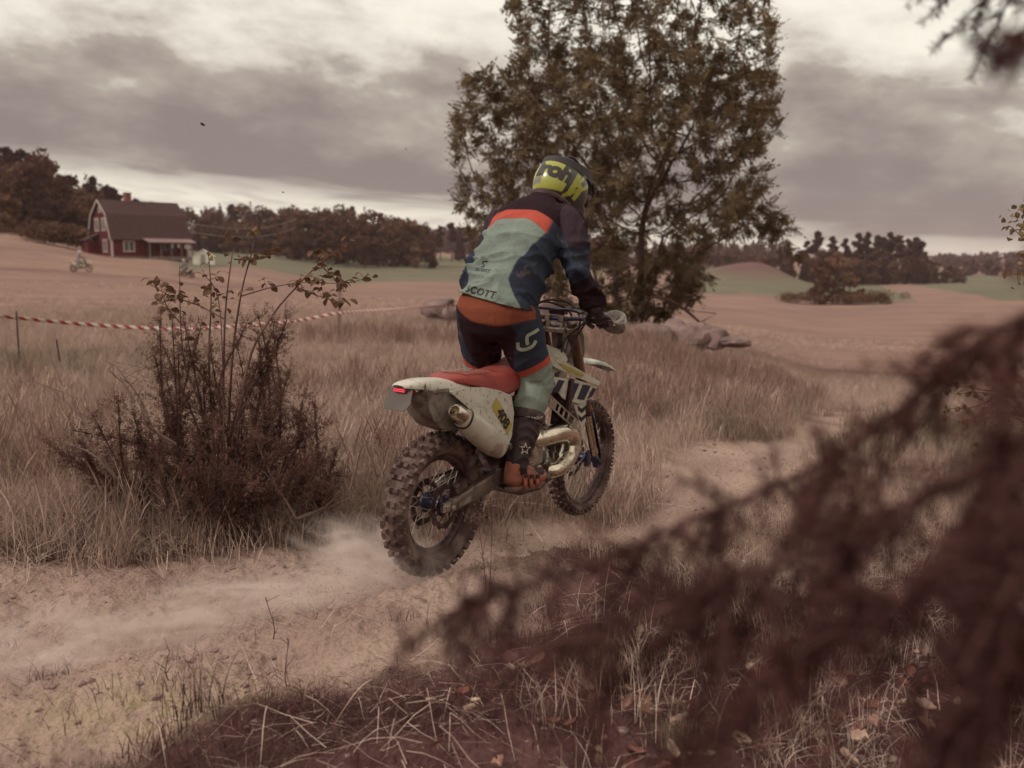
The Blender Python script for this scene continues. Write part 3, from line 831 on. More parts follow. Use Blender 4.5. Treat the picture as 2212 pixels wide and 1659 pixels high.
# forks
fd = np.array([-.41, 0, .85]); fd /= np.linalg.norm(fd)
for s in (-1, 1):
    ax = np.array([1.470, s * .088, .0]); P = lambda t, q=s: np.array([1.478, q * .098, .0]) + fd * t
    lo = MB().tube([P(.02), P(.40)], .0235, 16)
    leg = lo.build('fork_leg', M_chrome, bike)
    MB().tube([P(.345), P(.36), P(.37), P(.94)], [.030, .034, .0305, .0305], 20).build('upper_tube', M_gold, leg)
    MB().tube([P(.33), P(.35)], [.029, .034], 20).build('wiper', M_dark, leg)
    MB().box(P(.0), (.055, .035, .085), rotm('Y', -.45)).lathe([(.014, -.03), (.018, -.028), (.018, .028), (.014, .03)], 12, tuple(P(.0))).build('axle_lug', M_blue, leg, bevel=.006)
    gpt = MB(); rg = []
    for t, w, o_ in ((-.04, .024, .030), (.05, .036, .034), (.16, .034, .036), (.28, .033, .036), (.34, .028, .036)):
        a = np.linspace(-1.5, 1.5, 9)
        c = P(t); rg.append(np.stack([c[0] + o_ * np.cos(a) * 1.05, c[1] + w * np.sin(a) * 1.05, np.full(9, c[2]) + .45 * o_ * np.cos(a)], 1))
    go = gpt.loft(rg, closed=False, caps=False).build('fork_guard', mat('dark_blue_guard', srgb(50, 48, 70), .5, dirt=srgb(110, 90, 82), dirt_amt=.35), leg, angle=60)
    sm = go.modifiers.new('so', 'SOLIDIFY'); sm.thickness = .004
# triple clamps, bar mounts
for t, dp in ((.90, .07), (.66, .075)):
    tc = MB()
    c = np.array([1.478, 0, 0]) + fd * t
    Rm = rotm('Y', -.45)
    tc.box(c + np.array([-.015, 0, 0]), (dp, .15, .028), Rm)
    for s in (-1, 1): tc.loft([ring(c + np.array([0, s * .098, 0]) + fd * h, fd, .042, .042, 16) for h in (-.018, .018)])
    tc.build('triple_clamp', M_alloy, bike, bevel=.003)
for s in (-1, 1):
    c = np.array([1.478, 0, 0]) + fd * .93
    tc = MB(); tc.tube([c + np.array([-.012, s * .045, -.04]), np.array([1.063, s * .045, .855])], .016, 10); tc.box((1.063, s * .045, .864), (.045, .03, .034))
    tc.build('bar_mount', M_alloy, bike, bevel=.003)
# handlebar
hb = spline([(.905, -.425, .868), (.940, -.34, .874), (.985, -.235, .876), (1.035, -.15, .872), (1.058, -.08, .864), (1.063, 0, .862), (1.058, .08, .864), (1.035, .15, .872), (.985, .235, .876), (.940, .34, .874), (.905, .425, .868)], 50)
bar = MB().tube(hb, .0125, 10).build('handlebar', M_blue, bike)
MB().tube([(1.01, -.195, .905), (1.05, -.12, .915), (1.055, .12, .915), (1.01, .195, .905)], .0085, 8).build('crossbar', M_blue, bar)
for s in (-1, 1):
    gp = np.array([(.905, s * .425, .868), (.940, s * .34, .874), (.970, s * .27, .876)])
    gm_ = MB().tube(spline(gp, 14), [.018 + .0015 * (k % 2) for k in range(14)], 12); gm_.build('grip', M_black, bar)
    lv = MB().tube(spline([(.99, s * .26, .873), (1.02, s * .29, .868), (1.01, s * .35, .860), (.985, s * .41, .855)], 10), .0065, 6).box((.99, s * .245, .877), (.05, .035, .03))
    lv.build('lever', M_alloy, bar, bevel=.003)
    # flat rounded hand shield with a bracket
    hs = MB(); n = 24; a = np.arange(n) * 2 * PI / n
    cen = np.array([1.095, s * .372, .866])
    eu = np.array([-.42, s * .90, -.05]); eu /= np.linalg.norm(eu); ev = np.array([.12, 0, .99]); ev -= eu * (ev @ eu); ev /= np.linalg.norm(ev)
    en_ = np.cross(eu, ev)
    prof = np.stack([.108 * np.sign(np.cos(a)) * np.abs(np.cos(a)) ** .85, .064 * np.sin(a) * (1 - .18 * np.cos(a))], 1)
    def hring(k, h): return cen + k * prof[:, :1] * eu + k * prof[:, 1:] * ev + en_ * h + np.array([-.05, 0, 0]) * (prof[:, :1] / .1) ** 2
    hs.loft([hring(.0, .014), hring(.5, .012), hring(.85, .006), hring(1., 0), hring(1., -.004), hring(.85, .002), hring(.5, .008), hring(.0, .010)], True, False)
    ho = hs.build('hand_shield', mat('grey_hand_shield', srgb(150, 138, 128), .5, dirt=srgb(96, 74, 70), dirt_amt=.35, dirt_scale=20), bike, angle=60)
    MB().tube(spline([(1.09, s * .37, .868), (1.07, s * .30, .87), (1.02, s * .21, .878)], 8), .007, 6).build('bracket', M_dark, ho)
cb = MB()
for k, P in enumerate([[(1.0, -.24, .915), (1.10, -.16, .96), (1.17, -.04, .965), (1.19, .04, .90), (1.20, .06, .78)],
                       [(1.0, .24, .915), (1.09, .18, .985), (1.15, .06, .985), (1.15, -.05, .93), (1.10, -.07, .80), (1.02, -.09, .66)],
                       [(.99, -.22, .905), (1.06, -.20, .90), (1.12, -.14, .86), (1.11, -.10, .74), (1.0, -.12, .62)],
                       [(1.0, .20, .91), (1.10, .10, 1.0), (1.15, -.03, .995), (1.10, -.13, .93), (1.06, -.15, .84), (1.02, -.13, .70)],
                       [(.99, -.22, .90), (1.0, -.17, .86), (.98, -.12, .80), (.97, -.10, .70)]]):
    cb.tube(spline([(x_, y_, z_ - .045 * min(1, max(0, (z_ - .6) / .25))) for x_, y_, z_ in P], 24), .0055 + .001 * (k % 2), 7)
cb.build('cables', M_black, bike)
MB().box((1.09, 0, .900), (.05, .10, .03)).build('instrument', M_black, bike, bevel=.006)
# front number mask
mk = MB(); rg = []
for z, w, x in ((.60, .07, 1.27), (.68, .095, 1.25), (.76, .10, 1.225), (.83, .085, 1.195), (.86, .06, 1.18)):
    a = np.linspace(-1.35, 1.35, 9); rg.append(np.stack([x + .05 * np.cos(a), w * np.sin(a), np.full(9, z)], 1))
o = mk.loft(rg, closed=False, caps=False).build('front_mask', M_white, bike, angle=60); q = o.modifiers.new('so', 'SOLIDIFY'); q.thickness = .004
# front fender
M_ffen = mat('streaked_white_fender', srgb(200, 194, 180), .35, dirt=srgb(120, 104, 98), dirt_amt=.3, dirt_scale=10, col2=srgb(120, 130, 128), scale=7)
shell('front_fender', [(1.16, .585, .045, .02), (1.25, .612, .055, .03), (1.36, .622, .062, .034), (1.50, .612, .066, .034), (1.64, .582, .064, .030), (1.76, .540, .050, .022), (1.835, .508, .022, .010)], M_ffen, bike)

# ---- lettering: flat print laid on a surface
def text_geo(body, size, shear=0.0, bold=.0, spacing=1.0, cuts=2):
    cu = bpy.data.curves.new('lettering', 'FONT'); cu.body = body; cu.size = size; cu.shear = shear; cu.offset = bold; cu.space_character = spacing
    cu.align_x = 'CENTER'; cu.align_y = 'CENTER'; cu.resolution_u = 3
    o = bpy.data.objects.new('lettering', cu); COL.objects.link(o)
    bpy.context.view_layer.update()
    me = bpy.data.meshes.new_from_object(o.evaluated_get(bpy.context.evaluated_depsgraph_get()))
    bpy.data.objects.remove(o); bpy.data.curves.remove(cu)
    bm = bmesh.new(); bm.from_mesh(me); bpy.data.meshes.remove(me)
    bmesh.ops.triangulate(bm, faces=bm.faces)
    for _ in range(cuts):
        lim = size * .22
        ed = [e for e in bm.edges if e.calc_length() > lim]
        if ed: bmesh.ops.subdivide_edges(bm, edges=ed, cuts=1); bmesh.ops.triangulate(bm, faces=bm.faces)
    V = np.array([v.co[:2] for v in bm.verts]); F = [tuple(v.index for v in f.verts) for f in bm.faces]
    bm.verts.index_update(); bm.free()
    return V, F
def decal(name, V, F, o, U, Vv, D, tree, m, parent, lift=.002):
    """print the flat shape (V, F) on a surface found along D"""
    o, U, Vv, D = (np.array(q, float) for q in (o, U, Vv, D)); U /= np.linalg.norm(U); Vv /= np.linalg.norm(Vv); D /= np.linalg.norm(D)
    P = []
    for a, b in V:
        p = o + U * a + Vv * b
        hit, nr, _, _ = tree.ray_cast(Vector(p - D * .25), Vector(D), .8) if tree else (None, None, None, None)
        if hit is None: hit = Vector(p)
        P.append(np.array(hit) - D * lift)
    me = bpy.data.meshes.new(name); me.from_pydata([tuple(p) for p in P], [], F); me.update()
    return obj(name, me, m, parent)
def tree_of(o):
    dg = bpy.context.evaluated_depsgraph_get(); ev = o.evaluated_get(dg); me = ev.to_mesh()
    t = BVHTree.FromPolygons([v.co.copy() for v in me.vertices], [tuple(p.vertices) for p in me.polygons]); ev.to_mesh_clear()
    return t
bpy.context.view_layer.update()
T = tree_of(side_panel)
ang = math.atan2(-.20, .17); e1 = np.array([math.cos(ang), 0, math.sin(ang)]); e2 = np.array([-math.sin(ang), 0, math.cos(ang)])
nf = [(-.125, -.05), (-.125, .055), (.125, .055), (.115, -.05)]
gridv = np.array([(a, b) for b in np.linspace(-.026, .040, 6) for a in np.linspace(-.105, .095, 12)]); gridf = [(i * 12 + j, i * 12 + j + 1, (i + 1) * 12 + j + 1, (i + 1) * 12 + j) for i in range(5) for j in range(11)]
nump = decal('number_field', gridv, gridf, (.322, -.2, .400), e1, e2, (0, 1, 0), T, M_yel, side_panel, .0015)
V, F = text_geo('408', .082, .12, .0035, .95)
decal('number', V, F, (.328, -.2, .398), e1, e2, (0, 1, 0), T, M_ink, side_panel, .003)
T = tree_of(shroud_low)
V, F = text_geo('RACING', .034, .25, .001)
decal('lettering', V, F, (1.10, -.25, .408), (1, 0, .05), (0, 0, 1), (0, 1, 0), None, M_ink, bike, .0)
bike.children[-1].location = (0, .052, 0)

# ================================================================== the rider (same frame as the motorcycle)
person = empty('person', matrix=BIKE)
tag(person, 'person in green, black and coral riding gear and lime helmet standing on the motorcycle', 'person')

def blob(parts, voxel, smooth=6, name='blob'):
    """union of closed tubes / lofts -> one continuous skin"""
    b = MB()
    for p in parts: p(b)
    me = b.mesh(name, smooth=False)
    o = bpy.data.objects.new(name, me); COL.objects.link(o)
    r = o.modifiers.new('r', 'REMESH'); r.mode = 'VOXEL'; r.voxel_size = voxel
    s = o.modifiers.new('s', 'SMOOTH'); s.iterations = smooth; s.factor = .5
    dg = bpy.context.evaluated_depsgraph_get()
    out = bpy.data.meshes.new_from_object(o.evaluated_get(dg))
    bpy.data.objects.remove(o); bpy.data.meshes.remove(me)
    out.shade_smooth()
    return out
def limb(P, n=14, seg=None, up=(1, 0, 0)):
    """P rows: x,y,z,ra,rb"""
    def f(b):
        Q = spline(P, seg or 4 * len(P)); c = Q[:, :3]; T = np.gradient(c, axis=0)
        rg = [ring(c[i], T[i], Q[i, 3], Q[i, 4], n, up=up) for i in range(len(Q))]
        e0, e1 = T[0] / np.linalg.norm(T[0]), T[-1] / np.linalg.norm(T[-1])
        m0, m1 = min(Q[0, 3:5]), min(Q[-1, 3:5])
        rg = [ring(c[0] - e0 * m0 * .55, e0, Q[0, 3] * .3, Q[0, 4] * .3, n, up=up), ring(c[0] - e0 * m0 * .38, e0, Q[0, 3] * .75, Q[0, 4] * .75, n, up=up)] + rg + \
             [ring(c[-1] + e1 * m1 * .38, e1, Q[-1, 3] * .75, Q[-1, 4] * .75, n, up=up), ring(c[-1] + e1 * m1 * .55, e1, Q[-1, 3] * .3, Q[-1, 4] * .3, n, up=up)]
        b.loft(rg)
    return f
def verts(me):
    v = np.zeros(len(me.vertices) * 3, np.float32); me.vertices.foreach_get('co', v); return v.reshape(-1, 3).astype(float)
def norms(me):
    v = np.zeros(len(me.vertices) * 3, np.float32); me.vertices.foreach_get('normal', v); return v.reshape(-1, 3).astype(float)
def set_verts(me, V): me.vertices.foreach_set('co', np.ascontiguousarray(V, np.float32).ravel()); me.update()
def put_attr(me, name, vals):
    a = me.attributes.new(name, 'FLOAT', 'POINT'); a.data.foreach_set('value', np.ascontiguousarray(vals, np.float32))

# joints
SH = {-1: (.80, -.185, 1.385), 1: (.79, .195, 1.375)}
EL = {-1: (.768, -.288, 1.135), 1: (.80, .300, 1.13)}
WR = {-1: (.850, -.362, .945), 1: (.86, .362, .945)}
HIP = {-1: (.475, -.105, .90), 1: (.455, .105, .90)}
KN = {-1: (.632, -.140, .565), 1: (.60, .165, .575)}
AN = {-1: (.468, -.160, .150), 1: (.475, .175, .15)}

# spine sections: x, z, half width, half depth
SPINE = [(.455, .885, .222, .176), (.470, .955, .225, .174), (.512, 1.055, .222, .164), (.580, 1.165, .212, .150), (.665, 1.275, .212, .138), (.745, 1.365, .215, .128), (.815, 1.430, .165, .108), (.868, 1.478, .095, .080), (.895, 1.505, .070, .068)]
def torso(k=1.0, lo=0, hi=9):
    def f(b):
        S = spline(SPINE[lo:hi], 5 * (hi - lo)); rg = []
        c = np.stack([S[:, 0], 0 * S[:, 0], S[:, 1]], 1); T = np.gradient(c, axis=0)
        for i in range(len(S)): rg.append(ring(c[i], T[i], S[i, 2] * k, S[i, 3] * k, 26, up=(-1, 0, .8), pw=2.35))
        b.loft(rg)
    return f
# ---- body under the gear: one continuous figure
parts = [torso(.86), limb([(.87, 0, 1.47, .06, .06), (.95, 0, 1.55, .06, .06), (1.0, -.01, 1.60, .085, .10), (1.03, -.01, 1.64, .07, .08)])]
for s in (-1, 1):
    parts += [limb([(*SH[s], .055, .06), (*EL[s], .042, .045), (*WR[s], .028, .032)]),
              limb([(*HIP[s], .095, .10), (*KN[s], .06, .062), (*AN[s], .042, .045)]),
              limb([(AN[s][0] - .03, AN[s][1], .09, .035, .04), (AN[s][0] + .16, AN[s][1] + s * .05, .08, .035, .028)])]
body = obj('body', blob(parts, .012, 4, 'body'), mat('under_layer', srgb(60, 40, 38), .8), person)

# ---- jersey
parts = [torso()]
for s in (-1, 1):
    a, e, w = np.array(SH[s]), np.array(EL[s]), np.array(WR[s])
    inn = np.array([.77, s * .09, 1.365])
    parts.append(limb([(*inn, .10, .10), (*a, .098, .100), (*(a * .55 + e * .45 + np.array([-.01, s * .01, 0])), .082, .086), (*e, .066, .070), (*(e * .5 + w * .5), .056, .058), (*w, .043, .045)], up=(1, 0, 0)))
jm = blob(parts, .0085, 7, 'jersey')
V = verts(jm); N = norms(jm)
ax0, ax1 = np.array([.455, .885]), np.array([.868, 1.478]); axd = ax1 - ax0; axl = np.linalg.norm(axd); axd /= axl
s_ = ((V[:, 0] - ax0[0]) * axd[0] + (V[:, 2] - ax0[1]) * axd[1]) / axl          # 0 hem .. 1 neck along the spine
q_ = -(V[:, 0] - ax0[0]) * axd[1] + (V[:, 2] - ax0[1]) * axd[0]                  # out of the back
def seg_dist(V, a, b):
    a, b = np.array(a), np.array(b); e = b - a; t = np.clip((V - a) @ e / (e @ e), 0, 1)
    return np.linalg.norm(V - a - t[:, None] * e, axis=1), t
arm_t = np.full(len(V), -1.0); armd = np.full(len(V), 9.0)
for s in (-1, 1):
    d1, t1 = seg_dist(V, SH[s], EL[s]); d2, t2 = seg_dist(V, EL[s], WR[s])
    t = np.where(d1 < d2, t1, 1 + t2); d = np.minimum(d1, d2)
    w = d < armd; arm_t = np.where(w, t, arm_t); armd = np.minimum(armd, d)
tors_d = np.abs(V[:, 1]) - .17
is_arm = ((armd < .125) & (np.abs(V[:, 1]) > .185 + .0 * s_) & (arm_t > .02)).astype(float)
# cloth folds: pulled creases round the waist, slanting drapes to the arms, ripples along the sleeves
lat = V[:, 1]
bl = sstep(-s_, -.70, -.42) * sstep(s_, -.02, .05)
wav = lambda x: (1 - np.abs(((x) % 2) - 1)) ** 2.2
ph = 5.2 * s_ * 2 + 2.1 * np.abs(lat + .05) * 3 + .9 * fbm(lat * 5, s_ * 4, oct=2, seed=2)
f1 = wav(ph * .95) * bl
ph2 = 6.5 * s_ - 9 * (lat) + 1.3 * fbm(lat * 6, s_ * 5, oct=2, seed=6)
f2 = wav(ph2) * sstep(-s_, -.62, -.40) * sstep(s_, .12, .2) * (.4 + .6 * vnoise(lat * 7, s_ * 5, seed=8))
drape = wav(7 * lat * 2 + 2.2 * fbm(lat * 3, s_ * 3, oct=2, seed=12)) * sstep(s_, .35, .5) * sstep(-s_, -.80, -.66)
slv = wav(arm_t * 5.5 + 2.0 * fbm(V[:, 0] * 6, V[:, 2] * 6, oct=2, seed=4) + lat * 6) * is_arm * sstep(arm_t, .2, .6)
disp = .030 * (f1 - .4 * bl) + .024 * f2 + .010 * drape + .014 * slv + .0035 * fbm(V[:, 0] * 9, V[:, 1] * 9, V[:, 2] * 9, oct=3, seed=14)
belly = -.012 * np.exp(-((s_ - .10) / .05) ** 2) * (1 - is_arm)                    # cinched above the hem
V2 = V + N * (disp + belly)[:, None]
# hem hangs over the belt: cut off straight
jm_keep = None
crease = (1 - np.abs(fbm(lat * 4 + s_ * 3, s_ * 13 - np.abs(lat) * 5, V[:, 0] * 2, oct=2, seed=44))) ** 5 * sstep(-s_, -.74, -.45) + (1 - np.abs(fbm(V[:, 0] * 6, V[:, 2] * 9, V[:, 1] * 9, oct=2, seed=45))) ** 6 * is_arm
V2 = V2 + N * (.013 * (crease - .25))[:, None]
set_verts(jm, V2)
coral_lo = .675 - 1.1 * np.maximum(0, np.abs(lat) - .07) ** 1.25
coral_hi = .770 - .75 * np.maximum(0, np.abs(lat) - .09) ** 1.2
sage_w = np.interp(s_, [0, .07, .16, .26, .45, .62, .72], [.20, .165, .118, .125, .16, .185, .20])
back = q_ > -.02
tor = 1 - is_arm
inz = lambda c: np.where(c, 1.0, -1.0)
put_attr(jm, 'sage', np.minimum(np.minimum(coral_lo - s_, (sage_w - np.abs(lat)) * 1.3), q_ + .03))
put_attr(jm, 'coral', np.minimum(np.minimum(s_ - coral_lo, coral_hi - s_), np.minimum(.185 - np.abs(lat), q_ + .02)))
put_attr(jm, 'yoke', np.minimum(np.minimum(s_ - coral_hi + .0, .9), np.where(is_arm > 0, .35 - arm_t, .5)))
elb = np.full(len(V), -1.0)
for s in (-1, 1):
    a, e = np.array(SH[s]), np.array(EL[s]); c = a * .78 + e * .22 + np.array([-.055, s * .05, .03])
    rel = V - c; dn = (e - a) / np.linalg.norm(e - a); al = rel @ dn; pr = np.linalg.norm(rel - al[:, None] * dn, axis=1)
    elb = np.maximum(elb, 1 - np.sqrt((al / .13) ** 2 + (pr / .062) ** 2))
put_attr(jm, 'patch', elb)
forearm = np.where(is_arm > 0, arm_t - 1.05 + .5 * (V[:, 0] - .82) * 3, -1)
put_attr(jm, 'fore', forearm)
SAGE, CORAL, NAVY, BLK, RUST = srgb(120, 129, 119), srgb(170, 76, 62), srgb(52, 56, 68), srgb(42, 27, 31), srgb(124, 66, 47)
M_jersey = mat('jersey_cloth', NAVY, .9, var=.16, scale=5, bump=.7, bscale=22, bdist=.01, dirt=srgb(112, 92, 82), dirt_amt=.06, dirt_scale=7, spec=.08, fine=.05,
               zones=[('yoke', BLK, .006), ('fore', BLK, .02), ('patch', srgb(62, 48, 54), .03), ('sage', SAGE, .006), ('coral', CORAL, .006)])
bm = bmesh.new(); bm.from_mesh(jm)                                  # the shirt ends at its hem
bmesh.ops.bisect_plane(bm, geom=bm.verts[:] + bm.edges[:] + bm.faces[:], plane_co=(.40, 0, .972), plane_no=(.10, -.17, 1), clear_inner=True)
bm.to_mesh(jm); bm.free()
jersey = obj('jersey', jm, M_jersey, person)
q = jersey.modifiers.new('so', 'SOLIDIFY'); q.thickness = .004; q.offset = -1
# ---- pants
parts = [lambda b: b.loft([ring((x, 0, z), (tx, 0, 1), w, d, 26, up=(-1, 0, 0), pw=2.4) for x, z, w, d, tx in
         ((.475, .76, .10, .09, 0), (.468, .80, .165, .135, 0), (.458, .85, .203, .158, .1), (.455, .90, .212, .165, .2), (.463, .95, .205, .156, .3), (.48, 1.0, .17, .125, .4))])]
for s in (-1, 1):
    h, k, a = np.array(HIP[s]), np.array(KN[s]), np.array(AN[s])
    parts.append(limb([(*(h + np.array([0, 0, .02])), .115, .13), (*(h * .75 + k * .25), .123, .123), (*(h * .45 + k * .55), .112, .112), (*(k + np.array([-.01, 0, .05])), .098, .102),
                       (*(k + np.array([.005, 0, -.03])), .093, .100), (*(k * .72 + a * .28), .090, .094), (*(k * .52 + a * .48), .076, .080)], up=(1, 0, 0)))
pm = blob(parts, .0085, 6, 'pants')
V = verts(pm); N = norms(pm)
side = np.where(V[:, 1] < 0, -1, 1)
t_leg = np.zeros(len(V)); out = np.zeros(len(V)); fwdc = np.zeros(len(V))
for s in (-1, 1):
    w = side == s
    d1, t1 = seg_dist(V, HIP[s], KN[s]); d2, t2 = seg_dist(V, KN[s], AN[s])
    t = np.where(d1 <= d2, t1, 1 + t2); t = np.where((d1 <= d2) & (V[:, 2] > HIP[s][2]), -(V[:, 2] - HIP[s][2]), t)
    cx = np.where(t < 1, HIP[s][0] + (KN[s][0] - HIP[s][0]) * np.clip(t, 0, 1), KN[s][0] + (AN[s][0] - KN[s][0]) * np.clip(t - 1, 0, 1))
    cy = np.where(t < 1, HIP[s][1] + (KN[s][1] - HIP[s][1]) * np.clip(t, 0, 1), KN[s][1])
    t_leg = np.where(w, t, t_leg); out = np.where(w, (V[:, 1] - cy) * s, out); fwdc = np.where(w, V[:, 0] - cx, fwdc)
crs = wav(t_leg * 9 + 1.8 * fbm(V[:, 0] * 7, V[:, 2] * 7, V[:, 1] * 5, oct=2, seed=33) + out * 8)
kneez = sstep(t_leg, .72, 1.0)
disp = .0095 * (crs - .4) * kneez + .004 * (wav(t_leg * 6 + out * 9 + fbm(V[:, 0] * 6, V[:, 2] * 6, oct=2, seed=37)) - .4) * (1 - kneez) * sstep(t_leg, .1, .4) + .003 * fbm(V[:, 0] * 10, V[:, 1] * 10, V[:, 2] * 10, oct=2, seed=36)
set_verts(pm, V + N * disp[:, None])
zr = V[:, 2]
put_attr(pm, 'belt', np.minimum(zr - (.858 + .12 * V[:, 1] + 1.3 * np.maximum(0, np.abs(V[:, 1] + .03) - .05) ** 1.6), .48 - V[:, 0]))
put_attr(pm, 'seatp', np.minimum(np.minimum(.055 - out - .16 * np.clip(t_leg - .15, 0, 1) - .6 * np.maximum(0, fwdc + .02), .50), 1.02 - t_leg))
band_c = .80 + 1.1 * (out + .02) * -1 * .6
put_attr(pm, 'stripe', np.minimum(t_leg - (band_c - .055), (band_c + .045) - t_leg))
put_attr(pm, 'lower', t_leg - (band_c + .045))
put_attr(pm, 'inner', np.minimum(np.minimum(-out - .028, t_leg - .2), 1.25 - t_leg))
M_pants = mat('riding_pants', srgb(52, 52, 64), .85, var=.12, scale=6, bump=.6, bscale=26, bdist=.01, dirt=srgb(108, 86, 78), dirt_amt=.12, dirt_scale=8, spec=.1, fine=.05,
              zones=[('stripe', CORAL, .008), ('lower', srgb(124, 130, 118), .008), ('seatp', srgb(44, 28, 33), .006), ('inner', srgb(42, 26, 29), .006), ('belt', RUST, .006)])
pants = obj('pants', pm, M_pants, person)

# ---- boots
def make_boot(s):
    k, a = np.array(KN[s]), np.array(AN[s]); splay = rad(9 if s < 0 else 8)
    fx = np.array([math.cos(splay), s * math.sin(splay), 0.0])
    top = k * .60 + a * .40
    ank = a + np.array([.005, 0, -.02]); hl = a + np.array([-.050, 0, 0]) ; hl[2] = .062
    toe = hl + fx * .265; toe[2] = .050; ball = hl + fx * .19; ball[2] = .060
    shaft = blob([limb([(*top, .086, .090), (*(top * .6 + a * .4), .080, .084), (*(top * .25 + a * .75), .066, .070), (*a, .058, .062), (*(ank - np.array([0, 0, .03])), .054, .058)], up=(1, 0, 0))], .007, 5, 'boot')
    V = verts(shaft); N = norms(shaft)
    set_verts(shaft, V + N * (.0045 * wav(V[:, 2] * 34 + 1.4 * fbm(V[:, 0] * 9, V[:, 1] * 9, oct=2, seed=71)))[:, None])
    b = obj('boot', shaft, mat('black_boot', srgb(46, 28, 30), .5, var=.2, scale=14, dirt=srgb(92, 70, 64), dirt_amt=.3, dirt_scale=12, bump=.2, bscale=30, bdist=.004), person)
    foot = blob([limb([(*(hl + np.array([0, 0, .01])), .040, .050), (*(hl + fx * .07 + np.array([0, 0, .025])), .044, .062), (*(hl + fx * .14 + np.array([0, 0, .012])), .046, .050), (*ball, .048, .040), (*toe, .040, .032)], up=(0, 0, 1)),
                 limb([(*(hl + np.array([0, 0, .0])), .038, .04), (*(a + np.array([-.02, 0, .0])), .050, .045)])], .006, 4, 'foot_shell')
    fo = obj('foot_shell', foot, mat('orange_boot', srgb(140, 80, 62), .5, var=.2, scale=18, dirt=srgb(112, 74, 62), dirt_amt=.4, dirt_scale=15, bump=.25, bscale=40, bdist=.004), b)
    sol = MB(); n = 20; aa = np.arange(n) * 2 * PI / n
    lat_ = np.array([-fx[1], fx[0], 0])
    def so(z, k_):
        c = hl + fx * .125; L = .168 * k_; wd = .047 * k_
        return np.stack([c[0] + fx[0] * L * np.cos(aa) + lat_[0] * wd * np.sin(aa) * (1 + .12 * np.cos(aa)), c[1] + fx[1] * L * np.cos(aa) + lat_[1] * wd * np.sin(aa) * (1 + .12 * np.cos(aa)), np.full(n, z) + .01 * (np.cos(aa) > .6)], 1)
    sol.loft([so(.010, .90), so(.014, .96), so(.030, 1.0), so(.038, .97)])
    sol.build('sole', mat('dusty_sole', srgb(84, 60, 54), .85, dirt=srgb(120, 92, 80), dirt_amt=.5), b)
    for i, (t, z0, h) in enumerate(((.055, .135, .02), (.10, .108, .02), (.15, .088, .02))):          # buckle straps
        c = hl + fx * t
        st = MB(); aa2 = np.linspace(-.2, PI + .2, 11)
        w_, hh_ = .051, (z0 - .04)
        rg = []
        for off in (-.011, .011):
            cc = c + fx * off
            rg.append(np.stack([cc[0] + lat_[0] * w_ * np.cos(aa2), cc[1] + lat_[1] * w_ * np.cos(aa2), .040 + hh_ * np.sin(aa2)], 1))
        so_ = st.loft(rg, closed=False, caps=False).build('strap', mat('boot_strap', srgb(150, 80, 60), .5, var=.2, scale=20), b)
        q = so_.modifiers.new('so', 'SOLIDIFY'); q.thickness = .006; q.offset = 1
        MB().box(c + np.array([0, 0, .0]) + lat_ * (-s) * -.052 * 1.08 + np.array([0, 0, hh_ * .35]), (.022, .012, .02), rotm('Z', math.atan2(fx[1], fx[0]))).build('buckle', M_black, b, bevel=.002)
    cap = MB(); c0 = toe + np.array([0, 0, .0])
    cap.loft([ring(toe - fx * .035, fx, .047, .034, 14), ring(toe - fx * .005, fx, .046, .034, 14), ring(toe + fx * .018, fx, .034, .026, 14), ring(toe + fx * .030, fx, .012, .012, 14)])
    cap.build('toe_cap', M_black, b)
    return b
boots = {s: make_boot(s) for s in (-1, 1)}
bpy.context.view_layer.update()
# knee brace cuff at the boot top
for s in (-1, 1):
    k, a = np.array(KN[s]), np.array(AN[s]); top = k * .58 + a * .42; d = a - k
    cf = MB().loft([ring(top + d * t, d, r, r * 1.05, 24, up=(1, 0, 0)) for t, r in ((-.03, .086), (-.03, .094), (.02, .098), (.07, .094), (.07, .086), (-.03, .086))], True, False)
    cf.build('cuff', mat('black_boot', (.02,) * 3), boots[s])
# star and small print on the boot shaft
Tb = tree_of(boots[-1])
star = []
for q in range(10):
    a = PI / 2 + q * PI / 5; r = .034 if q % 2 == 0 else .014; star.append((r * math.cos(a), r * math.sin(a)))
star_i = [(x * .62, y * .62) for x, y in star]
SV = np.array(star + star_i); SF = [(i, (i + 1) % 10, 10 + (i + 1) % 10, 10 + i) for i in range(10)]
M_print = mat('pale_print', srgb(186, 172, 158), .7, var=.05)
a_ = np.array(AN[-1]); k_ = np.array(KN[-1]); c_ = a_ * .80 + k_ * .20
dview = np.array([.75, .62, 0.0])
decal('star_print', SV, SF, c_ + np.array([0, -.02, 0]), (.55, -.80, -.1), (.1, 0, 1), dview, Tb, M_print, boots[-1], .002)
V_, F_ = text_geo('HOW TO RACE IT', .018, 0, .0004, 1, 1)
c2 = k_ * .575 + a_ * .425
Tc = tree_of([c for c in boots[-1].children if c.name.startswith('cuff')][0])
decal('cuff_print', V_, F_, c2, (.62, -.78, -.03), (.05, 0, 1), dview, Tc, M_print, boots[-1], .002)

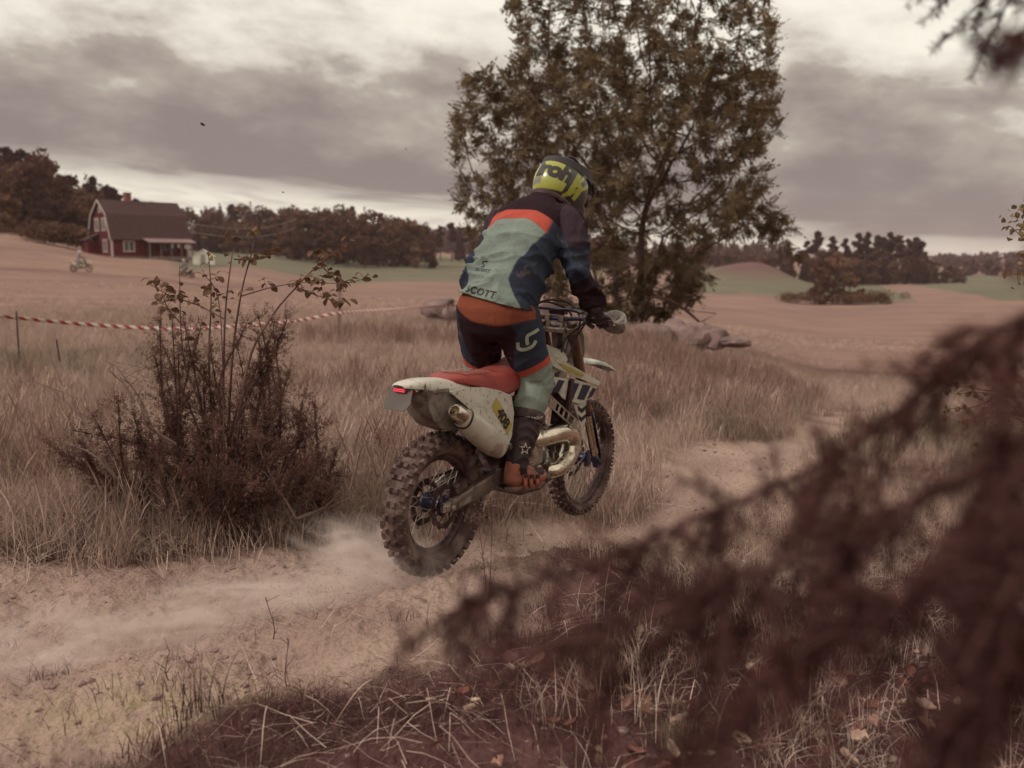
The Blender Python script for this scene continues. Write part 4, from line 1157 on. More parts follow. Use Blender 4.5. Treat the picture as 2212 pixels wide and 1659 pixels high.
# ---- hands in gloves, closed on the grips
def make_glove(s):
    g0, g1 = np.array([.968, s * .275, .876]), np.array([.907, s * .420, .868])
    ax = (g1 - g0) / np.linalg.norm(g1 - g0)
    W_ = np.array(WR[s])
    mid = (g0 + g1) / 2
    backd = W_ - mid; backd -= ax * (backd @ ax); backd /= np.linalg.norm(backd)      # from the bar toward the wrist
    updn = np.cross(ax, backd); 
    if updn[0] < 0: updn = -updn                                                      # toward the front of the bar
    parts = []
    for i, (t, L, r) in enumerate(((.24, 1.0, .0125), (.42, 1.08, .0130), (.60, 1.02, .0125), (.77, .86, .0112))):
        c = g0 + (g1 - g0) * t
        R0 = .032
        P = []
        for a in np.linspace(.15, 3.5 * L, 9):
            P.append(c + backd * R0 * math.cos(a) * (1.25 if a < .8 else 1) + updn * R0 * math.sin(a))
        P = [c + backd * .062 + updn * -.004] + P
        rr = np.linspace(r * 1.12, r * .9, len(P))
        parts.append(lambda b, P=P, rr=rr: b.tube(P, rr, 10))
    kn = [g0 + (g1 - g0) * t + backd * .045 for t in (.22, .80)]
    # palm slab
    wrist = W_ + backd * 0
    rg = []
    for f, wd, th in ((0, .036, .030), (.35, .042, .027), (.7, .046, .024), (1, .046, .018)):
        c = wrist * (1 - f) + (mid + backd * .040 + updn * .004) * f
        d = (mid + backd * .04) - wrist
        rg.append(ring(c, d, wd, th, 14, up=tuple(updn), pw=2.6))
    parts.append(lambda b: b.loft(rg))
    # thumb from the inner side of the palm, under the bar
    t0 = wrist * .55 + (mid + backd * .04) * .45 - ax * .036
    tp = [t0, g0 + (g1 - g0) * .10 + backd * .036 - updn * .014, g0 + (g1 - g0) * .10 + backd * .004 - updn * .034, g0 + (g1 - g0) * .20 - backd * .026 - updn * .026]
    parts.append(lambda b: b.tube(spline(tp, 10), np.linspace(.0165, .0115, 10), 10))
    me = blob(parts, .0042, 3, 'glove')
    gl = obj('glove', me, mat('black_glove', srgb(48, 34, 36), .65, var=.3, scale=22, bump=.3, bscale=60, bdist=.003, col2=srgb(78, 64, 62)), person)
    for t in (.24, .42, .60, .77):
        c = g0 + (g1 - g0) * t + backd * .060 + updn * .008
        MB().loft([ring(c + updn * h - backd * .0, updn, .011 * k, .013 * k, 8, up=tuple(backd)) for h, k in ((0, 1), (.008, .9), (.011, .4))]).build('knuckle_pad', mat('grey_pad', srgb(126, 110, 104), .6), gl)
    d = wrist - np.array(EL[s]); 
    MB().loft([ring(wrist - d / np.linalg.norm(d) * h, d, r, r, 16) for h, r in ((.045, .046), (.04, .049), (.0, .046), (-.012, .040))]).build('glove_cuff', mat('black_glove', (.03,) * 3), gl)
    return gl
gloves = [make_glove(s) for s in (-1, 1)]

# ---- helmet
HC = Vector((1.02, -.012, 1.585))
HM = Matrix.Translation(HC) @ Matrix.Rotation(rad(-8), 4, 'Z') @ Matrix.Rotation(rad(30), 4, 'Y') @ Matrix.Scale(1.14, 4)   # looks ahead, right and down
n1, n2 = 64, 44
hv = []; ok = []
for j in range(n2 + 1):
    ph = PI * j / n2
    for i in range(n1):
        th = 2 * PI * i / n1
        x, y, z = math.sin(ph) * math.cos(th), math.sin(ph) * math.sin(th), math.cos(ph)
        r = np.array([.150, .122, .140])
        p = np.array([x, y, z]) * r
        if z < 0: p[2] *= 1.15; p[0] *= 1 + .10 * -z; 
        if x < 0 and z < 0: p[0] *= 1 - .18 * z * z
        if x > .2: p[0] += .075 * (x - .2) * (1 if z < -.05 else .35) * sstep(np.array(-z), -.35, .35)
        if z < -.62: p[2] = -.62 * .140 * 1.15 - (-.62 - z) * .05
        hv.append(p)
hv = np.array(hv)
hf = [(j * n1 + i, (j + 1) * n1 + i, (j + 1) * n1 + (i + 1) % n1, j * n1 + (i + 1) % n1) for j in range(n2) for i in range(n1)]
def keepf(f):
    c = hv[list(f)].mean(0)
    return not (c[0] > .085 and -.045 < c[2] < .045 and abs(c[1]) < .105)
hb_ = MB().add(hv, [f for f in hf if keepf(f)])
hme = hb_.mesh('helmet', True, 60)
VV = verts(hme)
u, v = np.arctan2(VV[:, 1], -VV[:, 0]), VV[:, 2]                # 0 at the back, + to the left
put_attr(hme, 'lime', np.minimum(np.minimum(v + .082 + .012 * np.cos(u * 2), .066 - v - .05 * np.abs(u + .1) ** 1.5), .98 - np.abs(u - .05)) )
put_attr(hme, 'band', np.minimum(.008 - np.abs(v + .103 + .010 * np.cos(u)), 2.0 - np.abs(u)))
side_f = np.minimum(np.minimum(.018 - np.abs((v - .01) - .9 * (np.abs(u) - 1.42) * .25), np.abs(u) - 1.10), 2.3 - np.abs(u))
put_attr(hme, 'flash', side_f)
side_2 = np.minimum(np.minimum(.014 - np.abs((v + .055) - .5 * (np.abs(u) - 1.3) * .25), np.abs(u) - .9), 2.5 - np.abs(u))
put_attr(hme, 'flash2', side_2)
put_attr(hme, 'greyp', np.minimum(np.minimum(-.040 - v, v + .072), .30 - np.abs(u - .30)))
LIME = srgb(156, 154, 62)
M_helm = mat('helmet_shell', srgb(52, 44, 46), .3, var=.1, coat=.3, spec=.5, zones=[('lime', LIME, .004), ('greyp', srgb(120, 112, 104), .004), ('flash', LIME, .004), ('flash2', LIME, .004), ('band', srgb(96, 84, 84), .004)],
             dirt=srgb(110, 92, 76), dirt_amt=.12, dirt_scale=14)
helmet = obj('helmet', hme, M_helm, person); helmet.matrix_local = HM
sm = helmet.modifiers.new('so', 'SOLIDIFY'); sm.thickness = .008
# neck roll
nr = MB(); a = np.arange(28) * 2 * PI / 28
nr.loft([np.stack([(-.008 + (.118 + .012 * math.cos(t)) * np.cos(a)), (.098 + .012 * math.cos(t)) * np.sin(a), np.full(28, -.112 + .016 * math.sin(t))], 1) for t in np.linspace(0, 2 * PI, 9)], True, False)
nr.build('neck_roll', M_black, helmet)
pk = MB(); rg = []
for x, w, z in ((.05, .080, .118), (.08, .088, .108), (.11, .09, .094), (.145, .086, .074), (.165, .07, .060)):
    y = np.linspace(-1, 1, 11); rg.append(np.stack([np.full(11, x), w * y, z + .030 * (1 - y ** 2) - .012], 1))
o = pk.loft(rg, closed=False, caps=False).build('peak', M_helm, helmet, angle=60); q = o.modifiers.new('so', 'SOLIDIFY'); q.thickness = .005
put_attr(o.data, 'lime', np.full(len(o.data.vertices), -1.))
for nm_ in ('band', 'flash', 'flash2', 'greyp'): put_attr(o.data, nm_, np.full(len(o.data.vertices), -1.))
# goggles: frame, lens, strap round the shell
gg = MB().loft([ring((x, 0, .0), (1, 0, 0), w, h, 20, pw=3) for x, w, h in ((.09, .098, .046), (.125, .094, .048), (.140, .086, .044))], True, True)
gog = gg.build('goggles', M_black, helmet)
MB().loft([ring((x, 0, .0), (1, 0, 0), w, h, 20, pw=3) for x, w, h in ((.139, .080, .038), (.148, .070, .033), (.151, .03, .014))]).build('lens', mat('dark_lens', srgb(40, 34, 40), .08, coat=1.0, var=.05), gog)
st = MB(); a = np.linspace(rad(52), rad(308), 50); rg = []
for h in (-.020, .020):
    zz_ = h + .018 + .022 * np.cos(a)
    k = np.sqrt(np.maximum(0, 1 - (zz_ / .142) ** 2)) * 1.02 + .004
    rg.append(np.stack([.150 * k * np.cos(a) + np.where(np.cos(a) > 0, .02 * np.cos(a), 0), .122 * k * np.sin(a), zz_], 1))
o = st.loft(rg, closed=False, caps=False).build('goggle_strap', mat('grey_strap', srgb(60, 52, 54), .7, var=.1), gog); o.hide_render = False
o.location = (0, 0, .062); o.scale = (.93, .93, 1)
for yv in (-.03, .012):
    MB().tube(spline([(-.085, yv, .105), (-.05, yv * 1.2, .133), (-.01, yv * 1.3, .141), (.03, yv * 1.2, .139)], 10), .006, 6).build('vent_rib', M_black, helmet)
bpy.context.view_layer.update()
TH = tree_of(helmet)
M_dk = mat('helmet_print', srgb(56, 48, 44), .35, var=.05)
V_, F_ = text_geo('iroh', .105, .10, .006, .92, 2)
def wrap_decal(name, V, F, m, parent, u0, v0, lift=.0025):
    """letters wrapped round the back of the shell: x -> angle, y -> height"""
    P = []
    for x, y in V:
        uu = u0 + x / .125; z = v0 + y
        d = Vector((-math.cos(uu), -math.sin(uu), 0)); o_ = Vector((0, 0, z)) + d * .4
        hit, nr, _, _ = TH.ray_cast(o_, -d, .6)
        P.append(tuple((hit if hit else o_ * .4) + d * lift))
    me = bpy.data.meshes.new(name); me.from_pydata(P, [], F); me.update(); return obj(name, me, m, parent)
wrap_decal('lettering', V_, F_, M_dk, helmet, .34, -.002)
V_, F_ = text_geo('h', .15, .10, .008, 1, 2)
wrap_decal('lettering', V_, F_, mat('lime_print', LIME, .35, var=.05), helmet, 1.36, -.025)

# ---- lettering on the jersey and pants
TJ = tree_of(jersey); TP = tree_of(pants)
bk = np.array([.78, .0, -.30]); 
V_, F_ = text_geo('SCOTT', .050, .22, .0014, 1.12, 2); V_[:, 0] *= 1.02
decal('lettering', V_, F_, (.33, .018, 1.008), (.02, -1, -.15), (.20, -.1, .97), (.84, .54, -.1), TJ, M_ink, jersey, .003)
V_, F_ = text_geo('SCOTT', .024, .2, .0006, 1.12, 2); V_[:, 0] *= 1.05
decal('lettering', V_, F_, (.36, .03, 1.118), (0, -1, -.12), (.4, -.1, .9), (.84, .54, -.1), TJ, M_ink, jersey, .003)
# emblem: two hooked strokes
def stroke(P, w):
    P = spline(P, 14); T = np.gradient(P, axis=0); T /= np.linalg.norm(T, axis=1)[:, None]; Nn = np.stack([-T[:, 1], T[:, 0]], 1)
    k = len(P); return np.vstack([P + Nn * w, P - Nn * w]), [(i, i + 1, k + i + 1, k + i) for i in range(k - 1)]
v1, f1 = stroke([(.013, .014), (-.003, .015), (-.011, .007), (0, .0), (.007, -.007), (.001, -.015), (-.008, -.014)], .0027)
decal('emblem', v1, f1, (.365, .03, 1.15), (0, -1, -.12), (.4, -.1, .9), (.84, .54, -.1), TJ, M_ink, jersey, .003)
v2, f2 = stroke([(.004, .018), (.016, .018), (.018, .018)], .0025)
decal('emblem', v2, f2, (.365, .03, 1.15), (0, -1, -.12), (.4, -.1, .9), (.84, .54, -.1), TJ, M_ink, jersey, .003)
M_sage = mat('sage_print', srgb(150, 152, 132), .7, var=.05)
v3, f3 = stroke([(.052, .052), (.020, .034), (-.004, .022), (-.006, -.004), (.0, -.022)], .0085)
v4, f4 = stroke([(-.052, -.006), (-.046, -.036), (-.014, -.044), (.024, -.030), (.040, -.004)], .0085)
for vv, ff in ((v3, f3), (v4, f4)):
    decal('emblem', vv, ff, (.453, -.20, .782), (.62, -.76, .12), (.15, .1, .95), (.84, .54, -.12), TP, M_sage, pants, .003)

# ================================================================== far woods
GREENS = dict(dec=(srgb(106, 74, 58), srgb(82, 50, 44)), pine=(srgb(84, 50, 46), srgb(64, 34, 34)), pale=(srgb(126, 94, 70), srgb(98, 66, 54)), bush=(srgb(110, 82, 60), srgb(84, 54, 46)))
M_bark = mat('far_bark', srgb(92, 68, 58), .9, var=.3, scale=2)
LM = {k: leaf_mat('foliage_' + k, v[0], v[1], .2, scale=.35) for k, v in GREENS.items()}

def quads(C, size, nrm_jit=1.0, seed=0, aspect=.7):
    """one random-facing leaf clump (quad) per centre"""
    r = np.random.default_rng(seed); n = len(C)
    a = r.normal(size=(n, 3)); a /= np.linalg.norm(a, axis=1)[:, None]
    b = np.cross(a, r.normal(size=(n, 3))); b /= np.linalg.norm(b, axis=1)[:, None]
    s = size * r.uniform(.6, 1.35, (n, 1))
    a = a * s; b = b * s * aspect
    V = np.stack([C - a, C - b * .9, C + a * 1.1, C + b * .9], 1).reshape(-1, 3)
    return V, np.arange(4 * n).reshape(n, 4)

def crown_points(kind, r, n, h):
    """points filling a crown for a tree h tall (base at 0)"""
    if kind == 'pine':                                     # bare stem, layered cloudy top
        L = []
        z0 = h * r.uniform(.42, .58)
        for k in range(9):
            z = z0 + (h * .97 - z0) * (k + r.random() * .6) / 9
            rad_ = h * .115 * (1 - .55 * (z - z0) / (h - z0)) * r.uniform(.6, 1.25)
            a = r.uniform(0, 2 * PI); L.append((rad_ * .7 * math.cos(a), rad_ * .7 * math.sin(a), z, rad_ * .85, h * .045))
        L.append((0, 0, h * .95, h * .05, h * .05))
    elif kind == 'spruce':
        L = [(0, 0, h * (.08 + .9 * t), h * .17 * (1 - t) + .15, h * .05) for t in np.linspace(0, 1, 14)]
    elif kind == 'bush':
        L = [(r.normal() * h * .55, r.normal() * h * .35, h * r.uniform(.25, .68), h * r.uniform(.25, .42), h * r.uniform(.22, .32)) for _ in range(11)]
    else:
        L = []
        for k in range(17):
            z = h * r.uniform(.07, .86); w = h * .26 * math.sin(PI * min(1, (z / h + .12) / 1.12)) ** .6
            a = r.uniform(0, 2 * PI); q = w * math.sqrt(r.random())
            L.append((q * math.cos(a), q * math.sin(a), z, h * r.uniform(.09, .15), h * r.uniform(.07, .11)))
        L.append((0, 0, h * .9, h * .09, h * .09))
    P = []
    wts = np.array([l[3] ** 2 for l in L]); wts /= wts.sum()
    for l, w in zip(L, wts):
        m = max(6, int(n * w)); d = r.normal(size=(m, 3)); d /= np.linalg.norm(d, axis=1)[:, None]
        rr = r.uniform(.45, 1.08, (m, 1)) ** .6
        P.append(np.array(l[:3]) + d * rr * np.array([l[3], l[3], l[4]]))
    return np.concatenate(P)

PROTO = {}
def proto(kind, var):
    if (kind, var) in PROTO: return PROTO[(kind, var)]
    r = np.random.default_rng(100 + var * 7 + len(kind)); h = 10.0
    n = {'pine': 1300, 'spruce': 1500, 'bush': 1600}.get(kind, 1900)
    V, F = quads(crown_points(kind, r, n, h), {'pine': .26, 'spruce': .22, 'bush': .42}.get(kind, .30), seed=var)
    cm = fast_mesh('crown', V, F); cm.materials.append(LM['pine' if kind in ('pine', 'spruce') else 'bush' if kind == 'bush' else ('pale' if var % 3 == 2 else 'dec')])
    t = MB(); top = {'pine': 9.5, 'bush': 4.0}.get(kind, 8.0); rb = {'pine': .17, 'bush': .10}.get(kind, .2)
    bend = r.normal(size=2) * .25
    t.tube([(bend[0] * (k / 4) ** 2, bend[1] * (k / 4) ** 2, top * k / 4 - .3 * (k == 0)) for k in range(5)], [rb, rb * .8, rb * .62, rb * .42, rb * .12], 6)
    for k in range(5):
        z = top * r.uniform(.45, .85); a = r.uniform(0, 2 * PI); L = r.uniform(1, 2.2)
        t.tube([(0, 0, z), (L * .5 * math.cos(a), L * .5 * math.sin(a), z + .35 * L), (L * math.cos(a), L * math.sin(a), z + .9 * L)], [rb * .35, rb * .25, rb * .08], 5)
    tm = t.mesh('trunk'); tm.materials.append(M_bark)
    PROTO[(kind, var)] = (cm, tm); return cm, tm
KIND_NAME = dict(pine='pine_tree', spruce='spruce_tree', bush='shrub', dec='broadleaf_tree')
def plant(px, Y, top, kind, var, label, group, wide=1.0, cat=None, zoff=0.0):
    p = place(px, 600, Y); z = land1(p[0], Y) - .1 + zoff
    h = place(px, top, Y)[2] - z
    if h < 1.0: h = 1.0
    e = empty(KIND_NAME[kind], (p[0], Y, z), random.uniform(0, 6.28))
    tag(e, label, cat or ('shrub' if kind == 'bush' else 'tree'), group)
    cm, tm = proto(kind, var)
    k = h / 10.0
    e.scale = (k * wide * random.uniform(.92, 1.1), k * wide * random.uniform(.92, 1.1), k)
    obj('crown', cm, None, e); obj('trunk', tm, None, e)
    return e
rs = random.Random(5)
def row(xs, Ys, tops_x, tops_y, kinds, label, group, jit=9, wide=1.0):
    for px in xs:
        Y = rs.uniform(*Ys); x = px + rs.uniform(-8, 8)
        top = float(np.interp(x, tops_x, tops_y)) + rs.uniform(-jit * .5, jit)
        kd = rs.choice(kinds)
        plant(x, Y, top, kd, rs.randrange(4), label[kd] if isinstance(label, dict) else label, group, wide * rs.uniform(.9, 1.25))
# wooded hill behind the house, left
tx, ty = [-200, 0, 60, 100, 150, 200, 260, 300, 330], [300, 308, 322, 330, 372, 376, 402, 424, 436]
lab = dict(dec='broadleaf tree in the wood on the hill behind the red house', pine='dark pine in the wood on the hill behind the red house', spruce='dark spruce in the wood on the hill behind the red house')
row(range(-170, 335, 16), (205, 240), tx, [q + 4 for q in ty], ['dec', 'pine', 'pine', 'spruce'], lab, 'trees on the wooded hill')
row(range(-160, 325, 22), (185, 205), tx, [q + 26 for q in ty], ['dec', 'dec', 'spruce', 'pine'], lab, 'trees on the wooded hill', 14)
row(range(-150, 215, 30), (160, 178), tx, [q + 62 for q in ty], ['dec'], lab, 'trees on the wooded hill', 22, 1.1)
plant(104, 168, 316, 'dec', 1, 'tall full broadleaf tree standing highest at the front of the hill wood', None, 1.05)
plant(18, 150, 416, 'dec', 2, 'pale rounded tree at the far edge of the stubble slope', None, 1.3)
for px, Y, top, w, lb in ((120, 128, 466, 1.3, 'round leafy bush farthest from the red house gable'), (152, 127, 470, 1.25, 'round leafy bush in the middle of three beside the red house'), (180, 126, 476, 1.2, 'round leafy bush touching the gable of the red house'),
                          (60, 140, 488, 1.6, 'low scrubby bush on the stubble slope under the hill wood'), (15, 138, 488, 1.6, 'low dull bush at the picture edge on the stubble slope')):
    plant(px, Y, top, 'bush', rs.randrange(3), lb, None, w)
# wood beyond the green meadow
tx, ty = [330, 400, 450, 500, 540, 600, 640, 680, 750, 800, 860, 900, 940, 1000, 1100, 1200], [440, 447, 452, 432, 440, 456, 444, 452, 440, 452, 466, 478, 490, 480, 476, 480]
lab = dict(dec='broadleaf tree in the long wood beyond the green meadow', pine='pine crown rising in the long wood beyond the green meadow', spruce='spruce in the long wood beyond the green meadow')
row(range(330, 1240, 19), (330, 380), tx, ty, ['dec', 'pine', 'spruce', 'spruce'], lab, 'trees of the wood beyond the meadow', 12)
row(range(350, 640, 20), (300, 325), tx, [q + 34 for q in ty], ['dec', 'dec', 'spruce'], lab, 'trees of the wood beyond the meadow', 14, 1.1)
labf = 'full broadleaf tree along the front edge of the wood beyond the meadow'
row(range(628, 945, 19), (262, 285), tx, [q + 8 for q in ty], ['dec'], labf, 'front row of the wood beyond the meadow', 22, 1.05)
row(range(640, 930, 36), (250, 262), tx, [q + 42 for q in ty], ['dec'], labf, 'front row of the wood beyond the meadow', 22, 1.1)
# pines and mixed wood beyond the fields on the right
labp = dict(pine='low pine crown among the mixed wood under the tall pines', dec='broadleaf tree in the mixed wood under the tall pines', spruce='dark spruce in the mixed wood under the tall pines')
PINES = ((1742, 520), (1763, 499), (1795, 511), (1824, 514), (1851, 504), (1871, 502), (1892, 508), (1919, 502), (1939, 508), (1975, 512), (1985, 520), (1700, 522), (1905, 512), (1958, 516)); pine_no = 0
ORD = 'first second third fourth fifth sixth seventh eighth ninth tenth eleventh twelfth thirteenth fourteenth'.split()
for px, top in PINES:
    pine_no += 1; plant(px, rs.uniform(345, 362), top, 'pine', rs.randrange(4), 'tall bare-stemmed pine above the far wood, %s counting from the rough hillock' % ORD[sorted(PINES).index((px, top))], 'tall pines on the far rise', 1.15)
row(range(1642, 2010, 17), (335, 350), [1600, 1700, 1800, 1990, 2060], [548, 536, 532, 536, 566], ['spruce', 'spruce', 'pine', 'dec'], labp, 'mixed wood under the pines', 9, 1.1)
row(range(1650, 2060, 22), (322, 334), [1600, 1700, 1800, 1980, 2060], [560, 552, 556, 556, 578], ['dec', 'spruce', 'dec'], labp, 'mixed wood under the pines', 10, 1.25)
row(range(1985, 2090, 13), (330, 350), [1960, 2000, 2060, 2100], [548, 556, 574, 590], ['spruce', 'dec'], labp, 'mixed wood under the pines', 5, 1.2)
row(range(1180, 1650, 26), (380, 430), [1180, 1400, 1520, 1600, 1660], [505, 525, 530, 535, 540], ['dec', 'dec', 'spruce'], 'grey-brown tree along the valley beyond the great tree', 'trees along the valley beyond the great tree', 12, 1.3)
for px, Y, top, k, w, lb in ((1775, 186, 556, 'dec', 1.0, 'leafy tree of the field clump beside the round green bush'), (1800, 190, 546, 'dec', .95, 'tallest tree of the clump standing alone in the field'), (1838, 188, 586, 'dec', 1.25, 'low tree of the field clump nearest the long dark thicket'),
                             (1743, 181, 627, 'bush', 1.75, 'round green bush standing alone in the stubble field'), (1828, 183, 628, 'bush', 1.5, 'dark end of the long thicket beside the field clump'), (1862, 183, 622, 'bush', 1.7, 'middle mound of the long dark thicket in the field'), (1895, 183, 628, 'bush', 1.5, 'tapering outer end of the long dark thicket in the field')):
    plant(px, Y, top, k, rs.randrange(3), lb, None, w)

# far-off wooded ridges that read as one mass
def ridge(name, label, spec, seed, m):
    r = np.random.default_rng(seed); C = []
    for x0, x1, Y0, Y1, t0, t1, n in spec:
        for k in range(n):
            f = r.random(); px = x0 + (x1 - x0) * f; Y = r.uniform(Y0, Y1); p = place(px, 600, Y); z = land1(p[0], Y)
            h = max(5.0, place(px, t0 + (t1 - t0) * f, Y)[2] - z) * r.uniform(.80, 1.04)
            c = crown_points(r.choice(['dec', 'spruce', 'pine']), r, 150, h); c[:, :2] *= 1.3
            C.append(c + np.array([p[0], Y, z]))
    C = np.concatenate(C); V, F = quads(C, .95, seed=seed)
    o = obj(name, fast_mesh(name, V, F), m); tag(o, label, kind='stuff'); return o
ridge('distant_forest', 'far wooded ridges along the horizon', [(1440, 1700, 620, 700, 526, 524, 90), (1990, 2420, 640, 760, 548, 538, 130), (2080, 2420, 480, 560, 562, 556, 80), (300, 640, 520, 600, 446, 452, 80), (920, 1440, 560, 640, 486, 520, 110)], 4,
      leaf_mat('foliage_far', srgb(104, 76, 72), srgb(80, 54, 54), .1, scale=.05))

# ================================================================== the red house
hp = place(243, 551, 120.0)
house = empty('house', (hp[0], 120.0, land1(hp[0], 120.0) - .15), rad(45))
tag(house, 'red wooden house with white trim and brown gambrel roof on the slope', 'house')
house.location.z = hp[2] - .1
M_hred = mat('falu_red_boards', srgb(92, 32, 37), .85, var=.18, scale=1.5); M_hwhite = mat('white_trim_paint', srgb(178, 164, 154), .7, var=.08)
M_roof = mat('brown_roof_tiles', srgb(84, 58, 58), .8, var=.22, scale=3, bump=.4, bscale=9, bdist=.05); M_glass = mat('dim_window_glass', srgb(70, 58, 60), .12, spec=.7, var=.1)
M_stone = mat('foundation_stone', srgb(120, 100, 94), .9, var=.25, scale=2)
HL, HW, EA, BR, RI = 10.1, 6.5, 2.35, 5.35, 7.25            # long side along +x from the corner, gable along +y
wall = MB(); prof = [(0, 0), (HW, 0), (HW, EA), (HW - .95, BR - .12), (HW / 2, RI - .12), (.95, BR - .12), (0, EA)]
wall.plate([(y, z) for y, z in prof], 0, 0, HL); wo_ = wall.build('wall', M_hred, house, smooth=False)
# vertical board joints on the faces seen
bd_ = MB()
for k in range(44): bd_.box((.12 + k * .23, -.012, EA / 2), (.05, .024, EA))
for k in range(28):
    y = .12 + k * .23; hgt = np.interp(y, [0, .95, HW / 2, HW - .95, HW], [EA, BR, RI, BR, EA]) - .2
    bd_.box((-.012, y, hgt / 2), (.024, .05, hgt))
o = bd_.build('board_battens', M_hred, wo_, smooth=False); o['kind'] = 'stuff'
MB().box((HL / 2, HW / 2, -.55), (HL + .1, HW + .1, 1.1)).build('foundation', M_stone, house, smooth=False)
roof = MB(); ov = .35; th = .14
rp = [(-.42, EA - .28), (.95 - .06, BR), (HW / 2, RI), (HW - .95 + .06, BR), (HW + .42, EA - .28)]
outer = rp; inner = [(-.42 + .16, EA - .36), (.95 + .10, BR - .12), (HW / 2, RI - .15), (HW - .95 - .10, BR - .12), (HW + .42 - .16, EA - .36)]
roof.plate(outer + inner[::-1], 0, -ov, HL + ov); ro = roof.build('roof', M_roof, house, smooth=False)
ch_ = MB().box((HL * .36, HW / 2, RI + .35), (.75, .75, 1.2)).box((HL * .36, HW / 2, RI + .98), (.86, .86, .10)); ch_.build('chimney', mat('chimney_brick', srgb(122, 76, 70), .9, var=.25, scale=4), ro, smooth=False)
rl = MB()
for (y0, z0), (y1, z1) in ((rp[0], rp[1]), (rp[1], rp[2])):
    for k in range(10):
        f = (k + .5) / 10; a = np.array([y0 + (y1 - y0) * f, z0 + (z1 - z0) * f]); d = np.array([y1 - y0, z1 - z0]); d /= np.linalg.norm(d); nn = np.array([-d[1], d[0]])
        c = a + nn * .015
        rl.box((HL / 2, c[0], c[1]), (HL + 2 * ov - .02, .05, .05), rotm('X', math.atan2(d[1], d[0])))
o = rl.build('tile_courses', M_roof, ro, smooth=False); o['kind'] = 'stuff'
for seg_ in range(4):
    (y0, z0), (y1, z1) = outer[seg_], outer[seg_ + 1]
    bb_ = MB(); d = np.array([y1 - y0, z1 - z0]); L = np.linalg.norm(d)
    bb_.box((-ov - .02, (y0 + y1) / 2, (z0 + z1) / 2 - .10), (.05, L, .20), rotm('X', math.atan2(d[1], d[0]))); bb_.build('bargeboard', M_hwhite, ro, smooth=False)
for (x, y) in ((0, 0), (HL, 0), (0, HW)):
    MB().box((x, y, EA / 2 - .1), (.20, .20, EA)).build('corner_board', M_hwhite, house, smooth=False)
def hwin(face, a, z, w, h, two=True):
    """window on the long side ('s') or the gable ('g')"""
    ax_ = face == 's'
    def bx(c, s): 
        return (c[0], -.04 + c[1], c[2]), (s[0], s[1], s[2])
    f = MB()
    def add(mb, da, dz, sa, sz, dep, th_):
        if ax_: mb.box((a + da, -dep, z + dz), (sa, th_, sz))
        else: mb.box((-dep, a + da, z + dz), (th_, sa, sz))
    for da, dz, sa, sz in ((-w / 2, 0, .14, h + .26), (w / 2, 0, .14, h + .26), (0, h / 2, w + .14, .14), (0, -h / 2, w + .14, .14)): add(f, da, dz, sa, sz, .045, .09)
    wn = f.build('window', M_hwhite, house, smooth=False)
    if two:
        mm = MB(); add(mm, 0, 0, .10, h - .14, .04, .06); mm.build('mullion', M_hwhite, wn, smooth=False)
    n = 2 if two else 1
    for k in range(n):
        g_ = MB(); add(g_, (k - (n - 1) / 2) * w / n, 0, w / n - .11, h - .14, .028, .008); g_.build('pane', M_glass, wn, smooth=False)
hwin('g', 2.15, 4.05, 1.15, 1.5); hwin('g', 4.4, 4.05, 1.15, 1.5); hwin('g', HW / 2, 5.95, .6, .6, False); hwin('g', 2.0, 1.3, 1.1, 1.5)
hwin('s', 2.15, 1.25, 1.35, 1.3)
# porch: lean-to roof on posts along the far half of the long side
M_porch = mat('grey_porch_wood', srgb(122, 100, 96), .8)
px0, px1, pd = 4.0, 10.0, 1.9
pr = MB(); pr.plate([(-pd - .3, 1.72), (.0, 2.30), (.0, 2.40), (-pd - .3, 1.82)], 0, px0 - .2, px1 + .3); pr.build('porch_roof', mat('porch_tin', srgb(138, 110, 106), .6, var=.15), house, smooth=False)
MB().box(((px0 + px1) / 2, -pd / 2, -.32), (px1 - px0, pd, .5)).build('porch_floor', M_stone, house, smooth=False)
for x in (px0 + .1, px0 + 1.6, px0 + 3.0, px0 + 4.4, px1 - .1):
    MB().box((x, -pd + .1, .83), (.11, .11, 1.85)).build('porch_post', M_porch, house, smooth=False)
MB().box(((px0 + px1) / 2, -pd + .1, 1.72), (px1 - px0, .10, .14)).build('porch_beam', M_porch, house, smooth=False)
MB().box((px0 + .9, -.05, .9), (.95, .06, 2.0)).build('door', mat('dark_door', srgb(74, 46, 46), .7), house, smooth=False)
MB().box((px0 + 3.6, -.04, 1.2), (1.9, .06, 1.1)).build('porch_window', M_glass, house, smooth=False)
for k, x in enumerate((px0 + 3.1, px0 + 4.0)):
    MB().box((x, -pd + .08, 1.35), (.34, .03, .5)).build('hanging_cloth', M_hwhite, house, smooth=False)
MB().box((px1 - .75, -pd + .05, 1.25), (.9, .04, .55)).build('awning', M_hwhite, house, smooth=False)
ex = MB(); ex.box((-.7, 5.3, .85), (1.4, 2.2, 2.3)); ex.build('entrance_wing', M_hred, house, smooth=False)
MB().plate([(-1.65, 1.95), (.0, 2.75), (.0, 2.87), (-1.65, 2.07)], 1, 4.0, 6.6).build('wing_roof', M_roof, house, smooth=False)

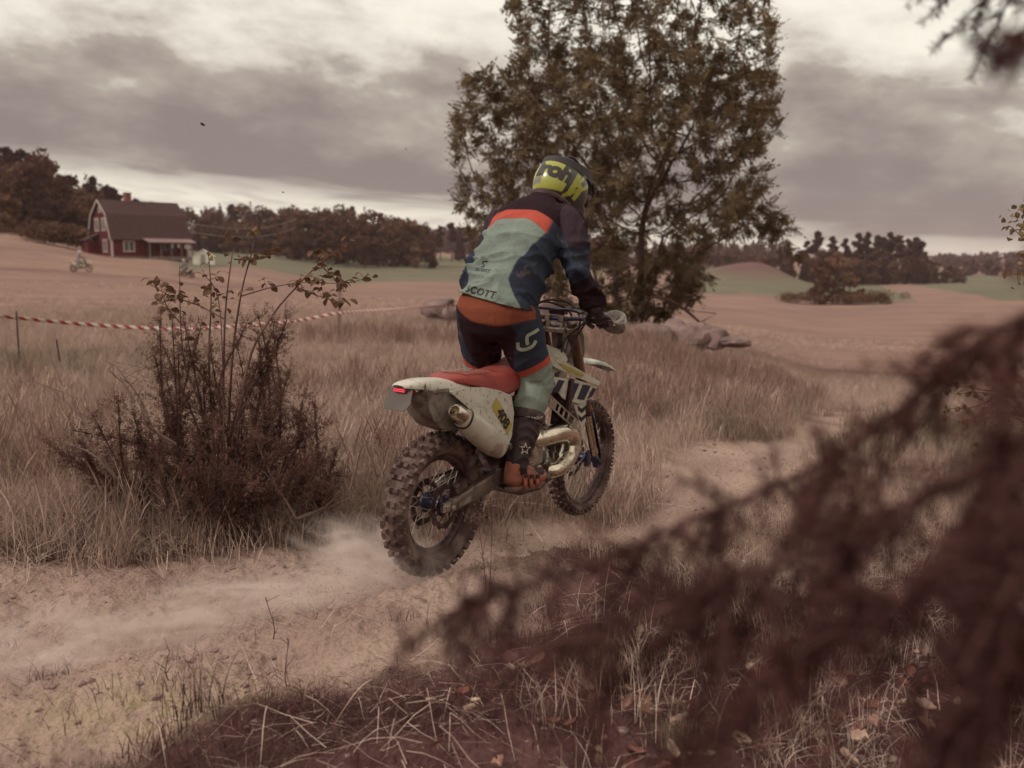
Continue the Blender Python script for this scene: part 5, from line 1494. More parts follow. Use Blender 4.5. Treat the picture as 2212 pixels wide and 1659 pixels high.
# white pavilion tent beside the house
tp = place(441, 572, 118.0)
tent = empty('tent', (tp[0], 118.0, land1(tp[0], 118.0)), rad(12)); tag(tent, 'small white canvas tent pitched beside the red house', 'tent')
M_canvas = mat('white_canvas', srgb(214, 208, 192), .8, var=.1, scale=1.5, bump=.2)
MB().plate([(-1.2, 0), (1.2, 0), (1.2, 1.05), (0, 1.85), (-1.2, 1.05)], 1, -1.1, 1.1).build('canvas', M_canvas, tent, smooth=False)
MB().plate([(-1.32, 1.0), (0, 1.88), (1.32, 1.0), (1.32, 1.05), (0, 1.94), (-1.32, 1.05)], 1, -1.2, 1.2).build('canvas_roof', M_canvas, tent, smooth=False)
MB().plate([(-.35, .05), (.35, .05), (.25, 1.3), (-.25, 1.3)], 1, -1.14, -1.105).build('tent_door', mat('grey_canvas', srgb(150, 140, 132), .8), tent, smooth=False)
# overhead wires from the house across the meadow
for z0, z1, lb in ((4.4, 8.5, 'upper overhead wire running from the red house over the meadow'), (3.3, 6.3, 'lower sagging overhead wire running from the red house over the meadow')):
    a = np.array([hp[0] + 7.0, 127.3, hp[2] + z0]); b2 = place(640, 490, 250.0); b2[2] = land1(b2[0], 250) + z1 + 3
    P = [a + (b2 - a) * t - np.array([0, 0, 1.6 * 4 * t * (1 - t)]) for t in np.linspace(0, 1, 24)]
    o = MB().tube(P, .035, 4).build('overhead_wire', mat('wire', srgb(150, 132, 122), .6), None); tag(o, lb, 'wire')

# far riders on the stubble
def far_bike(px, py, Y, heading, label, plabel, col, tilt=0.0):
    p = place(px, py, Y); z = land1(p[0], Y)
    r = copy_tree(bike, None, skip=('spoke', 'lettering', 'number', 'cables', 'light_diodes', 'stripe', 'chevron', 'bolt', 'rib', 'knuckle_pad'))
    Mx = Matrix.Translation((p[0], Y, z + .33)) @ Matrix.Rotation(heading, 4, 'Z') @ Matrix.Rotation(tilt, 4, 'X')
    r.matrix_world = Mx; tag(r, label, 'motorcycle', None)
    pe = empty('person', matrix=Mx); tag(pe, plabel, 'person')
    parts = [limb([(.42, 0, .70, .15, .17), (.46, 0, .95, .14, .16), (.56, 0, 1.16, .14, .19), (.60, 0, 1.26, .07, .08), (.64, 0, 1.36, .07, .07)], up=(1, 0, 0))]
    for s in (-1, 1):
        parts += [limb([(.56, s * .17, 1.16, .07, .07), (.68, s * .34, .98, .055, .055), (.92, s * .34, .90, .045, .045), (.97, s * .34, .88, .05, .05)], up=(1, 0, .1)),
                  limb([(.42, s * .10, .72, .10, .11), (.72, s * .18, .58, .085, .085), (.52, s * .19, .20, .065, .065), (.48, s * .19, .08, .06, .07), (.66, s * .20, .05, .05, .05)], up=(1, 0, .2))]
    obj('body', blob(parts, .022, 3, 'body'), mat('pale_riding_suit_' + col[0], col[1], .8, var=.25, scale=3), pe)
    hm = MB(); hm.loft([ring((.66 + dx_, 0, 1.44 + dz_), (0, 0, 1), w, w * 1.15, 14, up=(1, 0, 0)) for dx_, dz_, w in ((.03, -.13, .07), (.02, -.10, .11), (0, 0, .13), (-.01, .08, .11), (-.01, .13, .05))])
    hm.plate([(.72, 1.50), (.92, 1.46), (.92, 1.48), (.72, 1.54)], 1, -.09, .09)
    hm.build('helmet', mat('white_helmet', srgb(190, 180, 170), .4, var=.1), pe)

far_bike(160, 598, 84.0, rad(-8), 'white motorcycle crossing the stubble below the red house, wheels in plain view', 'rider in pale gear and white helmet seated on the motorcycle crossing the stubble', ('a', srgb(138, 128, 124)))
far_bike(414, 586, 92.0, rad(150), 'white motorcycle half hidden by the shrub, near the canvas tent', 'rider in pale gear half hidden by the shrub, near the canvas tent', ('b', srgb(120, 112, 112)), rad(-14))

# ================================================================== tree by space colonisation
def colonize(att, nodes, parent, step=.3, di=2.6, dk=.55, iters=80, tropism=(0, 0, .02)):
    nodes = [np.array(n, float) for n in nodes]; parent = list(parent)
    att = np.array(att); N = np.array(nodes)
    best = np.full(len(att), 1e9); bi = np.zeros(len(att), int); lo = 0
    alive = np.ones(len(att), bool)
    for it in range(iters):
        N = np.array(nodes)
        new = N[lo:]
        if len(new):
            d = np.linalg.norm(att[:, None, :] - new[None], axis=2); j = d.argmin(1); dm = d[np.arange(len(att)), j]
            w = dm < best; best[w] = dm[w]; bi[w] = j[w] + lo
        lo = len(nodes)
        alive &= best > dk
        act = alive & (best < di)
        if not act.any(): break
        D = {}
        vec = att[act] - N[bi[act]]; vec /= np.linalg.norm(vec, axis=1)[:, None]
        acc = np.zeros((len(N), 3)); np.add.at(acc, bi[act], vec); cnt = np.bincount(bi[act], minlength=len(N))
        for i in np.nonzero(cnt)[0]:
            v = acc[i] / cnt[i] + np.array(tropism) + RNG.normal(size=3) * .06
            v /= np.linalg.norm(v) + 1e-9; q = N[i] + v * step
            if len(nodes) > 12000: break
            nodes.append(q); parent.append(int(i))
    return np.array(nodes), np.array(parent)
def skeleton_mesh(N, P, tip=.008, expo=2.3, base_scale=1.0, sides=6, minr=0.0, jitter=.0):
    n = len(N); kids = [[] for _ in range(n)]
    for i, p in enumerate(P):
        if p >= 0: kids[p].append(i)
    r = np.zeros(n)
    for i in range(n - 1, -1, -1):
        r[i] = tip if not kids[i] else sum(r[k] ** expo for k in kids[i]) ** (1 / expo)
    mb = MB()
    # chains following the thickest child
    starts = [i for i in range(n) if P[i] < 0] ; stack = [(i, None) for i in starts]
    while stack:
        s, fr = stack.pop(); ch = [fr] if fr is not None else []; c = s
        while True:
            ch.append(c)
            if not kids[c]: break
            k = sorted(kids[c], key=lambda q: -r[q])
            for o in k[1:]: stack.append((o, c))
            c = k[0]
        if len(ch) < 2: continue
        pts = N[ch]; rr = r[ch].copy() * base_scale
        if fr is not None: rr[0] = rr[1]
        if rr.max() < minr: continue
        sd = sides if rr.max() > .04 else 4 if rr.max() > .015 else 3
        mb.tube(pts, rr, sd)
    return mb, r, kids

T0 = np.array([3.45, 27.0]); TZ = land1(*T0)
ez = [0.3, .7, 1.5, 2.2, 2.6, 3.0, 3.6, 4.5, 5.5, 6.6, 7.5, 8.5, 9.5, 10.5, 11.3]
el = [-.9, -2.0, -3.4, -4.6, -5.0, -5.1, -5.2, -5.2, -5.3, -5.3, -4.7, -4.2, -3.6, -2.4, -.8]
er = [.9, 1.9, 2.5, 2.1, 3.6, 4.4, 4.5, 4.3, 4.2, 4.2, 4.1, 3.9, 3.5, 2.6, .8]
att = []
while len(att) < 4600:
    z = RNG.uniform(.4, 11.2); l, r_ = np.interp(z, ez, el), np.interp(z, ez, er); c, hw = (l + r_) / 2, (r_ - l) / 2
    x, y = RNG.uniform(-1, 1, 2); q = math.hypot(x, y)
    if q > 1 or RNG.random() > .25 + .75 * q ** 1.5: continue
    p = np.array([c + x * hw, y * hw * .85, z])
    if vnoise(np.array([p[0] * .75]), np.array([p[1] * .75]), np.array([p[2] * .75]), seed=5)[0] < -.12: continue
    att.append(p)
# dangling low branch on the right
for k in range(60): att.append(np.array([3.0 + 1.6 * k / 60, -1 + RNG.normal() * .4, 3.3 - 1.2 * (k / 60) ** 2 + RNG.normal() * .25]))
nodes, par = [], []
for k, (dx_, dy_, dz_, L) in enumerate(((-.75, 0, 1, 9), (-.32, .3, 1, 12), (.12, -.2, 1, 13), (.5, .25, 1, 11), (.95, -.1, 1, 9), (-.1, -.5, 1, 8), (-1.3, -.3, .9, 6))):
    b0 = np.array([dx_ * .5, dy_ * .5, -.15]); last = -1
    d = np.array([dx_ * .5, dy_ * .5, dz_]); d /= np.linalg.norm(d)
    for q in range(L):
        nodes.append(b0 + d * .3 * q + np.array([math.sin(q * .9 + k) * .05, math.cos(q * .7 + k) * .05, 0])); par.append(last); last = len(nodes) - 1
TN, TP_ = colonize(att, nodes, par, .28, 2.4, .42, 70)
mbt, TR, TK = skeleton_mesh(TN, TP_, tip=.0075, expo=2.25, base_scale=1.0, sides=7)
big = empty('broadleaf_tree', (T0[0], T0[1], TZ))
tag(big, 'great many-stemmed leafy tree rising from a stone heap in the field', 'tree')
M_treebark = mat('tree_bark', srgb(88, 64, 56), .9, var=.35, scale=3, bump=.6, bscale=14, bdist=.03)
mbt.build('trunk', M_treebark, big)
def leaf_template(pairs=4, L=.24, ll=.085, lw=.030, droop=.25):
    Vt, Ft = [], []
    def leaf(base, ang, l):
        d = np.array([math.cos(ang), math.sin(ang), -.12]); s = np.array([-math.sin(ang), math.cos(ang), 0]) * lw * .5
        k = len(Vt); Vt.extend([base, base + d * l * .45 + s + np.array([0, 0, .008]), base + d * l, base + d * l * .45 - s + np.array([0, 0, .008])]); Ft.append((k, k + 1, k + 2, k + 3))
    for k in range(pairs):
        x = L * (.22 + .70 * k / pairs); b = np.array([x, 0, -droop * x * x / L])
        leaf(b, 1.0, ll * (1 - .12 * k)); leaf(b, -1.0, ll * (1 - .12 * k))
    leaf(np.array([L * .92, 0, -droop * L * .85]), 0, ll)
    return np.array(Vt), np.array(Ft)
def scatter_template(Vt, Ft, pos, dirs, scale, rng, roll=1.0):
    """copies of a leaf template at pos, pointing along dirs"""
    n = len(pos); X = dirs / (np.linalg.norm(dirs, axis=1)[:, None] + 1e-9)
    up = np.tile(np.array([0, 0, 1.]), (n, 1)) + rng.normal(size=(n, 3)) * .45 * roll
    Y = np.cross(up, X); Y /= np.linalg.norm(Y, axis=1)[:, None] + 1e-9; Z = np.cross(X, Y)
    R = np.stack([X, Y, Z], 2) * scale[:, None, None]
    V = np.einsum('nij,mj->nmi', R, Vt) + pos[:, None, :]
    F = (Ft[None] + (np.arange(n) * len(Vt))[:, None, None]).reshape(-1, Ft.shape[1])
    return V.reshape(-1, 3), F
rng = np.random.default_rng(3)
tips = np.array([i for i in range(len(TN)) if TR[i] < .0125 and TP_[i] >= 0])
pos, dr = [], []
for i in tips:
    d = TN[i] - TN[TP_[i]]; d /= np.linalg.norm(d) + 1e-9
    for q in range(13 if not TK[i] else 7):
        v = d * .6 + rng.normal(size=3) * .75; v[2] -= .15
        pos.append(TN[i] - d * rng.uniform(0, .25)); dr.append(v)
pos, dr = np.array(pos), np.array(dr)
Vt, Ft = leaf_template(4, .30, .125, .048)
V, F = scatter_template(Vt, Ft, pos, dr, rng.uniform(.75, 1.35, len(pos)), rng)
shade = np.repeat(rng.random(len(pos)), len(Vt))
obj('crown', fast_mesh('crown', V, F, attrs=dict(tone=shade)), leaf_mat('great_tree_leaf', srgb(148, 126, 94), srgb(102, 80, 65), .36, scale=.5, attr='tone'), big)

# ---- stones heaped round the foot of the tree
M_rock = mat('field_stone', srgb(128, 104, 98), .9, var=.35, scale=2.5, bump=.7, bscale=9, bdist=.05)
def rock(px, py, Y, w, h, label, seed):
    p = place(px, py, Y); z = land1(p[0], Y)
    bm = bmesh.new(); bmesh.ops.create_icosphere(bm, subdivisions=3, radius=1.0)
    for v in bm.verts:
        c = np.array(v.co); n = fbm(np.array([c[0] * 1.1 + seed]), np.array([c[1] * 1.1]), np.array([c[2] * 1.1]), oct=3, seed=seed)[0]
        c = c * (1 + .32 * n); c = np.sign(c) * np.abs(c) ** .8
        v.co = Vector((c[0] * w / 2, c[1] * w * .42, c[2] * h * .62))
    me = bpy.data.meshes.new('boulder'); bm.to_mesh(me); bm.free(); me.shade_smooth(); me.set_sharp_from_angle(angle=rad(28))
    o = obj('boulder', me, M_rock, None, (p[0], Y, max(z + h * .12, p[2])), (0, 0, seed * 1.3)); tag(o, label, 'boulder', 'stones round the great tree')
for k, a in enumerate(((952, 668, 26.5, .85, .55, 'upright boulder left of the rider, beyond the barrier tape end'), (985, 682, 25.8, .7, .5, 'grey boulder behind the rider hip, at the tape end'), (930, 668, 27.5, .7, .4, 'flat boulder outermost on the tape side of the great tree'),
                       (1300, 716, 22.5, .9, .6, 'boulder just beyond the hand shield at the tree foot'), (1400, 728, 22.0, 1.1, .55, 'low wide boulder under the great tree stems'), (1455, 722, 22.3, .85, .6, 'rounded boulder in the middle of the stone heap'),
                       (1500, 728, 22.0, .95, .6, 'bulky boulder on the field side of the stone heap'), (1545, 732, 21.8, .6, .42, 'small boulder near the outer end of the stone heap'), (1585, 738, 21.6, .8, .22, 'flat slab lying at the outer end of the stone heap'), (1180, 690, 26.5, 1.1, .8, 'boulder glimpsed between the rider and the tree'))):
    rock(*a, seed=k + 2)
# fallen limbs among the stones
for k, (x0, y0, x1, y1, Y, lb) in enumerate(((1415, 640, 1560, 722, 24.9, 'bare dead limb slanting down over the stone heap'),)):
    a, b2 = place(x0, y0, Y), place(x1, y1, Y + .4)
    P = [a + (b2 - a) * t + np.array([0, 0, .12 * math.sin(t * 5)]) for t in np.linspace(0, 1, 10)]
    mb = MB().tube(P, np.linspace(.06, .02, 10), 6)
    for q in range(5):
        t = P[2 + q]; mb.tube([t, t + np.array([RNG.normal() * .3, RNG.normal() * .2, .25]), t + np.array([RNG.normal() * .6, RNG.normal() * .3, .35])], [.02, .014, .005], 4)
    tag(mb.build('dead_branch', M_treebark, None), lb, 'branch')

# ---- barrier tape and stakes
M_wood = mat('weathered_stake', srgb(140, 112, 98), .9, var=.3, scale=9, bump=.3, bscale=40)
def stake(px, py_top, Y, w, label, lean=0.0, m=None, zt=None):
    p = place(px, py_top, Y); z0 = land1(p[0], Y) - .1; h = p[2] - z0
    mb = MB(); mb.loft([ring((lean * t, 0, h * t), (0, 0, 1), w * k, w * k * .8, 8, up=(1, 0, 0), pw=4) for t, k in ((0, 1), (.5, .97), (.97, .95), (1, .8))])
    o = mb.build('stake', m or M_wood, None); o.location = (p[0] - lean, Y, z0); tag(o, label, 'stake'); return o
stake(734, 612, 19.6, .045, 'tall pale wooden stake holding up the barrier tape', .06)
stake(35, 672, 14.1, .012, 'thin dark rod standing by the tape at the picture edge', 0, M_dark)
stake(122, 733, 13.0, .012, 'thin dark rod leaning in the grass below the tape', -.05, M_dark)
TPX = [(-420, 655, 12.0), (-150, 668, 13.2), (0, 683, 14.0), (108, 694, 14.6), (216, 703, 15.2), (324, 709, 15.8), (414, 709.5, 16.4), (504, 705, 17.2), (608, 696, 18.2), (666, 688.5, 18.9), (733, 676, 19.5), (796, 671, 21.), (880, 666, 23.), (965, 660, 25.6), (1040, 655, 26.3)]
P = spline([place(*t) for t in TPX], 420)
Ls = np.concatenate([[0], np.cumsum(np.linalg.norm(np.diff(P, axis=0), axis=1))])
tw = .55 * np.sin(Ls * .9) + .9 * np.sin(Ls * .37 + 1) ; w = .031
T_ = np.gradient(P, axis=0); T_ /= np.linalg.norm(T_, axis=1)[:, None]
side = np.cross(T_, [0, 0, 1.]); side /= np.linalg.norm(side, axis=1)[:, None]; upv = np.cross(side, T_)
wd = upv * np.cos(tw * .6)[:, None] + side * np.sin(tw * .6)[:, None]
n = len(P)
V = np.vstack([P + wd * w, P + wd * w * .33, P - wd * w * .33, P - wd * w]); F = np.array([(k * n + i, k * n + i + 1, (k + 1) * n + i + 1, (k + 1) * n + i) for k in range(3) for i in range(n - 1)])
me = fast_mesh('tape', V, F, True, dict(along=np.concatenate([Ls + .045, Ls + .015, Ls - .015, Ls - .045])))
tm = bpy.data.materials.new('barrier_tape_print'); tm.use_nodes = True; g = NT(tm.node_tree); b = tm.node_tree.nodes['Principled BSDF']
st = g.m('FRACT', g.m('DIVIDE', g.attr('along'), .21))
g.put(b.inputs['Base Color'], g.mix(g.ramp(st, .49, .51, smooth=False), srgb(172, 66, 64), srgb(226, 214, 202))); b.inputs['Roughness'].default_value = .45
tape = obj('barrier_tape', me, tm); tag(tape, 'red and white striped barrier tape sagging across the grass to the tree', 'tape')
q = tape.modifiers.new('so', 'SOLIDIFY'); q.thickness = .0012

# ================================================================== juniper and sapling beside the track
def needles_along(pts, per, length, width, rng, ahead=.5, spread=1.0, lift=0.0):
    """small blades standing off the polyline pts (n,3); returns V,F (quads)"""
    pts = np.asarray(pts); seg = np.diff(pts, axis=0); sl = np.linalg.norm(seg, axis=1)
    L = sl.sum(); n = max(3, int(L * per)); t = np.sort(rng.uniform(0, L, n)); cum = np.concatenate([[0], np.cumsum(sl)])
    i = np.clip(np.searchsorted(cum, t) - 1, 0, len(seg) - 1); f = (t - cum[i]) / (sl[i] + 1e-9)
    P = pts[i] + seg[i] * f[:, None]; T = seg[i] / (sl[i] + 1e-9)[:, None]
    r = rng.normal(size=(n, 3)); r -= T * (r * T).sum(1)[:, None]; r /= np.linalg.norm(r, axis=1)[:, None] + 1e-9
    d = r * spread + T * ahead + np.array([0, 0, lift]); d /= np.linalg.norm(d, axis=1)[:, None]
    s = np.cross(d, rng.normal(size=(n, 3))); s /= np.linalg.norm(s, axis=1)[:, None] + 1e-9
    l = length * rng.uniform(.7, 1.2, (n, 1)); s = s * width * .5
    V = np.stack([P - s * .6, P + d * l * .5 - s, P + d * l, P + d * l * .5 + s], 1).reshape(-1, 3)
    return V, np.arange(4 * n).reshape(n, 4)
class Cloud:
    def __init__(s): s.V = []; s.F = []; s.n = 0
    def add(s, V, F): s.V.append(V); s.F.append(F + s.n); s.n += len(V)
    def mesh(s, name): return fast_mesh(name, np.concatenate(s.V), np.concatenate(s.F))

rng = np.random.default_rng(21)
JY = 5.2
jb = place(470, 1120, JY); JB = np.array([jb[0], JY, land1(jb[0], JY)])
jun = empty('juniper_bush', tuple(JB)); tag(jun, 'dark prickly juniper bush spreading beside the dirt track', 'bush')
wood, ndl = MB(), Cloud()
spec = []                                                    # tip pixel, distance, start pixel, how leafy from which fraction
for x, y in ((345, 700), (372, 690), (400, 705), (432, 715), (455, 760), (335, 770), (360, 820), (420, 840), (385, 760), (350, 740), (440, 800), (410, 770)): spec.append((x, y, JY + rng.uniform(-.12, .22), (430 + rng.uniform(-55, 30), 1060), .35))
for x, y in ((530, 705), (560, 690), (590, 700), (612, 730), (620, 690), (575, 770), (540, 800), (625, 810), (600, 850), (560, 740), (515, 760), (585, 730)): spec.append((x, y, JY + rng.uniform(-.12, .22), (525 + rng.uniform(-30, 60), 1060), .35))
for x, y in ((110, 965), (160, 930), (205, 905), (150, 1000), (230, 980), (255, 870), (290, 900), (270, 1010), (320, 920), (330, 1000), (235, 1040), (180, 960), (300, 960)): spec.append((x, y, JY + rng.uniform(-.35, .2), (400 + rng.uniform(-90, 30), 1105), .4))
for x, y in ((725, 985), (735, 1030), (700, 920), (680, 880), (715, 1060), (660, 950), (640, 1010), (690, 1090), (640, 900), (670, 1060), (700, 1000), (655, 860)): spec.append((x, y, JY + rng.uniform(-.45, .2), (560 + rng.uniform(-40, 80), 1105), .3))
for k in range(30): spec.append((rng.uniform(340, 660), rng.uniform(900, 1090), JY + rng.uniform(-.55, .25), (rng.uniform(430, 530), 1125), .3))
for x, y, Y, (sx, sy), lf in spec:
    a = place(sx, sy, JY + rng.uniform(-.1, .1)); b2 = place(x, y, Y); m = (a + b2) / 2 + rng.normal(size=3) * .085 + np.array([0, 0, -.05])
    C = spline([a, m, b2], 14); L = np.linalg.norm(b2 - a)
    wood.tube(C - JB, np.linspace(.011, .003, 14), 5)
    k0 = int(14 * lf)
    for i in range(k0, 14):
        f = (i - k0) / (14 - k0)
        for q in range(11):
            d = (C[min(i + 1, 13)] - C[max(i - 1, 0)]); d /= np.linalg.norm(d)
            v = d * .8 + rng.normal(size=3) * .75 + np.array([0, 0, .25]); v /= np.linalg.norm(v)
            l = rng.uniform(.05, .17) * (1.15 - .5 * f)
            tw = np.stack([C[i], C[i] + v * l * .5 + np.array([0, 0, .004]), C[i] + v * l])
            ndl.add(*needles_along(tw - JB, 300, .015, .0034, rng, .7))
wood.build('stem', M_treebark, jun)
obj('needles', ndl.mesh('needles'), leaf_mat('juniper_needles', srgb(122, 90, 80), srgb(80, 50, 47), .2, scale=5), jun)
# bare twigs poking out
for (x0, y0), (x1, y1), (x2, y2) in (((330, 930), (290, 850), (250, 790)), ((290, 870), (268, 830), (232, 800)), ((205, 940), (150, 880), (110, 842)), ((380, 960), (330, 900), (300, 840)), ((640, 1120), (585, 1020), (545, 930)), ((640, 1120), (700, 1085), (740, 1060)),
                                     ((640, 1120), (690, 1110), (770, 1070)), ((250, 1030), (190, 980), (120, 950)), ((300, 1140), (240, 1040), (200, 960))):
    bt = MB(); C = spline([place(x0, y0, 4.95), place(x1, y1, 4.95) + rng.normal(size=3) * .02, place(x2, y2, 5.0)], 12) - JB; bt.tube(C, np.linspace(.009, .002, 12), 5)
    for q in range(4):
        p = C[4 + 2 * q - (q > 2)]; bt.tube([p, p + np.array([rng.normal() * .04, rng.normal() * .04, .05]), p + np.array([rng.normal() * .07, rng.normal() * .07, .09])], [.003, .002, .001], 4)
    bt.build('dead_twig', mat('grey_dead_twig', srgb(122, 98, 90), .9, var=.25, scale=8), jun)

# sapling growing up through it
sb0 = np.array([JB[0] + .03, JY + .05, JB[2]])
sap = empty('sapling', tuple(sb0)); tag(sap, 'slender bare-stemmed sapling with a few round leaves growing through the juniper', 'sapling')
stems = [[(478, 1080), (482, 900), (486, 690), (500, 560), (511, 490)], [(490, 1080), (500, 800), (520, 640), (545, 540), (556, 484)], [(500, 1080), (533, 800), (583, 690), (640, 620), (690, 570), (745, 530), (800, 488)],
         [(470, 1080), (440, 900), (400, 790), (390, 690), (388, 575)], [(470, 1080), (452, 800), (456, 640), (448, 520)], [(486, 1080), (480, 760), (470, 640), (440, 590)],
         [(486, 690), (430, 660), (370, 640), (325, 615)], [(520, 640), (590, 620), (660, 610), (740, 612), (798, 600)], [(640, 620), (690, 640), (740, 655)], [(690, 570), (720, 600), (745, 630)], [(392, 700), (360, 660), (345, 610)], [(505, 560), (560, 560), (600, 545)],
         [(684, 575), (695, 555), (720, 545)]]
sm = MB(); lp = []
for k, S in enumerate(stems):
    Yk = JY + .05 + .10 * math.sin(k * 2.3)
    C = spline([place(x, y, Yk + .05 * math.sin(i * 1.7 + k)) for i, (x, y) in enumerate(S)], 26) - sb0
    L = len(S); r0 = .0085 if k < 5 else .0045
    sm.tube(C, np.linspace(r0, .0016, 26), 6)
    for i in range(12 if k < 6 else 4, 26):
        if rng.random() < (.55 if k < 6 else .75):
            p = C[i]; d = rng.normal(size=3); d[2] = abs(d[2]) * .5 + .2; d /= np.linalg.norm(d); l = rng.uniform(.015, .06)
            sm.tube([p, p + d * l], [.0018, .0009], 4); lp.append((p + d * l, d))
            if rng.random() < .6: lp.append((p + d * l * .6, rng.normal(size=3) * .6 + np.array([0, 0, -.1])))
sm.build('stem', mat('sapling_bark', srgb(104, 76, 70), .85, var=.25, scale=14), sap)
def leaf_mesh(L=.052, W=.036, fold=.25, nm='leaf'):
    V, F = [], []
    for i, (t, w) in enumerate(((0, .05), (.22, .75), (.5, 1.), (.78, .7), (1., .06))):
        z = -.25 * (t - .3) ** 2 * L
        V += [(t * L, -w * W / 2, z + fold * w * W / 2), (t * L, 0, z), (t * L, w * W / 2, z + fold * w * W / 2)]
        if i: a = 3 * (i - 1); F += [(a, a + 3, a + 4, a + 1), (a + 1, a + 4, a + 5, a + 2)]
    me = bpy.data.meshes.new(nm); me.from_pydata(V, [], F); me.update(); me.shade_smooth(); return me
sl = leaf_mesh(); sl.materials.append(leaf_mat('sapling_leaf', srgb(118, 92, 66), srgb(92, 62, 50), .3, scale=30))
order = rng.permutation(len(lp))[:280]
for j in order:
    p, d = lp[j]; o = obj('leaf', sl, None, sap, tuple(p)); d = np.array(d); o.rotation_euler = (rng.uniform(-1, 1), rng.uniform(-.4, 1.0), math.atan2(d[1], d[0])); s = rng.uniform(.6, 1.15); o.scale = (s, s, s)

# young birch at the picture's edge
bx0, bY = 2.42, 4.1
bz = land1(bx0, bY); bir = empty('birch_sapling', (bx0, bY, bz)); tag(bir, 'young birch with sparse yellowing leaves half out of frame', 'birch')
bm_ = MB(); C = spline([(0, 0, -.1), (.03, 0, .8), (-.02, .03, 1.7), (.02, 0, 2.6)], 16); bm_.tube(C, np.linspace(.022, .006, 16), 7)
lp = []
for pxs in ([(2290, 700), (2240, 560), (2190, 495), (2172, 490)], [(2290, 680), (2230, 560), (2205, 545), (2198, 590), (2200, 622)], [(2280, 640), (2215, 470), (2205, 440)], [(2290, 1010), (2200, 870), (2110, 840), (2030, 830)], [(2290, 1040), (2220, 920), (2150, 900), (2080, 930)], [(2290, 960), (2210, 820), (2150, 800)], [(2280, 1060), (2200, 980), (2120, 960)], [(2290, 1000), (2210, 850), (2100, 880), (2020, 880)], [(2290, 980), (2160, 860), (2060, 850)]):
    P = spline([place(x, y, bY + .15 * math.sin(i)) for i, (x, y) in enumerate(pxs)], 20) - np.array([bx0, bY, bz]); bm_.tube(P, np.linspace(.004, .001, 20), 4)
    for i in range(5, 20):
        for q in range(1 + (rng.random() < .8)): lp.append(P[i] + rng.normal(size=3) * .02)
bm_.build('stem', mat('birch_twig', srgb(80, 56, 52), .8), bir)
bl_ = leaf_mesh(.034, .026); bl_.materials.append(leaf_mat('birch_leaf', srgb(134, 116, 82), srgb(104, 78, 60), .35, scale=30))
for p in lp:
    o = obj('leaf', bl_, None, bir, tuple(p)); o.rotation_euler = tuple(rng.uniform(-1.6, 1.6, 3)); s = rng.uniform(.6, 1.1); o.scale = (s, s, s)

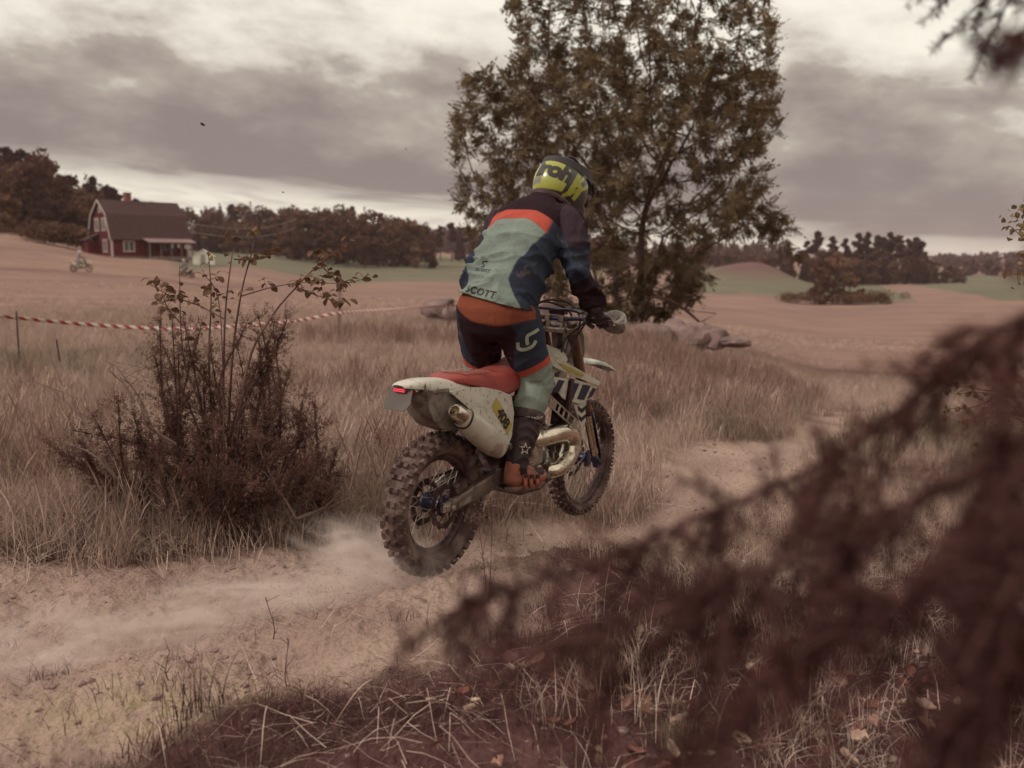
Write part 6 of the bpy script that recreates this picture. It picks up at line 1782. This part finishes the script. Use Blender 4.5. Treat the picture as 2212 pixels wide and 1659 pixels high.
# ================================================================== spruce close to the camera
SPX, SPY = 1.55, .95
spz = land1(SPX, SPY)
spr = empty('spruce_tree', (SPX, SPY, spz)); tag(spr, 'dark spruce at the edge with drooping boughs hanging across the near view', 'tree')
S0 = np.array([SPX, SPY, spz])
MB().tube([(0, 0, -.2), (.01, .02, 1.2), (.0, .03, 2.6), (.03, .0, 4.2)], [.13, .115, .095, .06], 12).build('trunk', M_treebark, spr)
M_needle = leaf_mat('spruce_needles', srgb(86, 52, 48), srgb(54, 27, 29), .08, scale=4)
M_twig = mat('spruce_twig', srgb(84, 54, 48), .9, var=.3, scale=20)
rng = np.random.default_rng(8)
def bough(path, hang, n_tw, tw_len, droop=(-.3, 0, -1), seed=0, dens=900, nl=.0175, keep=.10):
    """path: [(px,py,Y)...] from the trunk side outward; hanging side twigs"""
    r = np.random.default_rng(seed)
    path = [(x, y, d * .86) for x, y, d in path]; tw_len = tw_len * .9; n_tw = int(n_tw * .46)
    C = spline([place(*p) for p in path], 60) - S0
    w = MB(); nd = Cloud()
    w.tube(C, np.linspace(.006, .0015, 60), 7)
    nd.add(*needles_along(C[12:], 420, nl, .0016, r, .6))
    for k in range(n_tw):
        f = keep + (1 - keep) * min(.999, max(0., (k + r.random() + 1.6 * math.sin(k * 1.3)) / n_tw)); i = min(58, int(f * 59)); T = C[i + 1] - C[i]; T /= np.linalg.norm(T)
        sgn = 1 if k % 2 else -1
        sd = np.cross(T, [0, 0, 1.]) * sgn
        L = tw_len * r.choice([.35, .5, .65, 1.0]) * r.uniform(.8, 1.2) * (1 - .40 * f)
        d0 = T * r.uniform(.1, .8) + sd * r.uniform(.1, .6) + np.array([0, 0, -.25]) + r.normal(size=3) * .32; d0 /= np.linalg.norm(d0)
        dr = np.array(droop, float) + r.normal(size=3) * .15
        P = [C[i]]
        for q in range(1, 8):
            t = q / 7; P.append(C[i] + d0 * L * t + dr * hang * L * t * t)
        P = np.array(P); w.tube(P, np.linspace(.003, .0012, 8), 4)
        nd.add(*needles_along(P, dens, nl, .0016, r, .6))
        for q in range(int(3 + 11 * L / .25)):
            j = 1 + q % 6; tt = P[j]; d = (P[j + 1] - P[j]); d /= np.linalg.norm(d); v = d * .6 + r.normal(size=3) * .7; v[2] -= .2; v /= np.linalg.norm(v)
            l = r.uniform(.03, .10) * (L / .25) ** .5
            Q = np.array([tt, tt + v * l * .5, tt + v * l + np.array([0, 0, -.12 * l])]); w.tube(Q, [.0016, .0012, .0008], 4)
            nd.add(*needles_along(Q, dens, nl * .95, .0016, r, .6))
    # bushy short shoots along the bough, in uneven clumps
    for k in range(int(n_tw * 6.5)):
        f = r.random(); i = min(58, int(59 * (.10 + .9 * f)))
        if math.sin(f * 23 + seed * 2.1) + .6 * math.sin(f * 57 + seed) < r.normal() * .6 - .25: continue
        d = r.normal(size=3) + np.array([-.25, 0, -.15]); d /= np.linalg.norm(d); l = r.uniform(.025, .085) * (1.15 - .5 * f)
        Q = np.array([C[i], C[i] + d * l * .5, C[i] + d * l + np.array([0, 0, -.2 * l])]); w.tube(Q, [.002, .0014, .0008], 4)
        nd.add(*needles_along(Q, dens * .9, nl, .0016, r, .6))
    b = w.build('branch', M_twig, spr)
    obj('needles', nd.mesh('needles'), M_needle, b)
    return b
# the long upper bough falling toward the lower middle
bough([(2600, 560, .98), (2330, 640, 1.0), (2130, 730, 1.03), (1950, 880, 1.06), (1760, 1010, 1.08), (1530, 1110, 1.10), (1300, 1210, 1.12), (1080, 1280, 1.13), (990, 1305, 1.13)], .75, 44, .20, seed=1)
# boughs below it
bough([(2600, 760, .85), (2300, 900, .88), (2080, 1030, .92), (1850, 1150, .95), (1620, 1240, .97), (1400, 1330, 1.0), (1200, 1400, 1.0)], .85, 40, .21, seed=2)
bough([(2600, 960, .80), (2320, 1060, .82), (2120, 1170, .84), (1930, 1300, .86), (1760, 1390, .88), (1640, 1480, .9)], .9, 30, .19, seed=3)
bough([(2600, 1150, .74), (2380, 1250, .75), (2230, 1380, .76), (2100, 1520, .77), (1980, 1640, .78)], .9, 26, .18, seed=5)
bough([(2600, 900, .70), (2400, 1000, .72), (2260, 1150, .74), (2170, 1350, .75), (2130, 1500, .76)], .9, 26, .16, seed=6)
# twigs dipping in at the top
bough([(2500, -60, .95), (2330, 20, .97), (2200, 70, .98), (2110, 115, .99)], .25, 9, .08, seed=8)
bough([(2400, -160, 2.0), (2250, -90, 2.0), (2140, -60, 2.0), (1980, -40, 2.0)], .6, 22, .17, seed=9)
# boughs overhead and behind, out of the picture
for k in range(9):
    a = rng.uniform(0, 2 * PI); h = 1.9 + .25 * k; L = 1.5 - .09 * k; ax_ = np.array([math.cos(a), math.sin(a), 0])
    if ax_[1] > .15 and ax_[0] < .3: ax_[0] = abs(ax_[0]) + .5
    C = np.array([np.array([0, 0, h]) + ax_ * L * t + np.array([0, 0, -.45 * L * t * t]) for t in np.linspace(0, 1, 12)])
    w = MB().tube(C, np.linspace(.02, .005, 12), 6); nd = Cloud()
    for q in range(34):
        i = rng.integers(2, 12); d = rng.normal(size=3) * .5 + ax_ * .5; d[2] -= .5; d /= np.linalg.norm(d); l = rng.uniform(.15, .4)
        Q = np.array([C[i], C[i] + d * l * .5, C[i] + d * l + np.array([0, 0, -.1])]); w.tube(Q, [.004, .003, .001], 4); nd.add(*needles_along(Q, 260, .018, .003, rng, .6))
    b = w.build('branch', M_twig, spr); obj('needles', nd.mesh('needles'), M_needle, b)

# ================================================================== grass, straw, litter, clods: scattered by geometry nodes
def scatter_obj(name, label, protos, X, Y, idx, rotz, scale, tilt=None, zoff=0.0):
    Z = land(X, Y) + zoff
    n = len(X)
    me = bpy.data.meshes.new(name); me.vertices.add(n); me.vertices.foreach_set('co', np.stack([X, Y, Z], 1).astype(np.float32).ravel()); me.update()
    def at(nm, t, v):
        a = me.attributes.new(nm, t, 'POINT'); a.data.foreach_set('vector' if t == 'FLOAT_VECTOR' else 'value', np.ascontiguousarray(v).ravel())
    tl = np.zeros((n, 2)) if tilt is None else tilt
    at('rot', 'FLOAT_VECTOR', np.stack([tl[:, 0], tl[:, 1], rotz], 1).astype(np.float32)); at('size', 'FLOAT', scale.astype(np.float32)); at('pick', 'INT', idx.astype(np.int32))
    colp = bpy.data.collections.new(name + '_kinds')
    for i, p in enumerate(protos):
        o = bpy.data.objects.new('%s_kind_%02d' % (name, i), p); colp.objects.link(o)
    o = obj(name, me, None); tag(o, label, kind='stuff')
    ng = bpy.data.node_groups.new(name, 'GeometryNodeTree')
    ng.interface.new_socket('Geometry', in_out='INPUT', socket_type='NodeSocketGeometry'); ng.interface.new_socket('Geometry', in_out='OUTPUT', socket_type='NodeSocketGeometry')
    gi, go = ng.nodes.new('NodeGroupInput'), ng.nodes.new('NodeGroupOutput')
    ip = ng.nodes.new('GeometryNodeInstanceOnPoints'); ci = ng.nodes.new('GeometryNodeCollectionInfo'); ci.inputs[0].default_value = colp; ci.inputs[1].default_value = True; ci.inputs[2].default_value = True
    def na(nm, dt):
        q = ng.nodes.new('GeometryNodeInputNamedAttribute'); q.data_type = dt; q.inputs[0].default_value = nm; return [s for s in q.outputs if s.enabled and s.name == 'Attribute'][0]
    L = ng.links.new
    L(gi.outputs[0], ip.inputs['Points']); L(ci.outputs[0], ip.inputs['Instance']); ip.inputs['Pick Instance'].default_value = True
    L(na('pick', 'INT'), ip.inputs['Instance Index']); e2r = ng.nodes.new('FunctionNodeEulerToRotation'); L(na('rot', 'FLOAT_VECTOR'), e2r.inputs[0]); L(e2r.outputs[0], ip.inputs['Rotation']); L(na('size', 'FLOAT'), ip.inputs['Scale'])
    L(ip.outputs[0], go.inputs[0])
    md = o.modifiers.new('scatter', 'NODES'); md.node_group = ng
    return o

rng = np.random.default_rng(77)
def blades(n, h0, h1, w, spread, bend, seed, seed_head=0.0, lying=False, segs=4):
    r = np.random.default_rng(seed); V, F = [], []; k = 0
    for q in range(n):
        a = r.uniform(0, 2 * PI); h = r.uniform(h0, h1); b = r.uniform(.2, 1) * bend; p0 = np.array([r.normal() * spread, r.normal() * spread, -.02]); d = np.array([math.cos(a), math.sin(a), 0]); s = np.array([-d[1], d[0], 0]); f_ = r.uniform(0, 2 * PI); s = np.array([math.cos(f_), math.sin(f_), 0])
        kink = r.random() < .18; kt = r.uniform(.35, .8)
        for i in range(segs + 1):
            t = i / segs
            if lying: c = p0 + d * h * t + np.array([0, 0, .03 + .05 * math.sin(t * 3 + q) * r.uniform(.2, 1)])
            else:
                c = p0 + np.array([0, 0, h * (t - .35 * b * t * t)]) + d * h * b * t * t * .75
                if kink and t > kt: c = c + d * h * (t - kt) * .7 - np.array([0, 0, h * (t - kt) * .8])
            ww = w * (1 - .75 * t) * (1 if not (seed_head and t > .72) else 1)
            if seed_head and i >= segs - 1 and q % 3 == 0: ww = w * seed_head * (1.0 if i == segs - 1 else .25)
            V += [c - s * ww / 2, c + s * ww / 2]
            if i: F.append((k + 2 * i - 2, k + 2 * i - 1, k + 2 * i + 1, k + 2 * i))
        k += 2 * (segs + 1)
    return fast_mesh('blades', np.array(V), np.array(F))
def dressed(me, m): me.materials.append(m); return me
M_g1 = leaf_mat('dry_grass', srgb(190, 164, 148), srgb(134, 108, 98), .16, scale=2.5)
M_g2 = leaf_mat('straw', srgb(216, 190, 172), srgb(164, 136, 124), .12, scale=3)
M_g3 = leaf_mat('red_weed', srgb(148, 120, 106), srgb(116, 88, 79), .15, scale=2)
M_g4 = leaf_mat('green_tuft', srgb(136, 122, 102), srgb(110, 92, 84), .18, scale=2)
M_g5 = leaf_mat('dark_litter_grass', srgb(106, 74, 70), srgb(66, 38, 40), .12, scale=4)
K = [dressed(blades(40, .16, .46, .0036, .075, .75, s, 1.8), M_g1) for s in (1, 2, 3)] + \
    [dressed(blades(36, .10, .28, .0040, .07, .9, s), M_g1) for s in (4, 5)] + \
    [dressed(blades(26, .10, .36, .0034, .08, 1.0, s), M_g2) for s in (6, 7)] + \
    [dressed(blades(24, .22, .56, .0045, .09, .5, s, 3.0), M_g3) for s in (8, 9)] + \
    [dressed(blades(34, .10, .30, .006, .05, .6, s), M_g4) for s in (10, 11)] + \
    [dressed(blades(16, .08, .36, .0036, .10, 1, s, lying=True), M_g2) for s in (12, 13)] + \
    [dressed(blades(26, .06, .20, .0036, .06, .9, s), M_g5) for s in (14, 15)] + \
    [dressed(blades(18, .08, .30, .0034, .09, 1, s, lying=True), M_g5) for s in (16, 17)]
TALL, SHORT, STRAW, WEED, GREEN, LIE, DK, DKL = (0, 1, 2), (3, 4), (5, 6), (7, 8), (9, 10), (11, 12), (13, 14), (15, 16)
def fan_points(n, d0, d1, a0=-37, a1=37):
    d = np.sqrt(rng.uniform(d0 ** 2, d1 ** 2, n)); a = np.radians(rng.uniform(a0, a1, n)); return d * np.sin(a), d * np.cos(a)
def pick_from(opts, n): return np.array(opts)[rng.integers(0, len(opts), n)]
def keep_grass(x, y):
    dm = dirt_mask(x, y); d = np.hypot(x, y)
    kp = rng.random(len(x)) > dm * 1.02
    # the foreground bank is litter, not meadow
    return kp
def add_zone(store, n, d0, d1, opts, dens=None, s0=.8, s1=1.25, a0=-37, a1=37, dirt_ok=False):
    x, y = fan_points(n, d0, d1, a0, a1)
    k = np.ones(len(x), bool) if dirt_ok else keep_grass(x, y)
    if dens is not None: k &= rng.random(len(x)) < dens(x, y)
    x, y = x[k], y[k]; m = len(x)
    store.append((x, y, pick_from(opts, m), rng.uniform(s0, s1, m)))
px_of = lambda x, y: 1106 + 2016 * x / y
_tdn, _tsd, _ = None, None, None
def far_side(x, y):                                            # beyond the track (meadow) rather than on the camera's bank
    td, sd, _ = poly_dist(x, y, TRACK); return (sd > 0)
patch = lambda x, y, s, sc: fbm(x / sc, y / sc, oct=3, seed=s)
Z = []
mead = lambda x, y: far_side(x, y) * np.clip(.5 + 1.25 * patch(x, y, 5, 1.7), .1, 1)
bank_r = lambda x, y: (~far_side(x, y)) * np.clip(.5 + .9 * patch(x, y, 6, 1.2), .05, 1)
add_zone(Z, 11000, 4.6, 12, TALL + SHORT, mead)
add_zone(Z, 7200, 4.6, 12, STRAW + SHORT, mead)
add_zone(Z, 3000, 5.0, 13, WEED, lambda x, y: far_side(x, y) * (patch(x, y, 15, 2.0) > .25), .7, 1.1)
add_zone(Z, 15000, 12, 30, TALL + STRAW + SHORT, lambda x, y: np.clip(.6 + .8 * patch(x, y, 7, 3), .1, 1), .8, 1.15)
add_zone(Z, 2600, 8.5, 17, GREEN, lambda x, y: np.where((px_of(x, y) > 1350) & (np.hypot(x, y) < 13.5), .9, 0) + np.where((px_of(x, y) < 420) & (np.hypot(x, y) > 12.5), 1., 0), .8, 1.3)
add_zone(Z, 2600, 12.5, 17.5, GREEN + SHORT, lambda x, y: np.where(px_of(x, y) < 480, 1., 0), .7, 1.2)
add_zone(Z, 4200, 15, 20.5, WEED, lambda x, y: np.where((px_of(x, y) > 1180) & (px_of(x, y) < 1800 - (np.hypot(x, y) - 15) * 20), .85, 0) + np.where((px_of(x, y) > 640) & (px_of(x, y) < 1180) & (np.hypot(x, y) > 18), .55, 0), .6, .95)
add_zone(Z, 12000, 28, 75, SHORT + STRAW, lambda x, y: np.clip(.4 + .8 * patch(x, y, 8, 9), .05, 1), .7, 1.3)
# broken-down straw along the right of the track and under the front wheel
rt_d = lambda x, y: np.where(poly_dist(x, y, TRACK)[0] < 1.9, 1, .35) * (x > -.1)
add_zone(Z, 6500, 4.5, 13, LIE + LIE + STRAW, lambda x, y: rt_d(x, y) * np.clip(.7 + .6 * patch(x, y, 9, 1), 0, 1), .45, .85, -8, 37)
add_zone(Z, 2600, 5, 13, STRAW + SHORT + LIE, bank_r, .4, .75, 5, 37)
# near bank: matted dark litter, short dry tufts
bank = lambda x, y: (~far_side(x, y)) * np.clip(.55 + 1.0 * patch(x, y, 10, .5), .05, 1) * np.where(dirt_mask(x, y) > .5, .05, 1)
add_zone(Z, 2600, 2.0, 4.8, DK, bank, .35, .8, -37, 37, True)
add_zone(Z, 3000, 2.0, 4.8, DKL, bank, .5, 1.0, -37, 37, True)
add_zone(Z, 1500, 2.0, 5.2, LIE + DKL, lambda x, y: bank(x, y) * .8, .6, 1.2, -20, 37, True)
add_zone(Z, 700, 2.0, 4.6, STRAW + DK, lambda x, y: bank(x, y) * (x > .0), .45, .95, 0, 37, True)
# brush and matted grass at the foot of the juniper
add_zone(Z, 2600, 4.75, 6.2, DK + DKL + LIE + SHORT, lambda x, y: np.where((x < -.75) & (poly_dist(x, y, TRACK)[0] > .75), .9, 0), .7, 1.3, -37, -5)
# scattered straws on the bare earth
add_zone(Z, 900, 2.2, 8, LIE, lambda x, y: np.where(dirt_mask(x, y) > .4, .35, 0), .35, .8, -37, 37, True)
X = np.concatenate([z[0] for z in Z]); Y = np.concatenate([z[1] for z in Z]); I = np.concatenate([z[2] for z in Z]); S_ = np.concatenate([z[3] for z in Z])
# nothing grows inside the wheels
gone = (np.hypot(X + .37, Y - 4.37) < .30) & (S_ > .0)
X, Y, I, S_ = X[~gone], Y[~gone], I[~gone], S_[~gone]
scatter_obj('grass', 'dry meadow grass, straw and weeds covering the ground', K, X, Y, I, rng.uniform(0, 2 * PI, len(X)), S_)

# clods and pebbles on the track
CL = []
for s in range(4):
    bm = bmesh.new(); bmesh.ops.create_icosphere(bm, subdivisions=1, radius=1.0)
    r = random.Random(s)
    for v in bm.verts: v.co *= r.uniform(.65, 1.2); v.co.z *= .7
    me = bpy.data.meshes.new('clod'); bm.to_mesh(me); bm.free(); me.materials.append(mat('earth_clod', srgb(132, 106, 100), .95, var=.35, scale=1.5)); CL.append(me)
x, y = fan_points(26000, 2.0, 9); k = rng.random(len(x)) < np.where(dirt_mask(x, y) > .35, .55, .30) * np.clip(.5 + 1.1 * patch(x, y, 14, .6), .05, 1); x, y = x[k], y[k]
sz = .0035 + .020 * rng.random(len(x)) ** 6 + .002 * rng.random(len(x))
scatter_obj('clods', 'crumbled earth clods strewn over the dirt track', CL, x, y, rng.integers(0, 4, len(x)), rng.uniform(0, 6.28, len(x)), sz)

# fallen leaves
def litter_leaf(L, W, curl, seed):
    r = np.random.default_rng(seed); nx, ny = 7, 5; V, F = [], []
    for i in range(nx):
        t = i / (nx - 1); w = W * math.sin(PI * min(.97, t + .03)) ** .7 * (1 + .22 * math.sin(t * 17 + seed))
        for j in range(ny):
            u = j / (ny - 1) * 2 - 1
            V.append((t * L - L / 2, u * w / 2, curl * (u * u) * W * .6 + curl * .5 * (t - .5) ** 2 * L + r.normal() * .002))
    for i in range(nx - 1):
        for j in range(ny - 1): a = i * ny + j; F.append((a, a + 1, a + ny + 1, a + ny))
    me = bpy.data.meshes.new('leaf'); me.from_pydata(V, [], F); me.update(); me.shade_smooth(); return me
M_l = [leaf_mat('dead_leaf_tan', srgb(168, 130, 110), srgb(128, 92, 82), .2, scale=25), leaf_mat('dead_leaf_brown', srgb(124, 82, 70), srgb(92, 56, 50), .15, scale=25), leaf_mat('dead_leaf_pale', srgb(190, 162, 140), srgb(150, 122, 108), .2, scale=25)]
LL = [dressed(litter_leaf(.07, .045, .5, s), M_l[s % 3]) for s in range(6)]
cnt = 0
while cnt < 150:
    px, py = rng.uniform(900, 2180), rng.uniform(1330, 1655)
    if py < 1330 + (1500 - px) * .25 or rng.random() > .35 + .65 * (px > 1250): continue
    p = place(px, py, 1.0); c0 = np.array([0, 0, CAMZ]); d = p - c0; q = c0 + d * ((.08 - CAMZ) / d[2])
    z = land1(q[0], q[1]); s = rng.uniform(.45, 1.05); j = rng.integers(0, 6)
    o = obj('fallen_leaf', LL[j], None, None, (q[0], q[1], z + rng.uniform(.02, .07)), (rng.uniform(-.6, .6), rng.uniform(-.6, .6), rng.uniform(0, 6.28))); o.scale = (s, s, s)
    tag(o, ('curled %s dead leaf lying in the litter below the spruce boughs' % ('tan', 'dark brown', 'pale')[j % 3]), 'leaf', 'fallen leaves in the near litter'); cnt += 1

# a few single weeds standing on the bank
M_weed = mat('weed_stalk', srgb(96, 66, 62), .85, var=.25, scale=20)
def weed(px, py0, py1, Y, label, head=True, seed=0, lean=0.0):
    r = np.random.default_rng(seed); a = place(px, py0, Y); z = land1(a[0], Y) - .01; tip = place(px + lean, py1, Y); h = tip[2] - z
    C = spline([(0, 0, 0), ((tip[0] - a[0]) * .3 + r.normal() * .01, r.normal() * .01, h * .4), (tip[0] - a[0], r.normal() * .01, h)], 14)
    mb = MB().tube(C, np.linspace(.0028, .0012, 14), 5)
    for q in range(6):
        i = r.integers(3, 13); d = r.normal(size=3) * .5; d[2] = abs(d[2]) + .4; d /= np.linalg.norm(d); l = r.uniform(.03, .08); mb.tube([C[i], C[i] + d * l], [.0014, .0008], 4)
    if head:
        for q in range(26):
            d = r.normal(size=3) * np.array([.035, .035, .008]); mb.box(C[-1] + d + np.array([0, 0, .005]), (.007, .006, .004)); 
            if q % 3 == 0: mb.tube([C[-1] - np.array([0, 0, .03]), C[-1] + d], [.001, .0006], 3)
    o = mb.build('weed', M_weed, None); o.location = (a[0], Y, z); tag(o, label, 'weed')
weed(1056, 1300, 1092, 3.95, 'dark weed stalk with flat seed head in front of the rear wheel', True, 1, 8)
weed(1050, 1300, 1120, 4.05, 'thin weed stalk just behind the flat-headed one by the wheel', True, 2, -18)
weed(590, 1380, 1290, 3.6, 'forked dry weed on the berm below the dust', False, 3, -18)
weed(620, 1490, 1385, 3.2, 'thin dry stalk standing on the near bank below the berm', False, 4, 2)
weed(365, 1470, 1400, 3.2, 'small dry stalk on the pale earth at the lower left', False, 5, 3)
weed(640, 1600, 1455, 2.9, 'drooping dry stalk with brown tip on the near bank', False, 6, 10)
def tuft(px, py, Y, h, n, label, seed, m):
    p = place(px, py, Y); me = blades(n, h * .5, h, .0042, .05, .55, seed); me.materials.append(m)
    o = obj('grass_tuft', me, None, None, (p[0], Y, land1(p[0], Y))); tag(o, label, 'grass tuft')
tuft(440, 1590, 2.95, .26, 60, 'dark upright grass tuft on the near bank, lower left', 31, M_g5)
tuft(330, 1650, 2.75, .16, 60, 'low dark grass tuft at the bottom edge, lower left', 32, M_g5)
tuft(880, 1335, 3.75, .12, 30, 'small green grass tuft on the bank below the rear wheel', 33, M_g4)
tuft(1015, 1330, 3.7, .10, 26, 'tiny grass tuft on the bank beside the spruce tip', 34, M_g5)
tuft(1455, 1560, 2.85, .20, 80, 'pale wiry grass tuft in the litter below the boughs', 35, M_g4)
# rough clods and sticks by the juniper
for k, (x0, y0, x1, y1, lb) in enumerate(((300, 1140, 305, 1060, 'short grey stick standing at the foot of the juniper'), (165, 1150, 245, 1060, 'crooked stick leaning at the foot of the juniper'), (380, 1120, 560, 1150, 'long grey stick lying along the bank under the juniper'))):
    a, b2 = place(x0, y0, 5.0), place(x1, y1, 4.95); a[2] = max(a[2], land1(a[0], a[1])); 
    o = MB().tube(spline([a, (a + b2) / 2 + np.array([.03, 0, .02]), b2], 8), np.linspace(.014, .006, 8), 6).build('stick', mat('grey_dead_twig', (.2,) * 3), None); tag(o, lb, 'stick')

# clods thrown high by the wheels
for k, (px, py, Y, s, lb) in enumerate(((437, 268, 7.0, .018, 'dark clod of earth flying high over the field'), (611, 415, 8.0, .010, 'small clod of earth in the air below the high one'), (877, 322, 7.5, .007, 'tiny clod of earth in the air beside the great tree'))):
    p = place(px, py, Y); o = obj('flying_clod', CL[k].copy(), None, None, tuple(p), (.3, .5, .2)); o.data.materials.clear(); o.data.materials.append(mat('dark_clod', srgb(52, 36, 34), .9)); o.scale = (s * 1.3, s, s * .8); tag(o, lb, 'clod')
# spray of earth behind the tyre
n = 420; c = place(690, 1290, 4.05); V = rng.normal(size=(n, 3)) * np.array([.16, .10, .05]); V[:, 2] = np.abs(V[:, 2]) * 1.6 - .02 + .25 * np.maximum(0, V[:, 0]); V += c
bx_, by_ = V[:, 0], V[:, 1]; V[:, 2] = np.maximum(V[:, 2], land(bx_, by_) + .01)
sc_ = rng.uniform(.0012, .006, n) ** 1.0
Vs, Fs = quads(V, .003, seed=3); o = obj('dirt_spray', fast_mesh('dirt_spray', Vs, Fs), mat('dark_clod', (.1,) * 3)); tag(o, 'spray of loose earth kicked up behind the rear tyre', kind='stuff')

# ================================================================== dust hanging behind the wheel
def dust(c, size, rot, density, seed, label, nscale=2.2, lo=.42, hi=.72):
    bm = bmesh.new(); bmesh.ops.create_icosphere(bm, subdivisions=3, radius=1.0); me = bpy.data.meshes.new('dust_cloud'); bm.to_mesh(me); bm.free()
    m = bpy.data.materials.new('dust'); m.use_nodes = True; t = m.node_tree; t.nodes.clear(); g = NT(t)
    co = g.n('ShaderNodeTexCoord').outputs['Object']
    r = g.vm('LENGTH', co)
    nz = g.noise(g.vm('ADD', co, (seed * 3.1, seed * 1.7, 0)), nscale, 4, .6, .6)
    dn = g.m('MULTIPLY', g.m('POWER', g.ramp(r, 1.0, .05, 0., 1., smooth=False), 1.3), g.ramp(nz, lo, hi))
    vs = g.n('ShaderNodeVolumePrincipled'); vs.inputs['Color'].default_value = (.95, .82, .75, 1); vs.inputs['Anisotropy'].default_value = .2
    g.put(vs.inputs['Density'], g.m('MULTIPLY', dn, density))
    o_ = g.n('ShaderNodeOutputMaterial'); t.links.new(vs.outputs[0], o_.inputs['Volume'])
    o = obj('dust_cloud', me, m, None, tuple(c), rot); o.scale = size; tag(o, label, kind='stuff'); return o
dust(place(800, 1205, 4.25), (.44, .35, .20), (0, rad(15), 0), 27.0, 1, 'pale dust bursting from behind the rear tyre')
dust(place(560, 1300, 4.05), (.75, .35, .17), (0, rad(-5), 0), 20.0, 2, 'dust drifting back along the track from the tyre')
dust(place(120, 1420, 3.6), (.85, .45, .22), (0, rad(-4), 0), 11.0, 3, 'thin dust hanging over the track at the picture edge')

# ================================================================== haze over the valley
hz = MB().box((0, 900, 20), (4200, 4600, 66)).build('haze', None, None, smooth=False)
hm = bpy.data.materials.new('haze'); hm.use_nodes = True; t = hm.node_tree; t.nodes.clear(); g = NT(t)
vs = g.n('ShaderNodeVolumePrincipled'); vs.inputs['Color'].default_value = (.80, .66, .66, 1); vs.inputs['Density'].default_value = .0002; vs.inputs['Anisotropy'].default_value = .3
o_ = g.n('ShaderNodeOutputMaterial'); t.links.new(vs.outputs[0], o_.inputs['Volume'])
hz.data.materials.clear(); hz.data.materials.append(hm); tag(hz, 'thin autumn haze over the fields', kind='stuff')
